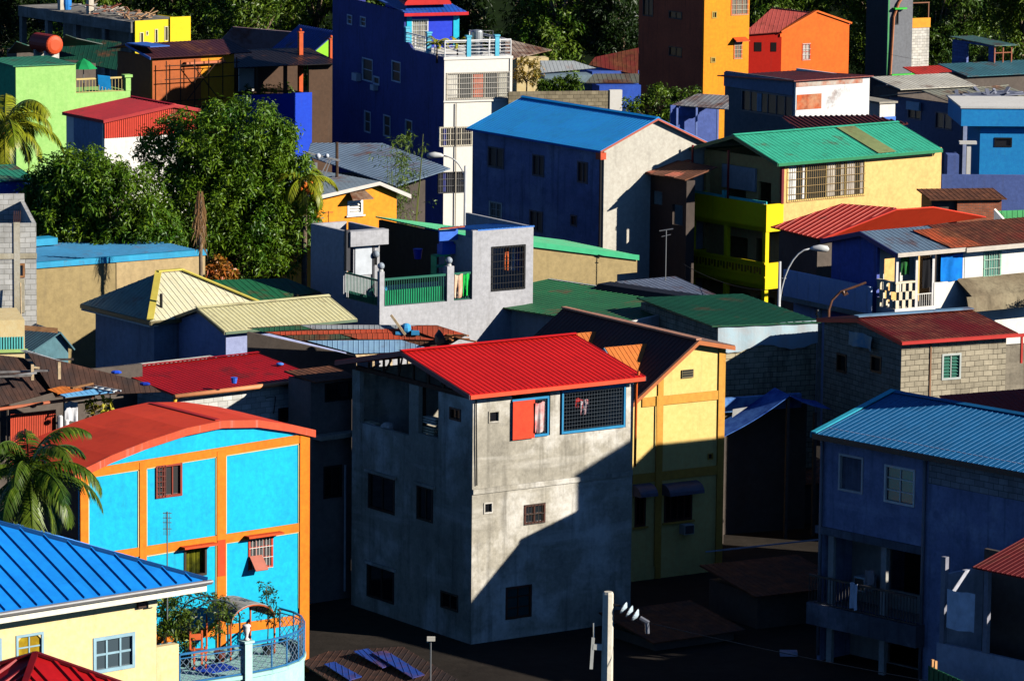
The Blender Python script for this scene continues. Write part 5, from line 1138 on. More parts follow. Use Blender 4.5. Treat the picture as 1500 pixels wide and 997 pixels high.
for (px, col, lb, w_, h_) in ((570, C(40, 150, 200), 'light blue barrel shaped bag behind the terrace railing', .18, .75),):
    u = b.V(px, 430)[0]; m_ = MB(); m_.lathe((0, 0, 0), [(w_, 0), (w_ * 1.05, .1), (w_, h_ * .8), (w_ * .6, h_)], 12); one(m_, 'plastic_drum', plain(col), lb, 'drum', b.w(u, .42, zp - .02))
u = b.V(666, 415)[0]; hang('pink_towels', 'pink and cream towels hung on the short green railing', 'laundry', b.w(u, .02, zr - .03), b.eu, .42, .95, cloth(C(236, 170, 130), C(240, 210, 180)))
u = b.V(679, 415)[0]; hang('green_towel', 'bright green towel beside the pink towels on the railing', 'laundry', b.w(u, .02, zr - .03), b.eu, .3, .9, cloth(C(36, 190, 80)))
# roofed pavilion top: blue sheet and beam
m_ = MB(); roofpoly(m_, [(uP + .25, .0, zP + .02), (b.W + .05, .0, zP + .02), (b.W + .05, 2.9, zP - .22), (uP + .25, 2.9, zP - .22)], .05, .2); m_.build('roof', metal(C(40, 120, 210), .03), b.root)
u, z = b.V(642, 345, 1.2); u2 = uP - .02; m_ = MB(); m_.box(u, u2, 1.1, 1.2, z - .22, z + .22); m_.build('blue_beam', paint(C(60, 110, 210)), b.root)
m_ = MB(); m_.bar((u - .15, .95, z + .3), (uP + .1, .8, z + .36), .08, .05); m_.build('roof_plank', wood(C(190, 100, 70)), b.root)
u, z = b.V(612, 372, 3.5); m_ = MB(); m_.lathe((0, 0, 0), [(.14, 0), (.2, .4), (.21, .42), (.18, .42)], 12); one(m_, 'blue_pail', plain(C(30, 60, 200)), 'deep blue pail hanging in the dark terrace', 'pail', b.w(u, 3.5, z - .2))
u, z = b.V(655, 372, 1.4); m_ = MB(); m_.box(-.3, .35, -.2, .2, 0, .4); m_.box(-.25, .3, -.15, .15, .4, .5); one(m_, 'blue_crate', plain(C(40, 100, 214)), 'blue box on the green shelf at the pavilion side', 'crate', b.w(u, 1.5, z), b.a)
m_ = MB()
for k in (0, .55, 1.0): m_.box(-.4, .3, -.2, .2, k * -.8 - .06, k * -.8)
for s in (-.4, .27): m_.box(s, s + .03, -.2, .2, -.9, .0)
one(m_, 'green_shelf', plain(C(50, 190, 130)), 'green shelf rack under the blue box on the terrace', 'shelf', b.w(u - .2, 1.5, z - .01), b.a)
TER = b

# ------------------------------------------------------------------ dark green roof with the white gable wall
b = House('green_slope_house', 'house with a dark green roof and a stained white gable wall', 'house', 916, 471, 36.8, 46)
W_ = b.V(1050, 470)[0]; ze = b.z0; zr = b.V(1050, 442)[1]; L = 9.5
m_ = MB(); m_.prism([(0, 0, -.2), (W_, 0, -.2), (W_, 0, zr), (0, 0, ze - .05)], (0, .15, 0)); m_.box(W_ - .15, W_, .151, L, -.2, zr - .05); m_.box(0, .15, .151, L, -.2, ze - .12); m_.build('wall', paint(C(214, 210, 200), .06, .5, C(120, 96, 50)), b.root)
roof(b, [[(-.4, .14, ze - .12), (-.4, L, ze - .12), (W_ + .1, L, zr - .06), (W_ + .1, .14, zr - .06)]], metal(C(16, 96, 52), .05, .22, .6), .3)
m_ = MB(); q0, q1 = b.P(862, 420, u=W_ - .6), b.P(1040, 441, u=W_ - .6); m_.prism([(W_ - .9, q1.y + .4, zr - .3), (W_ + .3, q1.y + .4, zr - .05), (W_ + .3, q1.y + .4, zr + .14), (W_ - .5, q1.y + .4, zr + .12)], (0, 6, 0)); m_.build('tar_strip', plain(C(26, 26, 30)), b.root)

# ------------------------------------------------------------------ yellow balcony house
b = House('balcony_house', 'three-storey peach and yellow house with two yellow balconies and a green roof', 'house', 1123, 300, 31.6, 38)
W_ = b.V(1379, 240)[0]; L = b.U(1009, 285)[0]; pe0, pe1 = b.P(1131, 240, v=-.4), b.P(1381, 218, v=-.4); ze = (pe0.z + pe1.z) / 2; ub = b.V(1148, 300)[0]
pr0 = b.P(1074, 198, v=L / 2); zr = pr0.z; 
hw = [b.rv(1153, 237, 1267, 291)]
M_PEACH = paint(C(236, 188, 116), .05, .16); M_YLW = paint(C(252, 218, 8), .06, .25)
z1t, z1b = b.V(1124, 300)[1], b.V(1124, 340)[1]; z2t, z2b = b.U(1120, 386)[1], b.U(1120, 424)[1]
m_ = MB(); wall(m_, 'v', 0, ub, W_, -.3, ze + .02, hw, .15); wall(m_, 'u', ub + .25, .151, L, -.3, ze - .02, [(1.2, 2.2, z2b, z2b + 2.1), (2.8, 4.4, z2b + .9, z2b + 2.0), (1.2, 2.1, z1b + .1, z1b + 2.1), (3, 4.5, z1b + 1.0, z1b + 2.0), (.8, 2.0, .1, z2b - .6), (2.6, 4.2, .9, z2b - .6)], .15)
m_.box(W_ - .15, W_, .151, L, -.3, ze - .02); m_.box(ub, W_ - .15, L, L + .15, -.3, ze - .02); m_.build('wall', M_PEACH, b.root)
for zt_, zb_, nm in ((z1t, z1b, ''), (z2t, z2b, '')):
    m_ = MB(); m_.box(0, ub + .2, .13, L, zb_ - .0, zb_ + .2); m_.box(0, .12, 0, L, zb_ - .003, zt_); m_.box(.121, ub, 0, .12, zb_ - .003, zt_); m_.box(.121, ub, L - .12, L, zb_, zt_); o = m_.build('balcony', M_YLW, b.root)
    if zt_ == z2t:
        d = MB(); n = 8
        for k in range(n):
            a0 = .2 + (L - .4) * k / n
            for q in range(3): bx(d, 'u', 0, a0 + .1 + q * .2, a0 + .22 + q * .2, .002, .02, zt_ - .55 + .1 * (q % 2), zt_ - .22)
        d.build('breeze_pattern', plain(C(120, 100, 10)), o)
        d = MB(); bx(d, 'u', 0, 0, L, .002, .06, zt_ - .05, zt_ + .05); bx(d, 'u', 0, 0, L, .002, .05, zt_ - .68, zt_ - .62); d.build('rail_trim', M_YLW, o)
m_ = MB()
for v in (.05, L * .5, L - .3):
    m_.box(.02, .24, v, v + .22, z2t, z1b - .01); m_.box(.02, .24, v, v + .22, -.2, z2b - .01)
m_.build('column', M_YLW, b.root)
for v in (.06, L * .52):
    m_ = MB(); m_.box(.04, .22, v + .15, v + .33, z1t - .05, z1t + (.35 if v > 1 else .02)); m_.build('aqua_post', M_AQUA, b.root)
m_ = MB(); m_.box(.121, .16, .15, L - .15, z1t - .4, z1t + .12); m_.build('aqua_lining', M_AQUA, b.root)
m_ = MB(); m_.box(ub - .16, ub - .02, -.02, .12, z1t - .02, ze); 
for v in (L * .5, L - .2): m_.box(.02, .1, v, v + .08, z1t, ze + .3)
m_.build('roof_post', plain(C(120, 30, 36)), b.root)
m_ = MB(); m_.box(ub + .1, ub + .22, 2.2, 4.6, z1t + .3, z1t + 1.4); m_.build('bleached_panel', paint(C(190, 190, 190)), b.root, 'pale panels behind the shaded upper terrace')
win(b, 'v', hw[0], plain(C(226, 190, 110)), 'grille', 4, 1, gm=glass((.03, .03, .025, 1)), bm_=plain(C(170, 140, 90)), fw=.07, label='wide four bay window with ochre frame')
for k, (c1, lb) in enumerate(((C(230, 230, 226), 'w'), (C(220, 206, 120), 'y'), (C(186, 176, 160), 'g'), (C(180, 170, 158), 'g'))):
    if k == 1: continue
    a0, a1, s0, s1 = hw[0]; w4 = (a1 - a0) / 4; m_ = MB(); n = 10
    for i in range(n):
        f0, f1 = i / n, (i + 1) / n; x0, x1 = a0 + w4 * (k + .08 + .84 * f0), a0 + w4 * (k + .08 + .84 * f1)
        m_.prism([pt('v', 0, x0, -.05 + .02 * math.sin(7 * f0), s0 + .1), pt('v', 0, x1, -.05 + .02 * math.sin(7 * f1), s0 + .1), pt('v', 0, x1, -.05 + .02 * math.sin(7 * f1), s1 - .06), pt('v', 0, x0, -.05 + .02 * math.sin(7 * f0), s1 - .06)], (0, .006, 0))
    m_.build('curtain', cloth(c1), b.root)
M_GRN = metal(C(66, 186, 148), .01, .06, .5)
uo = pe1.x; uL_ = pr0.x
rf = gable_u(b, uL_, uo, -.4, L + .8, L / 2, ze, zr, M_GRN, plain(C(40, 130, 84)), plain(C(40, 100, 70)), sp=.26)
m_ = MB(); s0, s1 = b.P(1224, 196, v=L / 2 - .1).x, b.P(1250, 193, v=L / 2 - .1).x
d0, d1 = s0, s1; A = lambda u, t: (u, -.38 + (L / 2 + .3) * t, ze + (zr - ze) * ((L / 2 + .3) * t + .02) / (L / 2 + .4) + .045)
m_.prism([A(d0, 0.01), A(d1, 0.01), A(d1, .99), A(d0, .99)], (0, 0, .012)); m_.build('patched_strip', metal(C(140, 150, 96), .1), rf, 'faded tan strip of sheet')
# antenna on terrace corner
# ------------------------------------------------------------------ orange red hip roof in front of it
b = House('hip_red_house', 'house under a bright orange red hip roof below the yellow balcony house', 'house', 1204, 352, 33.2, 36)
z = b.P(1204, 349, v=0).z; zr = z + 1.15
m_ = MB(); PP = lambda x, y, zz: b.P(x, y, z=zz)
roofpoly(m_, [PP(1129, 334, z), PP(1204, 349, z), PP(1313, 306, zr), PP(1232, 296, zr)], .06, .34, w=.06, h=.022); m_.build('roof', metal(C(222, 66, 42), .02, .08, .5), b.root)
m_ = MB(); B0, E0, C0 = PP(1204, 349, z), PP(1444, 317, z), PP(1313, 306, zr); nn = (E0 - B0).cross(C0 - B0); cw = b.loc(CAM); rr = b.P(1367, 302.5, z=zr) - cw; G0 = cw + rr * ((B0 - cw).dot(nn) / rr.dot(nn)); roofpoly(m_, [B0, E0, G0, C0], .06, .26); m_.build('roof', metal(C(228, 66, 34), .0, .06, .5), b.root)
m_ = MB(); m_.bar(PP(1204, 349, z + .05), PP(1313, 306, zr + .05), .2, .05); m_.build('hip_cap', metal(C(224, 60, 40)), b.root)
l_ = PP(1129, 334, z); m_ = MB(); m_.box(.5, 2.2, .9, l_.y - .3, -.2, z - .1); m_.build('wall', M_DKWALL, b.root)
# ------------------------------------------------------------------ blue gabled house with porch and tarpaulin
b = House('blue_gable_house', 'blue gabled house with a grey and rusty roof and a porch hung with washing', 'house', 1311, 452, 34.4, 34)
pe = b.P(1321, 371, v=-.45); ze = pe.z; pa = b.P(1260, 339, u=-.3); vr, zr = pa.y, pa.z; L = 2 * vr + .2; uE = b.V(1530, 400)[0]; vW = b.U(1284, 420)[0]; uW = b.V(1413, 400)[0]; zb = b.V(1330, 451)[1]
hw = [b.rv(1441, 367, 1466, 405)]
m_ = MB(); wall(m_, 'u', 0, vW, L, -.3, ze, (), .15); m_.prism([pt('u', 0, vW, 0, ze), pt('u', 0, L, 0, ze), pt('u', 0, vr, 0, zr - .1), pt('u', 0, vW, 0, ze + (zr - ze) * vW / vr * .8)], (.15, 0, 0)); m_.build('blue_wall', paint(C(88, 104, 184), .14, .55), b.root)
m_ = MB(); wall(m_, 'v', 0, uW, uE, -.3, ze - .05, hw, .15); wall(m_, 'v', vW, .15, uW, zb - .2, ze, [(.4, 1.2, zb, zb + 2.0), (2.2, 3.4, zb, zb + 2.0)], .12); wall(m_, 'u', uW, .151, vW, -.3, ze, (), .12)
wall(m_, 'v', 0, 0, uW, -.3, zb, (), .15); wall(m_, 'u', 0, .151, vW - .003, -.3, zb - .02, (), .15); m_.box(.16, uW, .16, vW, zb - .3, zb - .1)
m_.build('wall', M_WHITE, b.root)
u1, u2, u3 = b.V(1341, 430)[0], b.V(1368, 430)[0], b.V(1390, 440)[0]; zr1 = b.V(1325, 415)[1]
m_ = MB(); 
for i in range(6):
    for j in range(3):
        if (i + j) % 2 == 0: m_.box(.05 + (u1 - .05) * i / 6, .05 + (u1 - .05) * (i + 1) / 6, .02, .12, zb + (zr1 - zb) * j / 3, zb + (zr1 - zb) * (j + 1) / 3)
m_.box(0, u1, -.01, .15, zr1, zr1 + .08)
for i in range(5):
    for j in range(3):
        if (i + j) % 2 == 0: m_.box(.02, .12, .2 + (vW - .2) * i / 5, .2 + (vW - .2) * (i + 1) / 5, zb + (zr1 - zb) * j / 3, zb + (zr1 - zb) * (j + 1) / 3)
m_.box(-.01, .15, .16, vW, zr1, zr1 + .08); m_.build('breeze_block_parapet', paint(C(224, 210, 180)), b.root)
zl = b.V(1340, 450)[1]; railing(b.root, [(u1 + .05, .05), (u2, .05)], zb - .35, zb + .55, plain(C(225, 222, 212)), .12, .04)
m_ = MB(); m_.box(u2, uW, -.003, .147, zb, b.V(1390, 412)[1]); m_.build('porch_wall', M_WHITE, b.root)
m_ = MB()
for u in (.03, u1, u2 - .1, uW - .1): m_.box(u, u + .13, .02, .13, zr1 + .08 if u < .1 else zb, ze + .05)
m_.build('porch_post', paint(C(214, 210, 206)), b.root)
gu = b.P(1370, 330, v=vr).x; g2 = b.P(1414, 368, v=-.45).x; sl_ = (zr - ze) / (vr + .45)
M_SLB = metal(C(108, 130, 150), .08, .12, .55); M_RS2 = metal(C(112, 40, 26), .6, .25, .8, (.12, .035, .015, 1))
roof(b, [[(-.3, -.45, ze), (g2, -.45, ze), (g2, vr, zr), (-.3, vr, zr)], [(g2, L + .4, ze), (-.3, L + .4, ze), (-.3, vr, zr), (g2, vr, zr)]], M_SLB, .25, label='grey blue roof sheets')
roof(b, [[(g2 + .003, -.5, ze - .02), (uE + 1, -.5, ze - .02), (uE + 1, vr, zr + .03), (g2 + .003, vr, zr + .03)], [(uE + 1, L + .4, ze), (g2 + .003, L + .4, ze), (g2 + .003, vr, zr + .03), (uE + 1, vr, zr + .03)]], M_RS2, .25, label='dark rusty roof sheets')
m_ = MB(); roofpoly(m_, [(g2 - .8, -.46, ze + .06), (g2 + .9, -.46, ze + .06), (g2 + .5, vr * .75, ze + .08 + (zr - ze) * .82), (g2 - 1.3, vr * .75, ze + .08 + (zr - ze) * .82)], .02, .25); m_.build('roof_patch', metal(C(190, 84, 44), .5, .2, .8), b.root, 'orange rusted patch of sheets')
m_ = MB(); m_.box(-.3, g2, -.50, -.46, ze - .16, ze + .02); m_.box(g2, uE + 1, -.55, -.51, ze - .2, ze); m_.build('fascia', plain(C(200, 190, 176)), b.root)
m_ = MB(); m_.prism([(-.33, -.45, ze), (-.33, vr, zr), (-.33, L + .4, ze), (-.33, L + .4, ze - .2), (-.33, vr, zr - .2), (-.33, -.45, ze - .2)], (.03, 0, 0)); m_.build('bargeboard', plain(C(50, 54, 120)), b.root)
win(b, 'v', hw[0], plain(C(150, 200, 170)), 'grille', 3, 1, gm=glass((.10, .28, .22, 1), .3), bm_=plain(C(200, 220, 200)), label='window with pale green louvres and bars')
u, z = b.V(1378, 374, -.02); u9, _ = b.V(1411, 374, -.02); hang('blue_tarp', 'bright blue tarpaulin hung across the porch opening', 'tarp', b.w(u, -.03, z), b.eu, u9 - u, 1.15, cloth(C(10, 120, 214)), amp=.05)
u, z = b.V(1321, 374, .1); hang('green_black_clothes', 'dark clothes with a green hanger drying on the porch', 'laundry', b.w(u, .1, z), b.eu, .4, .85, cloth(C(40, 44, 48), C(50, 150, 60)))
u, z = b.V(1352, 378, .1); hang('black_cloth', 'long black cloth hanging beside the blue tarpaulin', 'laundry', b.w(u, .1, z), b.eu, .6, 1.3, cloth(C(24, 24, 28)))
m_ = MB(); ua, ub_ = b.V(1400, 430)[0], uE; zt1, zt2 = b.V(1450, 407)[1], b.V(1450, 428)[1]; m_.prism([(ua, 0, zt1), (ub_, 0, zt1), (ub_, -1.1, zt2), (ua, -1.1, zt2)], (0, 0, .1)); m_.prism([(ua - .3, -1.11, zt2 + .09), (ub_, -1.11, zt2 + .09), (ub_, -1.3, zt2 - .55), (ua - .3, -1.3, zt2 - .55)], (0, .06, 0)); m_.build('concrete_awning', concrete(C(112, 100, 80), C(150, 138, 112)), b.root)
BGH = b
t = thing('young_tree', 'slender young green tree in front of the mossy concrete awning', 'tree', b.w(ub_ - 1.9, -2.3, 0)); cr, cs = crown([((0, 0, zt2 - .9), (.75, .6, 1.1)), ((.3, 0, zt2 + .0), (.5, .5, .6))], 44, 26, .17, .28); cr.build('crown', leafm(C(40, 70, 20), C(70, 110, 30), C(120, 150, 50)), t, fix=False, uv=False); limbs(cs, (0, 0, -.2), (.1, 0, zt2 - 1.4), .07, 8, 6).build('trunk', M_TRUNK, t)
# low blue wall house left of it
b = House('blue_parapet_house', 'low house with a plain blue parapet wall left of the blue gable', 'house', 1219, 452, 33.9, 34)
z0_, z1_ = b.U(1200, 444)[1], b.U(1200, 405)[1]; Lb = b.U(1147, 430)[0]; m_ = MB(); m_.box(0, .15, -2.6, Lb, z0_, z1_); m_.box(.6, .75, -2.6, Lb, -.2, z0_ + .1); m_.build('wall', paint(C(184, 200, 234), .1, .5), b.root); m_ = MB(); m_.box(-.05, 3, -2.7, Lb + .1, z0_ - .2, z0_ - .01); m_.build('slab', M_CONC, b.root)
for v in (-1.4, .9): m_ = MB(); m_.box(.02, .16, v, v + .15, -.2, z0_ - .2); m_.build('column', M_CONC, b.root)
# pale wall and green roof at the right edge
b = House('green_roof_corner_house', 'house with a light green ribbed roof and white parapet cut by the right edge', 'house', 1458, 312, 32.2, 34)
z = b.z0; m_ = MB(); roofpoly(m_, [b.P(1460, 309, z=z + .9), b.P(1540, 306, z=z + .9), b.P(1560, 338, z=z - .1), b.P(1486, 341, z=z - .1)], .05, .26); m_.build('roof', metal(C(70, 170, 96), .05, .1), b.root)
m_ = MB(); A, B_ = b.P(1456, 308, z=z + 1.0), b.P(1488, 342, z=z); m_.prism([(A.x, A.y, z + 1.05), (B_.x, B_.y, z), (B_.x, B_.y, z - 1.5), (A.x, A.y, z - 1.5)], (.22, .15, 0)); m_.prism([(A.x, A.y, z - 1.5), (B_.x, B_.y, z - 1.5), (B_.x, B_.y, -.2), (A.x, A.y, -.2)], (.22, .15, 0)); m_.build('wall', M_WHITE, b.root)

# ------------------------------------------------------------------ grey house with the blue gable roof
b = House('blue_gable_roof_house', 'grey rendered house under a bright blue gable roof with a lit gable end', 'house', 885, 230, 31.3, 35)
b.ext(1034, 692, 232); ze = b.P(885, 222, u=-.4).z; pa = b.P(964, 173, v=-.25); ur, zr = pa.x, pa.z; v1 = b.P(683, 188, u=-.4).y; pf = b.P(1037, 208, v=-.25)
zw = min(ze, pf.z) - .06
lw_ = [b.ru(715, 216, 738, 246), b.ru(780, 227, 797, 258), b.ru(846, 237, 861, 268), b.ru(776, 309, 795, 339), b.ru(836, 315, 845, 331), b.ru(717, 296, 735, 327)]
M_SHADE_LAV = concrete(C(118, 122, 158), C(158, 162, 194), .5, .7)  # left wall tinted blue, its shade put into the colour
shell(b, zw, (), lw_, paint(C(196, 190, 176), .07, .25), matL=M_SHADE_LAV, gables=[('v', 0, [(0, zw), (b.W, zw), (b.W, zw + .05), (ur, zr - .08), (0, zw + .05)])])
M_BB = metal(C(8, 164, 246), .0, .06, .5)
gable_v(b, -.4, pf.x, -.25, v1, ur, ze, zr, M_BB, plain(C(20, 90, 180)), plain(C(180, 90, 70)), sp=.26, zf=pf.z, fh=.1)
m_ = MB(); m_.box(-.42, -.1, -.3, .1, ze - .42, ze - .1); m_.build('eave_end_block', plain(C(206, 80, 40)), b.root)
for i, h in enumerate(lw_): win(b, 'u', h, plain(C(96, 92, 100)) if i != 5 else M_WHITE, 'glass' if i != 5 else 'grille', 2, 1, gm=DG, fw=.06)
m_ = MB(); m_.tube([(-.08, .15, .2), (-.08, .15, ze - .4)], .07, 6); m_.build('downpipe', M_BLACK, b.root)
# dark rusty shed right of its gable
b = House('rusty_roof_shed', 'dark two-storey shack with a rusty patched roof between the grey gable and balcony house', 'house', 1006, 262, 31.4, 36)
z = b.z0; L = b.U(947, 242)[0]; W_ = 1.6; m_ = MB(); wall(m_, 'u', 0, .0, L, -.2, z - .1, [b.ru(955, 280, 970, 300), b.ru(985, 300, 1000, 330)], .15); m_.box(.151, .5, 0, .15, -.2, z - .1); m_.build('wall', paint(C(70, 60, 54), .2, .5), b.root)
m_ = MB(); roofpoly(m_, [(-.35, -.3, z), (-.35, L - .1, z), (W_, L - .1, z + .5), (W_, -.3, z + .5)], .05, .22); m_.build('roof', metal(C(130, 84, 66), .5, .3, .8), b.root)
m_ = MB(); roofpoly(m_, [(-.36, .5, z + .05), (-.36, 1.3, z + .05), (1.8, 1.5, z + .44), (1.8, .7, z + .44)], .02, .25); roofpoly(m_, [(-.3, 2.4, z + .06), (-.3, 2.9, z + .06), (2.2, 2.8, z + .51), (2.2, 2.3, z + .51)], .02, .25); m_.build('roof_sheet', metal(C(200, 96, 66), .3, .2), b.root)
# clutter at its foot: antenna, pale sheets
p = at(975, 400, F / 34); m_ = MB(); m_.tube([(0, 0, -3), (0, 0, 1.9)], .025, 5); m_.bar((-.3, 0, 1.85), (.3, 0, 1.95), .04); m_.bar((-.2, 0, 1.6), (.2, 0, 1.7), .03); one(m_, 'tv_antenna', M_STEEL, 'thin antenna mast in the dark gap left of the yellow balconies', 'antenna', p)
b = House('low_pale_roof_shed', 'low shed with a pale roof sheet in the shade below the yellow balconies', 'shed', 1000, 442, 34.6, 34)
z = b.z0; m_ = MB(); roofpoly(m_, [(-1, 0, z), (2.2, 0, z), (2.2, 3.6, z + .5), (-1, 3.6, z + .5)], .05, .25); m_.build('roof', metal(C(110, 120, 140), .2), b.root); m_ = MB(); m_.box(-.8, 2, .2, 3.4, -.2, z - .05); m_.build('wall', M_DKWALL, b.root)
# ------------------------------------------------------------------ tall dark blue house
b = House('tall_blue_house', 'tall four-storey house with a dark blue side wall and white balcony front', 'house', 651, 85, 26.0, 22)
b.ext(750, 487, 85); H = b.z0; W_, L = b.W, b.L
vb = b.U(592, 60)[0]; zu = b.U(553, 8)[1] ; vr = b.U(577, 40)[0]
M_NAVY = paint(C(58, 66, 140), .2, .6, C(26, 26, 36)); M_OFFW = paint(C(246, 240, 226), .04, .15)
hs = [b.rv(654, 106, 748, 145), b.rv(644, 186, 692, 214), b.rv(642, 252, 681, 282)]
hl = [b.ru(531, 86, 546, 119), b.ru(574, 90, 587, 120), b.ru(534, 163, 543, 194), b.ru(562, 169, 572, 200), b.ru(594, 176, 604, 208), b.ru(509, 22, 516, 36), b.ru(528, 25, 536, 39), b.ru(547, 112, 556, 124)]
m_ = MB(); wall(m_, 'v', 0, 0, W_, -.3, H, hs, .15); m_.box(W_ - .15, W_, .151, L, -.3, H); m_.box(.15, W_ - .15, .16, L, H - .3, H - .05); m_.build('wall', M_OFFW, b.root)
m_ = MB(); wall(m_, 'u', -.003, 0.004, vb, -.3, H, hl[:5] + hl[7:], .15); wall(m_, 'u', -.003, vb, L, -.3, zu, hl, .15)
m_.box(.151, W_ * .5, L - .15, L, -.3, zu); m_.box(W_ * .5, W_ - .151, L - .15, L, -.3, H); m_.build('side_wall', M_NAVY, b.root)
m_ = MB(); zst = b.U(577, 47)[1]; m_.prism([(-.003, vb, H), (-.003, vb - 1.4, H), (-.003, vb - .7, H + .35), (-.003, vb, H + .35)], (.15, 0, 0)) ; m_.build('stepped_parapet', M_NAVY, b.root)
win(b, 'v', hs[0], plain(C(200, 190, 170)), 'grille', 5, 1, gm=glass((.10, .10, .09, 1), .25), bm_=plain(C(214, 208, 196)), fw=.07, label='wide barred window strip across the upper floor')
for k in range(5):
    if k in (1, 3): continue
    a0, a1, s0, s1 = hs[0]; w5 = (a1 - a0) / 5; m_ = MB(); bx(m_, 'v', 0, a0 + w5 * (k + .12), a0 + w5 * (k + .88), -.054, -.044, s0 + .1, s1 - .1); m_.build('curtain', cloth((C(226, 220, 205), 0, C(200, 120, 96), 0, C(190, 186, 170))[k]), b.root)
win(b, 'v', hs[1], plain(C(226, 216, 190)), 'grille', 3, 1, gm=DG, bm_=plain(C(220, 210, 190))); win(b, 'v', hs[2], M_BLACK, 'grille', 3, 1, gm=DG, bm_=plain(C(120, 120, 120)))
M_LBF = plain(C(190, 200, 220))
for h in hl[:7]: win(b, 'u', h, M_LBF, 'glass', 1, 2, gm=DG, c=-.003, fw=.06)
win(b, 'u', hl[7], M_LBF, 'glass', 1, 1, gm=DG, c=-.003, fw=.08)
for x0, x1, y0, y1 in ((522, 529, 107, 118), (549, 554, 124, 132)): a0, a1, s0, s1 = b.ru(x0, y0, x1, y1); m_ = MB(); bx(m_, 'u', -.003, a0, a1, .003, .3, s0, s1); m_.build('air_conditioner', plain(C(190, 196, 210)), b.root)
m_ = MB(); bx(m_, 'v', 0, -.05, W_ + .05, .003, .06, H - .12, H + .02); bx(m_, 'v', 0, -.05, W_ + .05, .003, .08, hs[0][2] - .14, hs[0][2] - .05); bx(m_, 'v', 0, W_ - .14, W_ + .01, .003, .05, 0, H - .13); m_.build('cornice', M_OFFW, b.root)
m_ = MB(); u = b.V(667, 220)[0]; m_.tube([(u, -.08, .3), (u, -.08, hs[0][2] - .2)], .03, 6); m_.build('downpipe', plain(C(180, 170, 150)), b.root)
WR = plain(C(240, 240, 238))
railing(b.root, [(.05, .06), (W_ - .05, .06)], H, H + .95, WR, horiz=5, top=.07); railing(b.root, [(.06, .1), (.06, vb - .1)], H, H + .9, WR, horiz=5, top=.06); railing(b.root, [(W_ - .06, .1), (W_ - .06, vb)], H, H + .9, WR, horiz=5, top=.06)
m_ = MB()
for (u, v) in ((.0, vb - .3), (.0, vb * .42), (W_ * .33, -.0), (W_ * .75, -.0)): m_.box(u + .01, u + .26, v + .01, v + .26, H - .05, H + 1.15); m_.box(u - .03, u + .3, v - .03, v + .3, H + 1.15, H + 1.23)
m_.build('post', plain(C(100, 200, 226)), b.root)
# roof room with a blue and red hip roof
ua, ub_ = .15, b.V(672, 45, vb)[0]; zr0 = b.P(580, 23, v=vb).z; hd = (b.V(603, 40, vb)[0], b.V(627, 40, vb)[0], H - .05, zr0 - .25)
m_ = MB(); wall(m_, 'v', vb, ua, ub_, H - .05, zr0, [hd], .14); m_.box(ub_ - .14, ub_, vb + .145, L - .4, H - .05, zr0); m_.build('roof_room', paint(C(44, 70, 220), .05, .1), b.root)
m_ = MB(); bx(m_, 'v', vb, ua, hd[0] - .001, .003, .04, H, zr0 - .03); bx(m_, 'v', vb, ub_ - .35, ub_ + .01, .003, .05, H, zr0 - .03); m_.build('cyan_panel', paint(C(40, 196, 226), .04, .1), b.root)
win(b, 'v', hd, plain(C(225, 225, 220)), 'grille', 2, 1, gm=plain(C(150, 146, 130)), c=vb, name='grille_door', bm_=plain(C(235, 235, 230)))
m_ = MB(); m_.box(ua - .35, ub_ + .4, vb - .55, vb - .49, zr0 - .02, zr0 + .16); m_.box(ub_ + .36, ub_ + .42, vb - .49, L, zr0 - .02, zr0 + .16); m_.build('red_fascia', plain(C(214, 36, 44)), b.root)
zr1 = zr0 + 1.5; um = (ua + ub_) / 2
roof(b, [[(ua - .35, vb - .5, zr0 + .12), (ub_ + .4, vb - .5, zr0 + .12), (ub_ - 1.6, vb + 2.6, zr1), (ua + 1.4, vb + 2.6, zr1)], [(ub_ + .4, vb - .5, zr0 + .12), (ub_ + .4, L, zr0 + .12), (ub_ - 1.6, vb + 2.6, zr1)]], metal(C(36, 90, 190), .02), .25)
m_ = MB(); n = 12; uc = b.V(628, 12, vb - .3)[0]
m_.prism([(uc + 1.45 * math.cos(math.pi * k / n), vb - .2, zr0 + .6 + .6 * math.sin(math.pi * k / n)) for k in range(n + 1)], (0, 1.4, .3)); m_.build('red_dormer', metal(C(220, 40, 36), 0, .05), b.root)
roof(b, [[(-.2, vb - .3, zu + .05), (ua + 1.2, vb - .3, zu + .05), (ua + 1.2, L + .2, zu + 1.1), (-.2, L + .2, zu + 1.1)]], metal(C(60, 100, 180), .05), .25, name='side_roof')
p = b.V(699, 79, .9); t = thing('water_tank', 'grey cylindrical steel water tank behind the white roof railing', 'tank', b.w(p[0], .95, H - .05)); m_ = MB(); m_.lathe((0, 0, 0), [(.33, .1), (.34, .12), (.34, .6), (.35, .62), (.34, .64), (.34, 1.4), (.30, 1.48), (.06, 1.52)], 18); m_.build('drum', plain(C(186, 190, 190), .35, .6), t, smooth=False); m_ = MB()
for k in range(3): m_.bar((.26 * math.cos(2.1 * k), .26 * math.sin(2.1 * k), 0), (.26 * math.cos(2.1 * k), .26 * math.sin(2.1 * k), .14), .05)
m_.build('leg', M_STEEL, t); m_ = MB(); m_.tube([(.05, 0, 1.45), (.5, 0, 1.45), (.9, .2, 1.45), (.9, .2, .1)], .025, 5); m_.build('pipe', M_STEEL, t)
LEAF_Y = leafm(C(90, 100, 10), C(170, 170, 20), C(230, 210, 50))
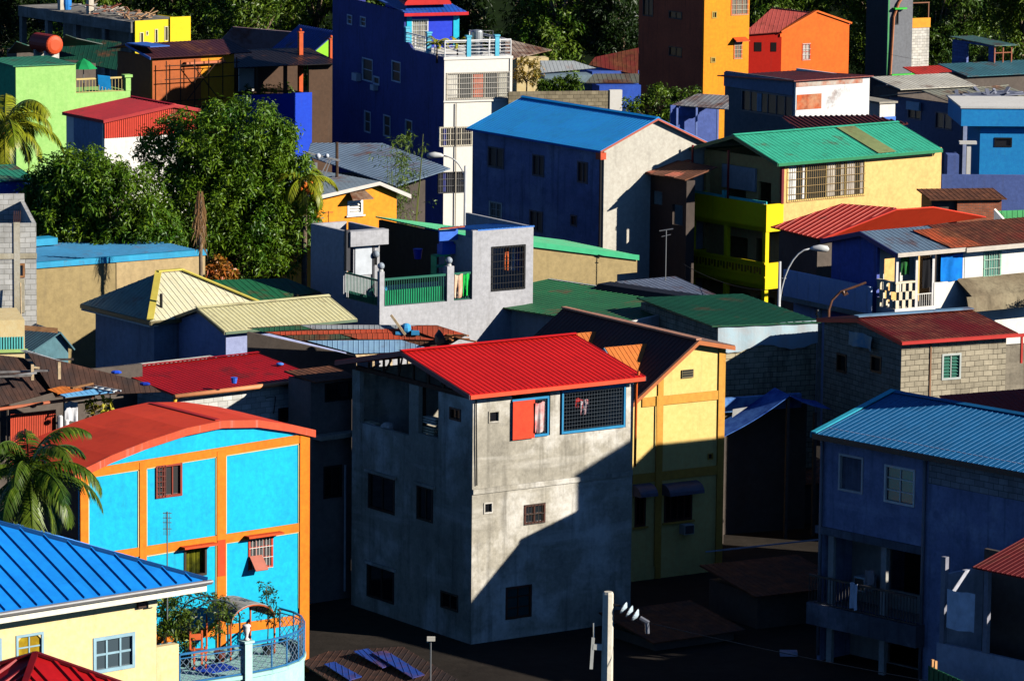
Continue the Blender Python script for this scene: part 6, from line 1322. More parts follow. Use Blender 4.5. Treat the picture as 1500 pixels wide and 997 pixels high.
for k, (px, lb) in enumerate(((641, 'left yellow potted palm on the white railed roof terrace'), (671, 'right yellow potted palm on the white railed roof terrace'))):
    u = b.V(px, 78, .5)[0]; palm('potted_palm', lb, b.w(u, .6, H - .05), .75, 10, .85, LEAF_Y, M_TRUNK, 'yellow potted palms on the roof terrace', r=.05, leaflets=14, el=(.2, 1.3), wr=.07)
TB = b
# slate coloured low roof in its shade
b = House('slate_roof_shed', 'low slate roofed shed in the shade at the foot of the tall blue house', 'shed', 560, 255, 31.6, 24)
z = b.z0; m_ = MB(); roofpoly(m_, [b.P(450, 232, z=z - .1), b.P(580, 268, z=z - .3), b.P(660, 250, z=z), b.P(560, 208, z=z + .6), b.P(455, 208, z=z + .4)], .05, .3); m_.build('roof', metal(C(110, 130, 150), .05), b.root); q = b.P(600, 250, z=z - .3); m_ = MB(); m_.box(-2.5, 2.6, 1, 5, -.2, z - .5); m_.build('wall', M_DKWALL, b.root)

# ------------------------------------------------------------------ small orange gabled house
b = House('orange_gable_house', 'small orange gabled house with a slate roof beside the mango tree', 'house', 464, 300, 33.0, 36)
W_ = b.V(581, 290)[0]; pa = b.P(556, 266, v=-.3); pe = b.P(470, 286, v=-.3); pf = b.P(602, 285, v=-.3); zr = pa.z; zl = pe.z; zw = b.V(581, 279)[1] - .1
h = [b.rv(509, 294, 531, 314)]
m_ = MB(); sl = (zr - zl) / (pa.x - pe.x); z0l = zl + sl * (0 - pe.x) - .1
wall(m_, 'v', 0, 0, W_, -.3, z0l - .1, h, .15); m_.prism([(0, 0, z0l - .1), (W_, 0, z0l - .1), (W_, 0, zw), (pa.x, 0, zr - .12), (0, 0, z0l)], (0, .15, 0)); m_.box(0, .15, .151, 5, -.3, z0l - .1); m_.box(W_ - .15, W_, .151, 5, -.3, z0l - .12); m_.build('wall', paint(C(246, 152, 34), .06, .2), b.root)
rf = roof(b, [[(pe.x - .4, -.3, zl - .4 * sl), (pe.x - .4, 5, zl - .4 * sl), (pa.x, 5, zr), (pa.x, -.3, zr)], [(pf.x, 5, pf.z), (pf.x, -.3, pf.z), (pa.x, -.3, zr), (pa.x, 5, zr)]], metal(C(112, 128, 140), .1, .15), .24)
m_ = MB(); m_.prism([(pe.x - .4, -.33, zl - .4 * sl), (pa.x, -.33, zr), (pf.x, -.33, pf.z), (pf.x, -.33, pf.z - .18), (pa.x, -.33, zr - .16), (pe.x - .4, -.33, zl - .4 * sl - .16)], (0, .04, 0)); m_.build('bargeboard', plain(C(214, 206, 196)), b.root)
o = win(b, 'v', h[0], plain(C(246, 244, 238)), 'louvre', 1, 1, gm=plain(C(240, 236, 226)), fw=.09, sill=plain(C(240, 236, 226)))
m_ = MB(); a0, a1 = h[0][0] - .12, h[0][1] + .2; m_.prism([(a0 + .2, -.003, h[0][3] + .42), (a1 - .1, -.003, h[0][3] + .42), (a1, -.6, h[0][3] + .1), (a0, -.6, h[0][3] + .1)], (0, 0, .05)); m_.build('awning', metal(C(150, 130, 110), .2), b.root)
m_ = MB(); p = b.P(481, 327, v=-.6); m_.tube([(p.x, -.6, p.z - 1.2), (p.x, -.6, p.z + .55)], .02, 5); m_.bar((p.x - .22, -.6, p.z + .5), (p.x + .25, -.6, p.z + .48), .03); m_.build('antenna', plain(C(120, 60, 40)), b.root)
m_ = MB(); a0, a1, s0, s1 = b.rv(446, 305, 461, 330); 
for k in range(8): m_.box(a0, a1, -.05, -.02, s0 + (s1 - s0) * k / 8, s0 + (s1 - s0) * k / 8 + .05)
m_.build('slat_screen', plain(C(214, 190, 150)), b.root)

# ------------------------------------------------------------------ orange tower and orange red house
b = House('orange_tower', 'tall narrow house with a rust brown side and bright orange front', 'house', 1031, 60, 21.7, 33)
b.ext(1097, 935, 60); H = b.V(1031, -70)[1]
h1 = [b.rv(1071, -8, 1096, 22), b.rv(1043, 17, 1050, 27), b.rv(1041, 84, 1048, 92), b.rv(1075, 60, 1087, 86)]; h2 = [b.ru(980, 17, 999, 28), b.ru(980, 69, 999, 83), b.ru(942, -10, 957, 24)]
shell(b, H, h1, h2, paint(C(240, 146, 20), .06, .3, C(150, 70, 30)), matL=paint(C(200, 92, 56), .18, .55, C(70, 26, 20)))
for i, h in enumerate(h1): win(b, 'v', h, plain(C(220, 110, 60)) if i in (0, 3) else plain(C(180, 150, 60)), 'grille' if i in (0, 3) else 'glass', 2 if i != 0 else 3, 1, gm=glass((.18, .16, .12, 1), .3), bm_=plain(C(226, 210, 180)) if i in (0, 3) else None, fw=.07)
for h in h2: win(b, 'u', h, plain(C(70, 64, 60)), 'glass', 2, 1, gm=DG)
m_ = MB(); h = h1[3]; m_.prism([(h[0] - .1, -.003, h[3] + .2), (h[1] + .25, -.003, h[3] + .2), (h[1] + .3, -.5, h[3] - .02), (h[0] - .15, -.5, h[3] - .02)], (0, 0, .05)); m_.build('awning', plain(C(220, 90, 40)), b.root)
roof(b, [[(-.4, -.4, H + .05), (b.W + .4, -.4, H + .05), (b.W + .4, b.L + .4, H + .6), (-.4, b.L + .4, H + .6)]], M_DR, .3)
b = House('orange_red_house', 'orange gabled house with a scarlet side wall and a ribbed red roof', 'house', 1145, 50, 20.8, 33)
W_ = b.V(1244, 40)[0]; L = b.U(1080, 52)[0]; zl = b.z0 + .05; zf = b.V(1245, 36)[1]; ur, zr = b.V(1196, 18)
hv = [b.rv(1175, 64, 1187, 88)]; hu = []
zw = min(zl, zf) - .05
shell(b, zw, hv, hu, paint(C(240, 104, 24), .06, .2, C(190, 60, 20)), L=L, W=W_, matL=paint(C(232, 44, 22), .05, .2), gables=[('v', 0, [(0, zw), (W_, zw), (W_, zf), (ur, zr), (0, zl)])])
pw = b.loc(b.O + Vec((-2.7, 0, 0))); m_ = MB(); m_.prism([(-.01, 0, -.2), (pw.x, pw.y, -.2), (pw.x + .3, pw.y + 1.5, -.2), (-.01, 1.5, -.2)], (0, 0, zl - .02 + .2)); m_.build('scarlet_wing', paint(C(226, 40, 22), .05, .2), b.root)
for x0, x1 in ((.35, .75), (1.4, 1.9)):
    m_ = MB(); A_, B_ = b.loc(b.O + Vec((-x0, -.02, 0))), b.loc(b.O + Vec((-x1, -.02, 0))); m_.prism([(A_.x, A_.y, zl - 1.3), (B_.x, B_.y, zl - 1.3), (B_.x, B_.y, zl - .65), (A_.x, A_.y, zl - .65)], (.02, .04, 0)); m_.build('window', M_BLACK, b.root)
Rb = b.P(1130, 15, z=zr)
roof(b, [[(0, -.1, zl), (pw.x - .2, pw.y - .1, zl), (Rb.x, Rb.y, zr - .03), (ur, .16, zr - .03)], [(W_ + .2, .16, zf), (W_ + .2, L, zf), (ur, L, zr - .05), (ur, .16, zr - .05)]], metal(C(206, 96, 84), .02, .1), .3)
m_ = MB(); bx(m_, 'u', 0, 0, L, .003, .12, zl - .25, zl - .03); m_.build('eave_band', paint(C(240, 104, 24)), b.root); m_ = MB(); m_.bar((-.1, .02, zl + .1), (ur, .02, zr + .08), .3, .12); m_.bar((ur, .02, zr + .08), (W_ + .15, .02, zf + .1), .3, .12); m_.build('gable_coping', paint(C(240, 110, 36)), b.root)
win(b, 'v', hv[0], plain(C(200, 80, 40)), 'grille', 2, 2, gm=plain(C(190, 180, 170)), bm_=plain(C(235, 230, 220)))

# ------------------------------------------------------------------ slim grey tower and unplastered neighbour, top right
b = House('grey_tower', 'slim dark grey tower with lime green edges and a copper pipe, top right', 'house', 1300, 60, 19.8, 30)
b.ext(1336, 1268, 60); H = b.V(1300, -60)[1]; h = [b.rv(1310, 14, 1316, 36)]
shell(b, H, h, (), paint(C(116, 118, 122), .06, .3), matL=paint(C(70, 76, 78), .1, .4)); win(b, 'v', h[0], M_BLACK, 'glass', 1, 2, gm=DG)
m_ = MB(); bx(m_, 'v', 0, .25, b.W + .1, .003, .35, b.V(1318, 117)[1], b.V(1318, 108)[1]); bx(m_, 'v', 0, h[0][0] - .2, h[0][1] + .5, .003, .4, h[0][3] + .02, h[0][3] + .14); m_.build('green_ledge', plain(C(60, 200, 60)), b.root)
m_ = MB(); bx(m_, 'v', 0, -.02, .12, .003, .03, 2.5, H); m_.build('green_edge', plain(C(70, 150, 90)), b.root)
m_ = MB(); u, z = b.V(1304, 112); m_.tube([(u - .1, -.15, z), (u + .1, -.15, z + 4.4), (u + .5, -.15, z + 5.4), (u + .9, -.15, z + 5.9)], .10, 7); m_.build('copper_pipe', plain(C(190, 120, 80)), b.root)
roof(b, [[(-.3, -.3, H), (b.W + .3, -.3, H), (b.W + .3, b.L, H + .5), (-.3, b.L, H + .5)]], M_RUST, .3)
b = House('white_block_house', 'white block house with a yellow parapet beside the grey tower', 'house', 1331, 60, 19.7, 30)
W_ = b.V(1361, 60)[0]; z = b.V(1340, 41)[1]; m_ = MB(); wall(m_, 'v', 0, 0, W_, -.2, z, (), .15); m_.box(W_ - .15, W_, .151, .9, -.2, z); m_.box(0, .15, .151, .9, -.2, z); m_.build('wall', block(C(214, 208, 196), C(150, 146, 138)), b.root)
m_ = MB(); bx(m_, 'v', 0, -.05, W_ + .05, -.2, .05, z, b.V(1340, 41 - 12)[1] + .1); m_.build('parapet', plain(C(240, 160, 30)), b.root); m_ = MB()
for u in (.05, W_ - .1): m_.box(u, u + .07, .05, .12, z + .5, z + 1.9)
m_.bar((.05, .08, z + 1.85), (W_, .08, z + 1.85), .07); m_.build('frame', plain(C(150, 100, 70)), b.root)

# ------------------------------------------------------------------ grey workshop with white sheet side, dark red roof in front
b = House('white_side_house', 'flat roofed grey house with a white sheet side wall and a rust patch', 'house', 1166, 118, 28.2, 36)
W_ = b.V(1274, 115)[0]; L = b.U(1062, 118)[0]; H = b.z0; hl = [b.ru(1086, 136, 1162, 168)]
m_ = MB(); wall(m_, 'u', 0, .153, L, -.3, H, hl, .15); m_.build('side_wall', paint(C(86, 98, 108), .1, .3), b.root); m_ = MB(); wall(m_, 'v', 0, 0, W_, -.3, H - .05, (), .15); m_.box(W_ - .15, W_, .151, L, -.3, H - .1); m_.build('wall', metal(C(226, 226, 224), .03, .05, .6), b.root)
win(b, 'u', hl[0], plain(C(90, 100, 110)), 'glass', 6, 1, gm=DG, fw=.07); a0, a1, s0, s1 = hl[0]; m_ = MB(); x = a0 + (a1 - a0) * .62; bx(m_, 'u', 0, x, x + .35, -.05, -.02, s0 + .1, s1 - .1); m_.build('curtain', cloth(C(150, 170, 190)), b.root)
m_ = MB(); bx(m_, 'u', 0, .16, L, .003, .08, hl[0][3] + .05, H - .05); m_.build('upper_panel', paint(C(110, 124, 150)), b.root)
r_ = b.rv(1167, 138, 1203, 160); m_ = MB(); bx(m_, 'v', 0, *r_[:2], .003, .02, *r_[2:]); m_.build('rust_patch', metal(C(206, 150, 110), .6, .2, .8, C(200, 84, 30)), b.root)
m_ = MB(); bx(m_, 'v', 0, 0, W_ * .9, .003, .02, H - .35, H - .06); m_.build('rust_edge', metal(C(200, 190, 176), .45, .2, .8, C(190, 90, 40)), b.root)
roof(b, [[(-.3, -.2, H + .02), (W_ + .1, -.2, H + .02), (W_ + .1, L + .3, H - .25), (-.3, L + .3, H - .25)]], metal(C(140, 60, 46), .2), .3)
b = House('dark_red_lean_to', 'dark red and black striped lean-to roof in front of the white sheet wall', 'shed', 1190, 200, 29.3, 36)
z = b.z0; m_ = MB(); roofpoly(m_, [b.P(1145, 174, z=z + .35), b.P(1180, 196, z=z - .1), b.P(1330, 184, z=z - .1), b.P(1275, 166, z=z + .45)], .05, .3, w=.14, h=.06); m_.build('roof', metal(C(84, 34, 34), .12, .3), b.root); m_ = MB(); m_.box(-.2, 3.4, .5, 3, -.2, z - .3); m_.build('wall', M_DKWALL, b.root)
b = House('small_white_house', 'small white house with a blue base beyond the dark red lean-to', 'house', 1289, 152, 27.4, 30)
m_ = MB(); m_.box(0, 1, 0, 3, -.2, b.z0); m_.build('wall', M_WHITE, b.root); m_ = MB(); m_.box(-.03, 1.03, -.03, 3, -.2, b.V(1300, 171)[1]); m_.build('blue_base', paint(C(80, 130, 220)), b.root); m_ = MB(); m_.box(-.1, 1.1, -.1, 3.1, b.z0 + .003, b.z0 + .1); m_.build('roof', M_CONC, b.root)

# ------------------------------------------------------------------ wide grey roofed house, sky blue house, right edge
b = House('grey_slab_house', 'wide low house with a pale grey roof and shaded blue side, right edge', 'house', 1412, 152, 27.2, 36)
L = b.U(1303, 140)[0]; W_ = 6; z = b.z0; hh = [b.ru(1330, 150, 1350, 175), b.ru(1370, 165, 1395, 190)]
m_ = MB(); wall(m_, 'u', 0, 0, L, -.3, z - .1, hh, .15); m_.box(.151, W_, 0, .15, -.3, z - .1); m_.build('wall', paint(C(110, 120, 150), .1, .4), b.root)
roof(b, [[(-.4, -.5, z), (W_, -.5, z - .4), (W_, L * .5, z + .5), (-.4, L * .5, z + .35)], [(-.4, L * .5, z + .35), (W_, L * .5, z + .5), (W_, L + .4, z - .1), (-.4, L + .4, z - .1)]], metal(C(140, 140, 124), .15, .2, .7), .4)
for h in hh: win(b, 'u', h, plain(C(90, 100, 120)), 'glass', 2, gm=DG)
m_ = MB(); a0, a1, s0, s1 = b.ru(1332, 149, 1351, 161); bx(m_, 'u', 0, a0, a1, .1, .25, s0, s1); m_.build('light_box', plain(C(150, 190, 214)), b.root)
m_ = MB()
for k in range(12): x = R.uniform(1, 4.5); y = R.uniform(.5, 2.5); m_.bar((x, y, z + .25), (x + R.uniform(-.9, .9), y + R.uniform(-.6, .6), z + R.uniform(.3, .6)), .2, .06)
m_.box(.3, 5.2, .3, 2.7, z + .22, z + .27); o = m_.build('scrap_heap', plain(C(120, 124, 140)), None); o.location = b.O; o.rotation_euler = (0, 0, b.a); tag(o, 'heap of scrap boards on the pale grey roof', 'scrap')
b = House('sky_blue_house', 'sky blue flat roofed house cut by the right edge', 'house', 1436, 187, 28.3, 2)
u2 = b.V(1600, 190)[0]; zt, zs = b.V(1450, 184)[1], b.V(1440, 158)[1]; h = [b.rv(1457, 202, 1482, 215)]
m_ = MB(); wall(m_, 'v', 0, 0, u2, -.3, zt, h, .15); m_.box(0, .15, .151, 5, -.3, zt); ul = b.V(1408, 170, -.3)[0]; m_.box(ul, u2, -.35, 5, zt, zs); m_.build('wall', paint(C(36, 150, 222), .05, .15), b.root); m_ = MB(); m_.box(ul - .05, u2, -.4, 5, zs + .002, zs + .1); m_.build('roof_slab', M_WHITE, b.root)
win(b, 'v', h[0], M_BLACK, 'glass', 1, gm=DG); m_ = MB(); u, z = b.V(1418, 246, -.8); m_.box(u - .1, u + .12, -.9, -.7, z - 2, z + 1.25); m_.box(u - .5, u + .4, -1.0, -.6, z + 1.25, z + 1.4); m_.build('post', M_WHITE, b.root)
u, z = b.V(1390, 252, -1.4); m_ = MB(); m_.box(u - .4, u2, -1.7, -1.5, -.2, z - .1); m_.box(u - .1, u + .5, -1.49, -.2, -.2, z + .9); m_.build('front_wall', paint(C(90, 110, 170), .1, .3), b.root)
b = House('brick_pen', 'low bare brick pen with a corrugated lid below the sky blue house', 'shed', 1402, 312, 31.5, 10)
z = b.V(1430, 292)[1]; w_ = b.V(1467, 305)[0]; m_ = MB(); m_.box(0, w_, 0, 2, -.2, z); m_.build('wall', block(C(170, 96, 66), C(130, 110, 96), .22, .075), b.root); m_ = MB(); roofpoly(m_, [(-1.4, -.2, z + .04), (w_ + .2, -.2, z + .04), (w_ + .2, 2.2, z + .25), (-1.4, 2.2, z + .25)], .05, .25); m_.build('roof', M_RUST, b.root); m_ = MB(); m_.box(-1.2, -.01, .2, 2, -.2, z); m_.build('side_bin', M_DKWALL, b.root)
# blue block shack far right
b = House('blue_block_shack', 'small blue block shack with a scrap lean-to at the forest edge', 'house', 1457, 100, 22.6, 30)
L = b.U(1395, 70)[0]; z = b.U(1425, 62)[1]; W_ = b.V(1482, 90)[0]; m_ = MB(); wall(m_, 'u', 0, .151, L, -.3, z, [b.ru(1416, 66, 1448, 95)], .15); wall(m_, 'v', 0, 0, W_, -.3, b.V(1470, 93)[1], (), .15); m_.build('wall', block(C(110, 124, 176), C(80, 90, 130)), b.root)
m_ = MB()
for u in (0, W_ * .5, W_): m_.box(u - .04, u + .04, .02, .1, b.V(1470, 93)[1], z)
m_.bar((0, .06, z - .5), (W_, .06, z - .5), .06); m_.build('frame', plain(C(160, 90, 60)), b.root); roof(b, [[(-.2, -.2, z + .02), (W_ + .3, -.2, z), (W_ + .3, L, z + .2), (-.2, L, z + .2)]], metal(C(90, 130, 120), .2), .3)
for i, (px, py, sc_, a_, w_, l_, col, nm, lb) in enumerate(((1375, 128, 23.2, 30, 3, 3, C(214, 208, 190), 'pale_roof_shed', 'low pale roofed shed right of the white block house'), (1378, 112, 21.8, 30, 1.6, 2, C(200, 60, 44), 'red_roof_hut', 'tiny hut with a red roof peeping before the forest'), (1490, 108, 22.8, 30, 4, 3, C(70, 120, 130), 'teal_roof_hut', 'low hut with a teal roof at the far right edge'))):
    b = House(nm, lb, 'shed', px, py, sc_, a_); z = b.z0; m_ = MB(); m_.box(-w_, w_, .2, l_, -.2, z - .05); m_.build('wall', M_DKWALL, b.root); m_ = MB(); roofpoly(m_, [(-w_, -.1, z), (w_, -.1, z), (w_, l_ + .2, z + .5), (-w_, l_ + .2, z + .5)], .05, .3); m_.build('roof', metal(col, .1), b.root)

# ------------------------------------------------------------------ garden wall, small roofs, top centre
b = House('garden_wall', 'long mossy block garden wall with a white end pillar behind the blue roof', 'wall', 893, 150, 25.8, 12)
u0 = b.V(745, 150)[0]; z = b.V(820, 134)[1]; m_ = MB(); m_.box(u0, 0, 0, .2, -.2, z); m_.build('wall', block(C(150, 138, 112), C(92, 84, 66), stain=.7), b.root); m_ = MB(); m_.box(0, b.V(911, 150)[0], -.06, .3, -.2, b.V(900, 132)[1]); m_.build('pillar', M_WHITE, b.root)
GW = b
LEAF_G = leafm(C(26, 50, 10), C(60, 96, 18), C(140, 170, 40)); LEAF_O = leafm(C(70, 70, 14), C(130, 120, 30), C(200, 150, 60))
for i, (px, py, r, lf, lb) in enumerate(((772, 105, .95, LEAF_O, 'tall yellowish shrub at the left end of the garden wall'), (800, 128, .5, LEAF_G, 'low dark shrub left of centre behind the garden wall'), (818, 126, .5, LEAF_G, 'low round shrub behind the middle of the garden wall'), (838, 122, .6, LEAF_G, 'bright green shrub behind the right half of the garden wall'))):
    p = at(px, py, F / 25.4); t = thing('garden_shrub', lb, 'shrub', (p.x, p.y, 0), 0, 'shrubs behind the garden wall'); cr, cs = crown([((0, 0, p.z), (r, r * .7, r * .9))], 40, 22, .22, .25); cr.build('foliage', lf, t, fix=False, uv=False); limbs(cs, (0, 0, 0), (0, 0, p.z - r * .7), .06, 6, 5).build('trunk', M_TRUNK, t)
p = at(968, 150, F / 26); t = thing('hedge', 'dense sunlit green hedge between the garden wall and the orange tower', 'hedge', (p.x, p.y, 0)); cr, cs = crown([((-1.3, 0, p.z - .2), (1.1, .8, .9)), ((.2, 0, p.z + .2), (1.2, .8, .9)), ((1.5, .1, p.z + .35), (1.0, .7, .6)), ((-.3, -.2, p.z - 1.2), (1.9, .8, .9))], 150, 26, .24, .3); cr.build('foliage', LEAF_G, t, fix=False, uv=False); limbs(cs, (0, 0, 0), (0, 0, p.z - 1.6), .1, 12, 5).build('trunk', M_TRUNK, t)
def hut(nm, lb, px, py, sc_, a_, poly, col, rust=.1, wallm=None, w_=2.5, l_=2.5, off=.3, wz=-.1, uo=0):
    b = House(nm, lb, 'shed', px, py, sc_, a_); z = b.z0; m_ = MB(); roofpoly(m_, [b.P(x, y, z=z + dz) for x, y, dz in poly], .05, .28); m_.build('roof', metal(col, rust, .2), b.root); m_ = MB(); m_.box(uo, uo + w_, off, l_, -.2, z + wz); m_.build('wall', wallm or M_DKWALL, b.root); return b
hut('thatch_grey_hut', 'open hut with a grey sheet roof behind the garden shrubs', 800, 108, 24.2, 12, [(793, 106, 0), (872, 101, 0), (842, 88, .6), (790, 90, .6)], C(120, 126, 130), .15, paint(C(120, 140, 150)), 3.0, 2.2, .4, -.15)
hut('rusty_white_hut', 'hut with a rust streaked white sheet roof beside the white railing', 760, 84, 23.8, 12, [(740, 84, 0), (808, 78, 0), (800, 66, .5), (740, 62, .5)], C(190, 170, 150), .4, M_CREAM, 2.0, 1.6, .5, -.1)
hut('red_roof_shack', 'shack with a bleached red roof before the dark trees', 880, 104, 23.0, 20, [(862, 101, 0), (935, 104, 0), (935, 76, 1.0), (872, 78, 1.0)], C(120, 44, 40), .3, paint(C(60, 90, 170)), 3.2, 2.5, .2, -.05, -.5)
hut('blue_tarp_hut', 'low hut with a blue tarpaulin front beside the white wall pillar', 880, 124, 24.4, 14, [(858, 121, 0), (936, 121, 0), (936, 108, .4), (870, 108, .4)], C(110, 110, 96), .2, paint(C(50, 90, 190)), 2.6, 2, .3, -.1)
b = House('blue_front_shed', 'shed with a grey and rusty roof and a shaded blue front by the green hedge', 'shed', 1000, 158, 28.3, 14)
z = b.z0; m_ = MB(); roofpoly(m_, [b.P(984, 154, z=z), b.P(1067, 160, z=z), b.P(1067, 140, z=z + .5), b.P(1022, 137, z=z + .5)], .05, .25); m_.build('roof', metal(C(150, 150, 150), .3, .2), b.root); m_ = MB(); m_.box(-.3, 2.2, 1.2, 1.35, -.2, z); m_.box(.1, 1.2, 1.0, 1.1, z - .55, z - .05); m_.build('wall', paint(C(90, 110, 180), .2, .4), b.root); m_ = MB()
for u in (-.3, .75, 1.9): m_.box(u, u + .1, .1, .2, -.2, z - .02)
m_.build('post', paint(C(110, 130, 190)), b.root)

# ------------------------------------------------------------------ upper left group
b = House('half_built_house', 'half built house with an open concrete slab storey and a bright yellow front', 'house', 198, 32, 21.0, 36)
W_ = b.V(277, 25)[0]; L = b.U(31, 25)[0]; z = b.z0; zs = b.U(190, 42)[1]; hh = [b.rv(205, 48, 210, 65), b.rv(214, 46, 217, 52), b.rv(227, 43, 231, 63), b.rv(241, 39, 246, 60), b.rv(254, 40, 258, 59)]
m_ = MB(); wall(m_, 'v', 0, 0, W_, -.2, z + .05, hh, .15); m_.box(W_ - .15, W_, .151, 4, -.2, z); u2 = b.V(248, 25)[0]; bx(m_, 'v', 0, u2, W_ + .05, -.01, .12, 0, z + .2); m_.build('yellow_wall', paint(C(246, 214, 30), .05, .15), b.root)
for h in hh: win(b, 'v', h, plain(C(220, 210, 160)), 'glass', 1, gm=glass((.2, .18, .1, 1), .3), fw=.04)
m_ = MB(); m_.box(-.25, W_ - .2, .16, L, zs - .25, z - .02); 
for v in (.3, L * .25, L * .5, L * .75, L - .3): m_.box(-.1, .3, v, v + .4, -.2, zs - .25)
m_.box(3.5, 3.65, .2, L, -.2, zs - .26); m_.build('slab', concrete(C(120, 116, 108), C(160, 156, 148)), b.root)
for (px, py0, py1) in ((81, 10, -30), (123, 12, -40)):
    v = b.U(px, 12)[0]; m_ = MB(); m_.box(.3, .7, v - .2, v + .2, z, z + 2.2); m_.build('column', paint(C(200, 190, 170)), b.root)
cols = [(190, 150, 110), (170, 120, 90), (205, 190, 170), (150, 90, 70), (180, 176, 170)]
for k in range(5):
    m_ = MB(); v = L * (.06 + .11 * k)
    for q in range(16): y = R.gauss(0, .5); x = R.uniform(-.8, .8); zz = R.uniform(0, .55); m_.bar((x, y, zz), (x + R.uniform(-1, 1), y + R.uniform(-.8, .8), zz + R.uniform(-.1, .35)), .12, .05)
    o = one(m_, 'timber_heap', wood(C(*cols[k])), ('heap of pale planks nearest the yellow wall on the concrete slab', 'brown heap of boards second from the yellow wall on the slab', 'whitish heap of boards in the middle of the concrete slab', 'dark reddish heap of boards left of the middle on the slab', 'grey heap of boards at the left on the concrete slab')[k], 'timber heap', b.w(1.2, v, z), b.a, 'timber heaps on the concrete slab')
m_ = MB(); m_.lathe((0, 0, 0), [(.35, 0), (.4, .4), (.38, .9), (.2, 1.0)], 12); v = b.U(81, 18)[0]; one(m_, 'blue_barrel', plain(C(40, 130, 210)), 'small blue barrel at the left end of the concrete slab', 'barrel', b.w(.9, v, z))
b = House('tank_roof_house', 'dark low house carrying a cylinder tank, behind the light green house', 'house', 110, 92, 23, 36)
z = b.z0; m_ = MB(); roofpoly(m_, [b.P(0, 78, z=z), b.P(170, 92, z=z - .2), b.P(178, 68, z=z + .5), b.P(130, 62, z=z + .7), b.P(60, 66, z=z + .7)], .05, .3); m_.build('roof', metal(C(24, 74, 56), .08, .2), b.root); m_ = MB(); m_.box(-1.5, 2, .8, 5, -.2, z - .2); m_.build('wall', M_DKWALL, b.root)
for x0, y0, lb, c in ((100, 62, 'steep dark green roof hut beside the red tank', C(50, 70, 60)), (28, 72, 'green ribbed lean-to roof left of the red tank', C(40, 90, 74))):
    hut('green_hut', lb, x0, y0, 22.5, 36, [(x0 - 18, y0 + 2, 0), (x0 + 50, y0 + 6, 0), (x0 + 12, y0 - 10, .8), (x0 - 4, y0 - 8, .8)], c, .1, None, 1.6, 1.6)
p = at(80, 66, F / 23.2); t = thing('storage_tank', 'rust red horizontal cylinder tank with an orange end cap', 'tank', p, math.radians(36 + 0)); m_ = MB(); N = 20; m_.tube([(0, 0, 0), (0, .02, 0), (0, 2.2, 0)], [.6, .62, .62], N); m_.build('drum', plain(C(150, 44, 30)), t); m_ = MB(); m_.tube([(0, -.12, 0), (0, -.05, 0), (0, 0.015, 0)], [.35, .55, .61], N); m_.build('end_cap', plain(C(222, 84, 40)), t)
m_ = MB(); m_.box(-.5, .5, .3, .5, -1.2, -.4); m_.box(-.5, .5, 1.6, 1.8, -1.2, -.4); m_.build('cradle', M_CONC, t)
b = House('light_green_house', 'light green house with a balustraded roof terrace, left edge', 'house', 23, 97, 25.5, 30)
u1, u2 = b.V(111, 95)[0], b.V(191, 115)[0]; z = b.z0; zp = b.V(150, 135)[1]; L = 4; LG = paint(C(162, 214, 118), .05, .14)
m_ = MB(); wall(m_, 'v', 0, 0, u1, -.2, z, (), .15); wall(m_, 'v', 0, u1, u2, -.2, zp, (), .15); m_.box(u1 - .15, u1, .151, L, -.2, z); m_.box(u2 - .15, u2, .151, L, -.2, zp); m_.box(u1, u2 - .15, .16, L, zp - .3, zp - .1); m_.box(u2 - .3, u2 + .02, -.02, .3, zp, zp + .8); m_.box(u2 - .4, u2 + .1, -.1, .4, zp + .8, zp + .95); m_.build('wall', LG, b.root)
m_ = MB(); m_.box(0, .15, .151, L, -.2, z); m_.build('side_wall', paint(C(60, 170, 120)), b.root); roof(b, [[(-.2, -.1, z + .02), (u1, -.1, z + .02), (u1, L, z + .12), (-.2, L, z + .12)]], metal(C(60, 140, 100), .05), .3)
railing(b.root, [(u1 + .05, .1), (u2 - .3, .1)], zp, zp + .8, plain(C(214, 190, 120)), .2, .1, name='balustrade')
u, zz = b.V(152, 122, .05); m_ = MB(); m_.prism([(-.45, .1, .15), (.3, 0, .05), (.5, .3, -.75), (-.25, .4, -.75)], (0, .04, .02)); one(m_, 'blue_board', plain(C(30, 150, 220)), 'bright blue board leaning on the green terrace balustrade', 'board', b.w(u, -.2, zp + .85), b.a)
u, zz = b.V(121, 100, .7); t = thing('green_umbrella', 'half open green market umbrella on the light green terrace', 'umbrella', b.w(u + .1, .8, zp), b.a); m_ = MB(); m_.tube([(0, 0, 0), (0, 0, 1.9)], .03, 6); m_.build('pole', M_STEEL, t); m_ = MB(); m_.lathe((0, 0, 0), [(.85, 1.35), (.82, 1.36), (.4, 1.72), (.03, 1.92)], 8); m_.build('canopy', cloth(C(24, 150, 84)), t)
b = House('red_sheet_house', 'house with a red roof and red corrugated gable above a white wall', 'house', 153, 178, 26.6, 34)
W_ = b.V(288, 165)[0]; L = b.U(97, 168)[0]; pe = b.P(153, 176, v=-.1); pa = b.P(254, 153, v=-.1); pf = b.P(288, 160, v=-.1); zl = pe.z; zm = b.V(200, 200)[1]; ur = pa.x
m_ = MB(); m_.box(0, W_, 0, .15, -.2, zm); m_.box(0, .15, .151, L, -.2, zl - .1); m_.build('wall', M_WHITE, b.root)
m_ = MB(); n = 44; 
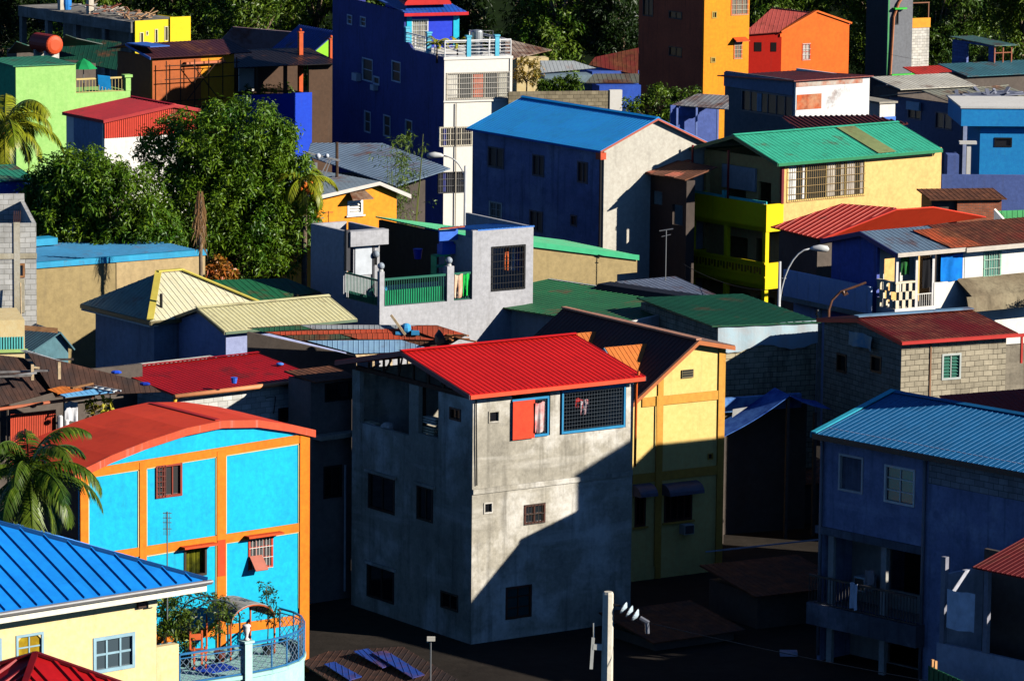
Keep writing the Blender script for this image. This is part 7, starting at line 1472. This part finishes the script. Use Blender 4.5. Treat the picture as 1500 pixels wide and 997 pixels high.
for k in range(n):
    x0, x1 = W_ * k / n, W_ * (k + .55) / n; zt = lambda x: (zl + (pa.z - zl) * x / ur if x < ur else pa.z + (pf.z - pa.z) * (x - ur) / max(W_ - ur, .1)) - .05
    m_.prism([(x0, -.04, zm), (x1, -.04, zm), (x1, -.04, zt(x1)), (x0, -.04, zt(x0))], (0, .04, 0)); x2 = W_ * (k + 1) / n; m_.prism([(x1, -.01, zm), (x2, -.01, zm), (x2, -.01, zt(x2)), (x1, -.01, zt(x1))], (0, .04, 0))
m_.build('corrugated_gable', metal(C(220, 62, 36), .04, .1), b.root)
gable_v(b, -.15, W_ + .2, -.15, L + .2, ur, zl, pa.z, metal(C(186, 30, 36), .04, .12), plain(C(170, 40, 40)), None, sp=.28, zf=pf.z)
m_ = MB(); m_.box(-.012, .0, .3, L * .8, 1, zl - .2); m_.build('side_panel', paint(C(120, 140, 170)), b.root)
b = House('scaffold_house', 'orange house front with painted-in brown shade and a bamboo scaffold under a dark roof', 'house', 223, 85, 24.9, 36)
W_ = b.V(343, 100)[0]; L = b.U(172, 75)[0]; H = b.V(223, 84)[1]; hh = [b.rv(267, 96, 293, 111)]
m_ = MB(); wall(m_, 'v', 0, 0, W_, -.2, H, hh, .15); m_.box(W_ - .15, W_, .151, L, -.2, H); m_.build('wall', paint(C(236, 150, 30), .06, .2), b.root); m_ = MB(); m_.box(0, .15, .151, L, -.2, H + .05); m_.build('side_wall', paint(C(140, 84, 50), .1, .3), b.root)  # side wall browner than the front, its shade put into the colour
u = b.V(294, 100)[0]; m_ = MB(); bx(m_, 'v', 0, -.01, u, -.01, .03, 0, H - .02); m_.build('shadow_part', paint(C(176, 92, 44), .1, .3), b.root, 'left part of the front, browned as a painted shadow');  # brown overlay paints the cast shadow onto the orange front
for h in hh: win(b, 'v', h, plain(C(170, 170, 160)), 'glass', 2, gm=DG, c=.03)
m_ = MB(); z1 = b.V(280, 94)[1]; m_.box(u - 1.2, b.V(326, 94)[0], -.35, -.05, z1, z1 + .15); m_.build('canopy', plain(C(210, 120, 80)), b.root)
roof(b, [[(-.4, -.4, H + .02), (W_ + 1, -.4, H + .02), (W_ + 1, L * .6, H + .6), (-.4, L * .6, H + .6)], [(-.4, L * .6, H + .6), (W_ + 1, L * .6, H + .6), (W_ + 1, L + .5, H + .2), (-.4, L + .5, H + .2)]], metal(C(70, 36, 42), .2, .3), .3); m_ = MB(); m_.box(-.45, .9, -.5, L * .55, H + .64, H + .70); m_.prism([(-.42, -.44, H - .1), (-.42, L * .6, H + .5), (-.42, L * .6, H + .62), (-.42, -.44, H + .05)], (.04, 0, 0)); m_.build('blue_flashing', metal(C(60, 110, 200), .02), b.root)
t = thing('scaffold', 'thin pole scaffold standing against the orange house front', 'scaffold', b.O, b.a); m_ = MB(); zz = b.V(300, 150)[1]
for k in range(6): u = .6 + (W_ - .8) * k / 5; m_.tube([(u, -.6, -.2), (u, -.6, H - .2)], .035, 5)
for z_ in (H - .5, H - 1.3, H - 2.6, H - 3.0): m_.tube([(.5, -.62, z_), (W_, -.62, z_)], .03, 5)
m_.tube([(2, -.64, H - 2.6), (4, -.64, H - .5)], .03, 5); m_.tube([(4.2, -.64, H - 2.6), (2.4, -.64, H - .5)], .03, 5); m_.build('pole_frame', wood(C(70, 50, 40)), t)
m_ = MB(); m_.box(.5, W_, -.95, -.3, H - 3.1, H - 3.04); m_.build('platform', wood(C(60, 44, 36)), t)
b = House('black_roof_house', 'blue walled house with an open dark upper storey and a black roof', 'house', 338, 140, 24.2, 30)
u1, u2 = b.V(457, 150)[0], b.V(488, 150)[0]; zw = b.V(400, 138)[1]; zr = b.V(400, 96)[1]; L = 7
m_ = MB(); m_.box(0, u1, 0, .15, -.2, zw); m_.build('blue_wall', paint(C(24, 72, 214), .06, .15), b.root); m_ = MB(); m_.box(u1, u2, 0.05, .2, -.2, zr); m_.box(0, u2, 4.6, 4.75, -.2, zr); m_.box(.15, u1, .16, 4.5, zw - .3, zw - .1); 
for u in (0, u1 * .33, u1 * .66, u1 - .2): m_.box(u, u + .2, .02, .2, zw, zr)
m_.build('frame', paint(C(84, 62, 46), .15, .3), b.root)
m_ = MB(); m_.box(b.V(374, 110)[0], b.V(396, 110)[0], 2.2, 2.3, zw, b.V(385, 104)[1]); m_.build('white_partition', M_WHITE, b.root)
roof(b, [[(-.2, -.6, zr + .03), (u2 + .2, -.6, zr + .03), (u2 + .2, L * .5, zr + .6), (-.2, L * .5, zr + .6)], [(-.2, L * .5, zr + .6), (u2 + .2, L * .5, zr + .6), (u2 + .2, L, zr + .3), (-.2, L, zr + .3)]], metal(C(30, 26, 30), .06, .3), .3)
for k in range(4):
    p = b.V(335 + 30 * k, 128, .3); m_ = MB()
    for q in range(6): leafset(m_, Vec((R.gauss(0, .3), R.gauss(0, .1), R.uniform(0, .5))), .2, 16, .25)
    o = one(m_, 'balcony_plant', LEAF_G, ('leafy plant at the left of the dark open storey', 'leafy plant second from the left in the dark open storey', 'leafy plant third from the left in the dark open storey', 'leafy plant at the right of the dark open storey')[k], 'plant', b.w(p[0], .3, zw), fix=False, uv=False, group='plants in the dark open storey')
hut('purple_rust_house', 'house with a broad purplish rusty roof behind the black roof', 320, 74, 22.6, 24, [(308, 74, 0), (448, 80, 0), (438, 44, 1.6), (340, 42, 1.6)], C(156, 134, 140), .18, None, 5.5, 3, .3, -.1)
b = House('lime_gable_house', 'house with a lime green gable and blue roof left of the tall blue house', 'house', 452, 92, 23.4, 30)
u1 = b.V(492, 80)[0]; z0_, z1_ = b.V(453, 82)[1], b.V(489, 48)[1]; m_ = MB(); m_.prism([(0, 0, -.2), (u1, 0, -.2), (u1, 0, z1_), (0, 0, z0_)], (0, .15, 0)); m_.build('wall', paint(C(150, 220, 50), .05, .12), b.root); roof(b, [[(-.3, -.2, z0_ - .15), (-.3, 5, z0_ - .15), (u1, 5, z1_ + .1), (u1, -.2, z1_ + .1)]], metal(C(40, 70, 150), .05), .3)
for px, y0, y1, lb in ((440, 80, 48, 'thin orange chimney pillar before the purplish roof'), (485, 95, 58, 'thin orange pillar against the tall blue house')):
    p = at(px, y0, F / 23.8); m_ = MB(); hgt = (y0 - y1) / 23.8; m_.box(-.13, .13, -.13, .13, -p.z, hgt); m_.box(-.17, .17, -.17, .17, hgt, hgt + .08); m_.ball((0, 0, hgt + .18), .09, 8, 6); one(m_, 'chimney_pillar', plain(C(214, 90, 36)), lb, 'pillar', p, .5)

# ------------------------------------------------------------------ street furniture
def lamp(lb, px, py0, py1, sc_, arm, drop=0):
    p = at(px, py1, F / sc_); q = at(px, py0, F / sc_); t = thing('street_lamp', lb, 'street lamp', (p.x, p.y, 0), 0, 'curved arm street lamps'); h = q.z; m_ = MB(); m_.tube([(0, 0, 0), (0, 0, h)], [.10, .06], 9); m_.build('pole', plain(C(196, 198, 198), .4), t, smooth=True)
    m_ = MB(); q0 = h - 1.3; pts = []
    ax = arm; pts = [(0, 0, h - 2.2 if ax > 0 else h - .9)] + [(ax * (1 - math.cos(math.pi / 2 * k / 8)), 0, (h - 2.2 if ax > 0 else h - .9) + (2.75 if ax > 0 else 1.35) * math.sin(math.pi / 2 * k / 8)) for k in range(1, 9)]
    m_.tube(pts, .035, 7); m_.bar((0, 0, h - .7), (ax * .22, 0, h - .7), .03); m_.build('arm', plain(C(196, 198, 198), .4), t, smooth=True)
    m_ = MB(); e = Vec(pts[-1]); s = 1 if ax > 0 else -1; m_.tube([e, e + Vec((s * .12, 0, .02)), e + Vec((s * .4, 0, .03)), e + Vec((s * .7, 0, .0)), e + Vec((s * .78, 0, -.03))], [.04, .10, .15, .13, .04], 10); m_.build('lamp_head', plain(C(214, 214, 210), .35), t, smooth=True); return t
lamp('curved street lamp in front of the shaded grey house with the blue roof', 681, 243, 325, 32.2, -1.0)
lamp('curved street lamp before the yellow balconies and blue gabled house', 1141, 383, 452, 35.6, 1.25)
p = at(1214, 466, F / 36.2); m_ = MB(); m_.tube([(0, 0, -4), (0, 0, .35), (.12, 0, .75), (.45, 0, 1.1), (1.0, 0, 1.3), (1.5, 0, 1.5)], .05, 7); m_.tube([(.55, 0, 1.12), (.62, 0, 1.0), (.75, 0, 1.08)], .09, 6); one(m_, 'bent_pole', metal(C(150, 110, 90), .4), 'rusty bent pipe pole below the blue gabled house', 'pole', p)
t = None; p = at(891, 866, F / 60); pole = thing('utility_pole', 'tall pale concrete utility pole with a string of insulators, bottom centre', 'utility pole', (p.x, p.y, 0)); h = p.z
m_ = MB(); m_.tube([(0, 0, 0), (0, 0, h - .06), (0, 0, h)], [.20, .135, .11], 8); m_.build('post', concrete(C(186, 178, 160), C(216, 208, 190), .2, .3), pole)
m_ = MB(); m_.bar((.1, 0, h - .32), (.32, .0, h - .36), .05); q0 = Vec((.30, 0, h - .36)); m_.build('bracket', M_BLACK, pole)
d = Vec((.83, -.2, -.45)).normalized(); ins = MB()
for k in range(3): c = q0 + d * (.06 + .17 * k); ins.tube([c, c + d * .03, c + d * .06, c + d * .12], [.05, .17, .15, .05], 14)
ins.build('insulator', plain(C(196, 214, 222), .15), pole, smooth=False); m_ = MB(); e = q0 + d * .58; m_.tube([e, e + d * .25], .06, 7); m_.tube([e + d * .2, e + d * .22 + Vec((0, 0, -.28))], .06, 7); m_.build('clamp', plain(C(110, 112, 120), .4), pole)
m_ = MB(); z = h - 1.42; m_.bar((-.12, 0, z), (-.36, 0, z + .02), .10, .14); m_.bar((-.40, 0, z - .55), (-.36, 0, z + .25), .09, .08); m_.bar((-.34, 0, z + .2), (-.35, 0, z + .62), .04); m_.build('switch_bracket', plain(C(206, 206, 196)), pole)
m_ = MB(); A = e + d * .25
def wire(name, lb, A, B, sag, r=.012, mat=None):
    m_ = MB(); A, B = Vec(A), Vec(B); m_.tube([A.lerp(B, k / 16) - Vec((0, 0, sag * 4 * (k / 16) * (1 - k / 16))) for k in range(17)], r, 4); return one(m_, name, mat or M_BLACK, lb, 'wire')
wire('power_line', 'thin power line running from the pole insulators to the right', Vec((p.x, p.y, 0)) + A, (26, 96, h - .6), .6)
wire('street_wire', 'sagging cable between the blue parapet house and the yellow balconies', at(1145, 425, F / 35.4), at(1000, 386, F / 33.5), .35)
wire('far_wire', 'thin cable strung beside the grey tower at the forest edge', at(1296, 78, F / 20.5), at(1500, 86, F / 21), .5)
p = at(631, 937, F / 46.5); t = thing('pole_lamp', 'small white box lamp on a thin pole in the dark alley', 'lamp', (p.x, p.y, 0)); m_ = MB(); m_.tube([(0, 0, 0), (0, 0, p.z)], .025, 6); m_.build('pole', M_STEEL, t); m_ = MB(); m_.box(-.12, .14, -.07, .07, p.z - .02, p.z + .11); m_.bar((-.12, 0, p.z - .05), (0, 0, p.z), .05); m_.build('lamp_head', plain(C(225, 220, 205)), t)
# old leaning pole and wires by the slate shed
p = at(495, 250, F / 32.4); m_ = MB(); m_.tube([(0, 0, -p.z), (-.05, 0, 1.3)], [.1, .07], 7); one(m_, 'wooden_pole', wood(C(90, 70, 56)), 'dark wooden pole between the mango tree and the slate shed', 'pole', p)
p = at(466, 232, F / 32.6); t = thing('transformer_rack', 'white insulator rack with wires beside the mango crown', 'rack', p); m_ = MB(); m_.bar((-.7, 0, .3), (1.0, 0, -.1), .08); m_.bar((.5, 0, 0), (-.3, 0, -1.6), .05); m_.bar((.6, 0, 0), (0, 0, -1.6), .05); m_.bar((-.1, 0, -.2), (-.1, 0, -p.z), .12); m_.build('crossarm', plain(C(170, 170, 170)), t); m_ = MB(); m_.ball((.0, 0, .1), .13); m_.ball((.4, 0, .12), .1); m_.build('insulator', plain(C(214, 220, 226), .2), t, smooth=True)
# low roofs in the dark alley bottom
b = House('alley_roof_shed', 'low shed roof patched with blue sheets in the dark alley, bottom centre', 'shed', 600, 985, 45.0, 35)
z = b.z0; m_ = MB(); roofpoly(m_, [b.P(440, 975, z=z), b.P(560, 1040, z=z - .2), b.P(690, 1010, z=z - .1), b.P(590, 945, z=z + .4), b.P(480, 950, z=z + .35)], .04, .22); rf = m_.build('roof', M_R1, b.root)
for i, cs in enumerate((((518, 953, .40), (538, 949, .42), (578, 972, .20), (560, 977, .17)), ((545, 955, .42), (566, 952, .44), (622, 987, .12), (604, 992, .08)), ((475, 972, .2), (490, 968, .24), (530, 990, .05), (512, 995, .02)))):
    m_ = MB(); roofpoly(m_, [b.P(x, y, z=z + dz + .06) for x, y, dz in cs], .03, .2); m_.build('roof_sheet', metal(C(44, 76, 160), .1), rf)
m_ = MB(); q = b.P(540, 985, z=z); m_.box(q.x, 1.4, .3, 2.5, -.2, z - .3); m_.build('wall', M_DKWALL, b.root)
for i, (px, py, c) in enumerate(((1126, 902, C(60, 70, 110)), (1155, 959, C(170, 170, 190)))):
    m_ = MB(); m_.box(-.3, .3, -.2, .2, 0, .15); one(m_, 'scrap_piece', plain(c), ('dull blue scrap lying in the dark yard', 'small pale scrap lying in the dark yard')[i], 'scrap', atz(px, py, .02))

# ------------------------------------------------------------------ trees
LEAF_M = leafm(C(30, 62, 10), C(60, 108, 18), C(140, 170, 36)); LEAF_MY = leafm(C(120, 60, 20), C(190, 90, 40), C(190, 170, 60))
def tree(name, lb, loc, lobes, clumps, per, size, lf, r0=.25, group=None, cr=.45, nl=14, fork=None, crown_name='crown'):
    t = thing(name, lb, 'tree', (loc[0], loc[1], 0), R.uniform(0, .1), group); c, cs = crown(lobes, clumps, per, size, cr); c.build(crown_name, lf, t, fix=False, uv=False)
    zc = min(l[0][2] - l[1][2] * .4 for l in lobes); limbs(cs, (0, 0, -.1), fork or (0, 0, zc), r0, nl).build('trunk', M_TRUNK, t, smooth=True); return t
def lob(sc_, px0, py0, *ls):
    """lobes from picture measures around the trunk foot"""
    D = F / sc_; o = at(px0, py0, D); out = []
    for x, y, rx, rz, dy in ls: p = at(x, y, D); out.append(((p.x - o.x, dy, p.z), (rx / sc_, rx / sc_ * .8, rz / sc_)))
    return (o.x, o.y), out
o, l = lob(33.6, 350, 330, (340, 200, 92, 56, 0), (262, 225, 64, 52, .8), (404, 228, 46, 58, .2), (350, 270, 74, 70, .7), (370, 320, 60, 60, .7), (325, 290, 96, 80, -.6), (428, 300, 42, 84, .5), (356, 368, 88, 52, -.3), (285, 300, 56, 74, .3))
tree('mango_tree', 'large dense mango tree beside the small orange house', o, l, 1250, 46, .235, LEAF_M, .3, 'mango trees left of centre', .42)
o, l = lob(34.6, 150, 340, (120, 262, 70, 44, 0), (175, 290, 70, 52, -.3), (100, 320, 66, 56, .3), (190, 345, 76, 44, .1), (60, 300, 36, 50, .8), (240, 350, 30, 40, .4))
tree('mango_tree', 'shorter broad mango tree in front of the red sheet house', o, l, 850, 46, .235, LEAF_M, .3, 'mango trees left of centre', .42)
o, l = lob(34.0, 322, 410, (318, 392, 24, 18, 0), (330, 405, 14, 10, 0)); tree('young_mango', 'low sapling with orange young leaves at the foot of the mango trees', o, l, 26, 30, .28, LEAF_MY, .05, None, .3, 6)
LEAF_P = leafm(C(50, 80, 10), C(110, 140, 20), C(200, 190, 50)); LEAF_PD = leafm(C(16, 40, 8), C(40, 78, 16), C(130, 150, 40)); NUT = plain(C(226, 150, 50)); PT = wood(C(120, 104, 86))
p = at(8, 180, F / 31); palm('coconut_palm', 'sunlit coconut palm with orange nuts at the left edge', (p.x, p.y, 0), p.z, 20, 3.3, LEAF_P, PT, nuts=10, nutm=NUT, el=(-.7, 1.2), droop=1.25)
p = at(42, 682, F / 48.5); palm('coconut_palm', 'dark green coconut palm in front of the cyan house, left edge', (p.x, p.y, 0), p.z - .2, 22, 2.75, LEAF_PD, PT, el=(-.9, 1.4), droop=1.15)
p = at(446, 262, F / 33.6); palm('coconut_palm', 'coconut palm with bright orange nuts half hidden by the big mango tree', (p.x, p.y, 0), p.z, 13, 2.0, LEAF_P, PT, nuts=14, nutm=plain(C(236, 120, 30)), el=(-1.2, .9), droop=1.3)
# dead frond hanging in front of the mango tree
p = at(293, 284, F / 36.0); t = thing('dead_palm', 'withered palm with hanging dry brown fronds between the mango crowns', 'palm tree', (p.x, p.y, 0)); m_ = MB(); m_.tube([(0, 0, -.2), (.05, 0, p.z * .6), (.0, 0, p.z)], [.13, .09, .06], 8); m_.build('trunk', PT, t, smooth=True); DRY = leafm(C(120, 70, 40), C(170, 120, 70), C(214, 180, 130))
for k in range(7):
    m_ = MB(); a = k * .9; pts = [Vec((.11 * math.cos(a) * math.sin(j * .45), .11 * math.sin(a) * math.sin(j * .45), p.z + .1 - .33 * j * (1 - .05 * k))) + Vec((.10 * math.cos(a), .10 * math.sin(a), 0)) for j in range(8)]; m_.tube(pts, .02, 4)
    for j in range(1, 8):
        for q in range(5):
            c = pts[j - 1].lerp(pts[j], q / 5); s = Vec((R.uniform(-1, 1), R.uniform(-1, 1), 0)) * .2 * (.4 + j / 8); m_.add([c, c + s * .5 + Vec((.02, 0, -.25)), c + s + Vec((0, 0, -.55)), c + s * .5 + Vec((-.02, 0, -.25))], [(0, 1, 2, 3)])
    m_.build('frond', DRY, t, fix=False, uv=False)
# bamboo clump
p = at(588, 300, F / 32.2); t = thing('bamboo_clump', 'feathery bamboo clump between the orange house and the street lamp', 'bamboo', (p.x, p.y, 0)); LB = leafm(C(40, 70, 20), C(80, 116, 34), C(150, 170, 70))
for k in range(15):
    m_ = MB(); a = R.uniform(0, 6.28); rr = R.uniform(.2, 1.4); h = R.uniform(.65, 1.0) * (at(590, 200, F / 32.2).z + .2); top = Vec((math.cos(a) * rr, math.sin(a) * rr * .7, h)); q = [Vec((math.cos(a) * .2, math.sin(a) * .2, -.1)).lerp(top, j / 6) + Vec((0, 0, .3 * math.sin(math.pi * j / 6))) for j in range(7)]; m_.tube(q, [.035 - .004 * j for j in range(7)], 5); m_.build('culm', plain(C(120, 130, 60)), t)
m_ = MB()
for k in range(170):
    a = R.uniform(0, 6.28); z = R.uniform(.5, 1.0); rr = 1.45 * abs(R.gauss(0, .5)) * (.5 + z * .6); leafset(m_, Vec((math.cos(a) * rr, math.sin(a) * rr * .8, z * at(590, 195, F / 32.2).z)), .26, 12, .26, wr=.16)
m_.build('foliage', LB, t, fix=False, uv=False)
# forest edge behind the houses: four built trees, copied
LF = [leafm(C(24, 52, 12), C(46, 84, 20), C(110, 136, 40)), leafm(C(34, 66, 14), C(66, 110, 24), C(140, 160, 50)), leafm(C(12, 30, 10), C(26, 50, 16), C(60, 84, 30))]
kinds = []
for k, (lf, hgt) in enumerate(((0, 12), (1, 11), (2, 13), (1, 14))):
    ls = [((R.uniform(-2.2, 2.2), R.uniform(-1.4, 1.4), hgt * R.uniform(.3, .85)), (R.uniform(1.5, 2.4), R.uniform(1.4, 2.2), R.uniform(1.3, 2.2))) for _ in range(9)] + [((0, 0, hgt * .88), (1.7, 1.6, 1.4)), ((0, -.4, hgt * .28), (3.0, 2.2, 2.4)), ((0, 0, hgt * .1), (2.8, 2.2, 1.6))]
    kinds.append((ls, lf))
spots = []
for row, (sc_, ybase, n, jit) in enumerate(((19.2, 165, 14, 25), (18.0, 140, 15, 28), (16.8, 120, 15, 28), (15.5, 95, 15, 28))):
    for i in range(n):
        px = -40 + 1590 * (i + .5) / n + R.uniform(-jit, jit); spots.append((row, px, sc_ * R.uniform(.985, 1.015)))
where = ['behind the half built house', 'behind the purplish rusty roof', 'behind the tall blue house', 'behind the red roof shack', 'behind the orange tower', 'right of the orange red house', 'behind the grey tower', 'behind the blue block shack', 'at the far right corner']
def wh(px):
    for x, s in zip((230, 440, 640, 800, 1000, 1130, 1260, 1380, 1440), range(9)):
        if px < x: return where[s]
    return where[8]
protos = []; LT = {}
look = ['dark uneven forest tree', 'fresh green forest tree', 'blackish forest tree', 'tall bright forest tree']
rowt = ['in front row', 'in second row', 'in third row', 'in back row']
for k, (ls, lf) in enumerate(kinds):
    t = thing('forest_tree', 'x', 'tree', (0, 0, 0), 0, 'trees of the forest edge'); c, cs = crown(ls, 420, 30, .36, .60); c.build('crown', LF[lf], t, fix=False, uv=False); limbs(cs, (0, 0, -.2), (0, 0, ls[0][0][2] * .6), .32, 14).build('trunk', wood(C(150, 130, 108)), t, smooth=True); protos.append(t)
used = [0] * 4; seen = {}
for row, px, sc_ in spots:
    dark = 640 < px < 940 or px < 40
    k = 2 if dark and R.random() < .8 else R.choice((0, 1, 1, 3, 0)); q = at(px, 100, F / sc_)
    src = protos[k]
    if used[k] == 0: o = src
    else:
        o = src.copy(); COL.objects.link(o)
        for ch in src.children: c = ch.copy(); COL.objects.link(c); c.parent = o
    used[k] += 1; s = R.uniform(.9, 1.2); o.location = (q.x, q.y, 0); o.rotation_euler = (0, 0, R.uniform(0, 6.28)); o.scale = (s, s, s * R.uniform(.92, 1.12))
    lb = f'{look[k]} {rowt[row]} {wh(px)}'; seen.setdefault(lb, []).append((px, o))
for lb, L_ in seen.items():
    L_.sort(key=lambda a: a[0])
    for i, (px, o) in enumerate(L_): o['label'] = lb if len(L_) == 1 else (('leftmost ' if i == 0 else 'rightmost ' if i == len(L_) - 1 else 'middle ') + lb)
# wooded slope behind
t = NT('wooded_slope'); v = t.coord(); M_HILL = t.fin(t.ramp(t.noise(v, .25, 8), [(.35, C(12, 22, 8)), (.7, C(34, 52, 18))]), .95, .1)
m_ = MB(); n = 40; g = []
for j in range(8):
    for i in range(n + 1): g.append((-220 + 440 * i / n, 350 + 24 * j + 6 * math.sin(i * .7), -.6 + 2.2 * j + 1 * math.sin(i * .9 + j) * min(j, 1)))
m_.add(g, [(j * (n + 1) + i, j * (n + 1) + i + 1, (j + 1) * (n + 1) + i + 1, (j + 1) * (n + 1) + i) for j in range(7) for i in range(n)]); o = m_.build('hill', M_HILL, smooth=True); o['kind'] = 'structure'
# ------------------------------------------------------------------ ground
t = NT('earth_and_asphalt'); v = t.coord(); base = t.ramp(t.noise(v, .12, 8), [(.35, C(42, 37, 34)), (.6, C(60, 54, 48))]); base = t.mix(.3, base, t.ramp(t.noise(v, 2, 8), [(.3, G1(.2)), (.7, G1(.8))]), 'OVERLAY')
t.bump(t.noise(v, 3, 8), .5, .05); M_GROUND = t.fin(base, .95, .1)
m_ = MB(); m_.poly([(-1500, -200, 0), (1500, -200, 0), (1500, 4500, 0), (-1500, 4500, 0)]); o = m_.build('ground', M_GROUND); o['kind'] = 'structure'
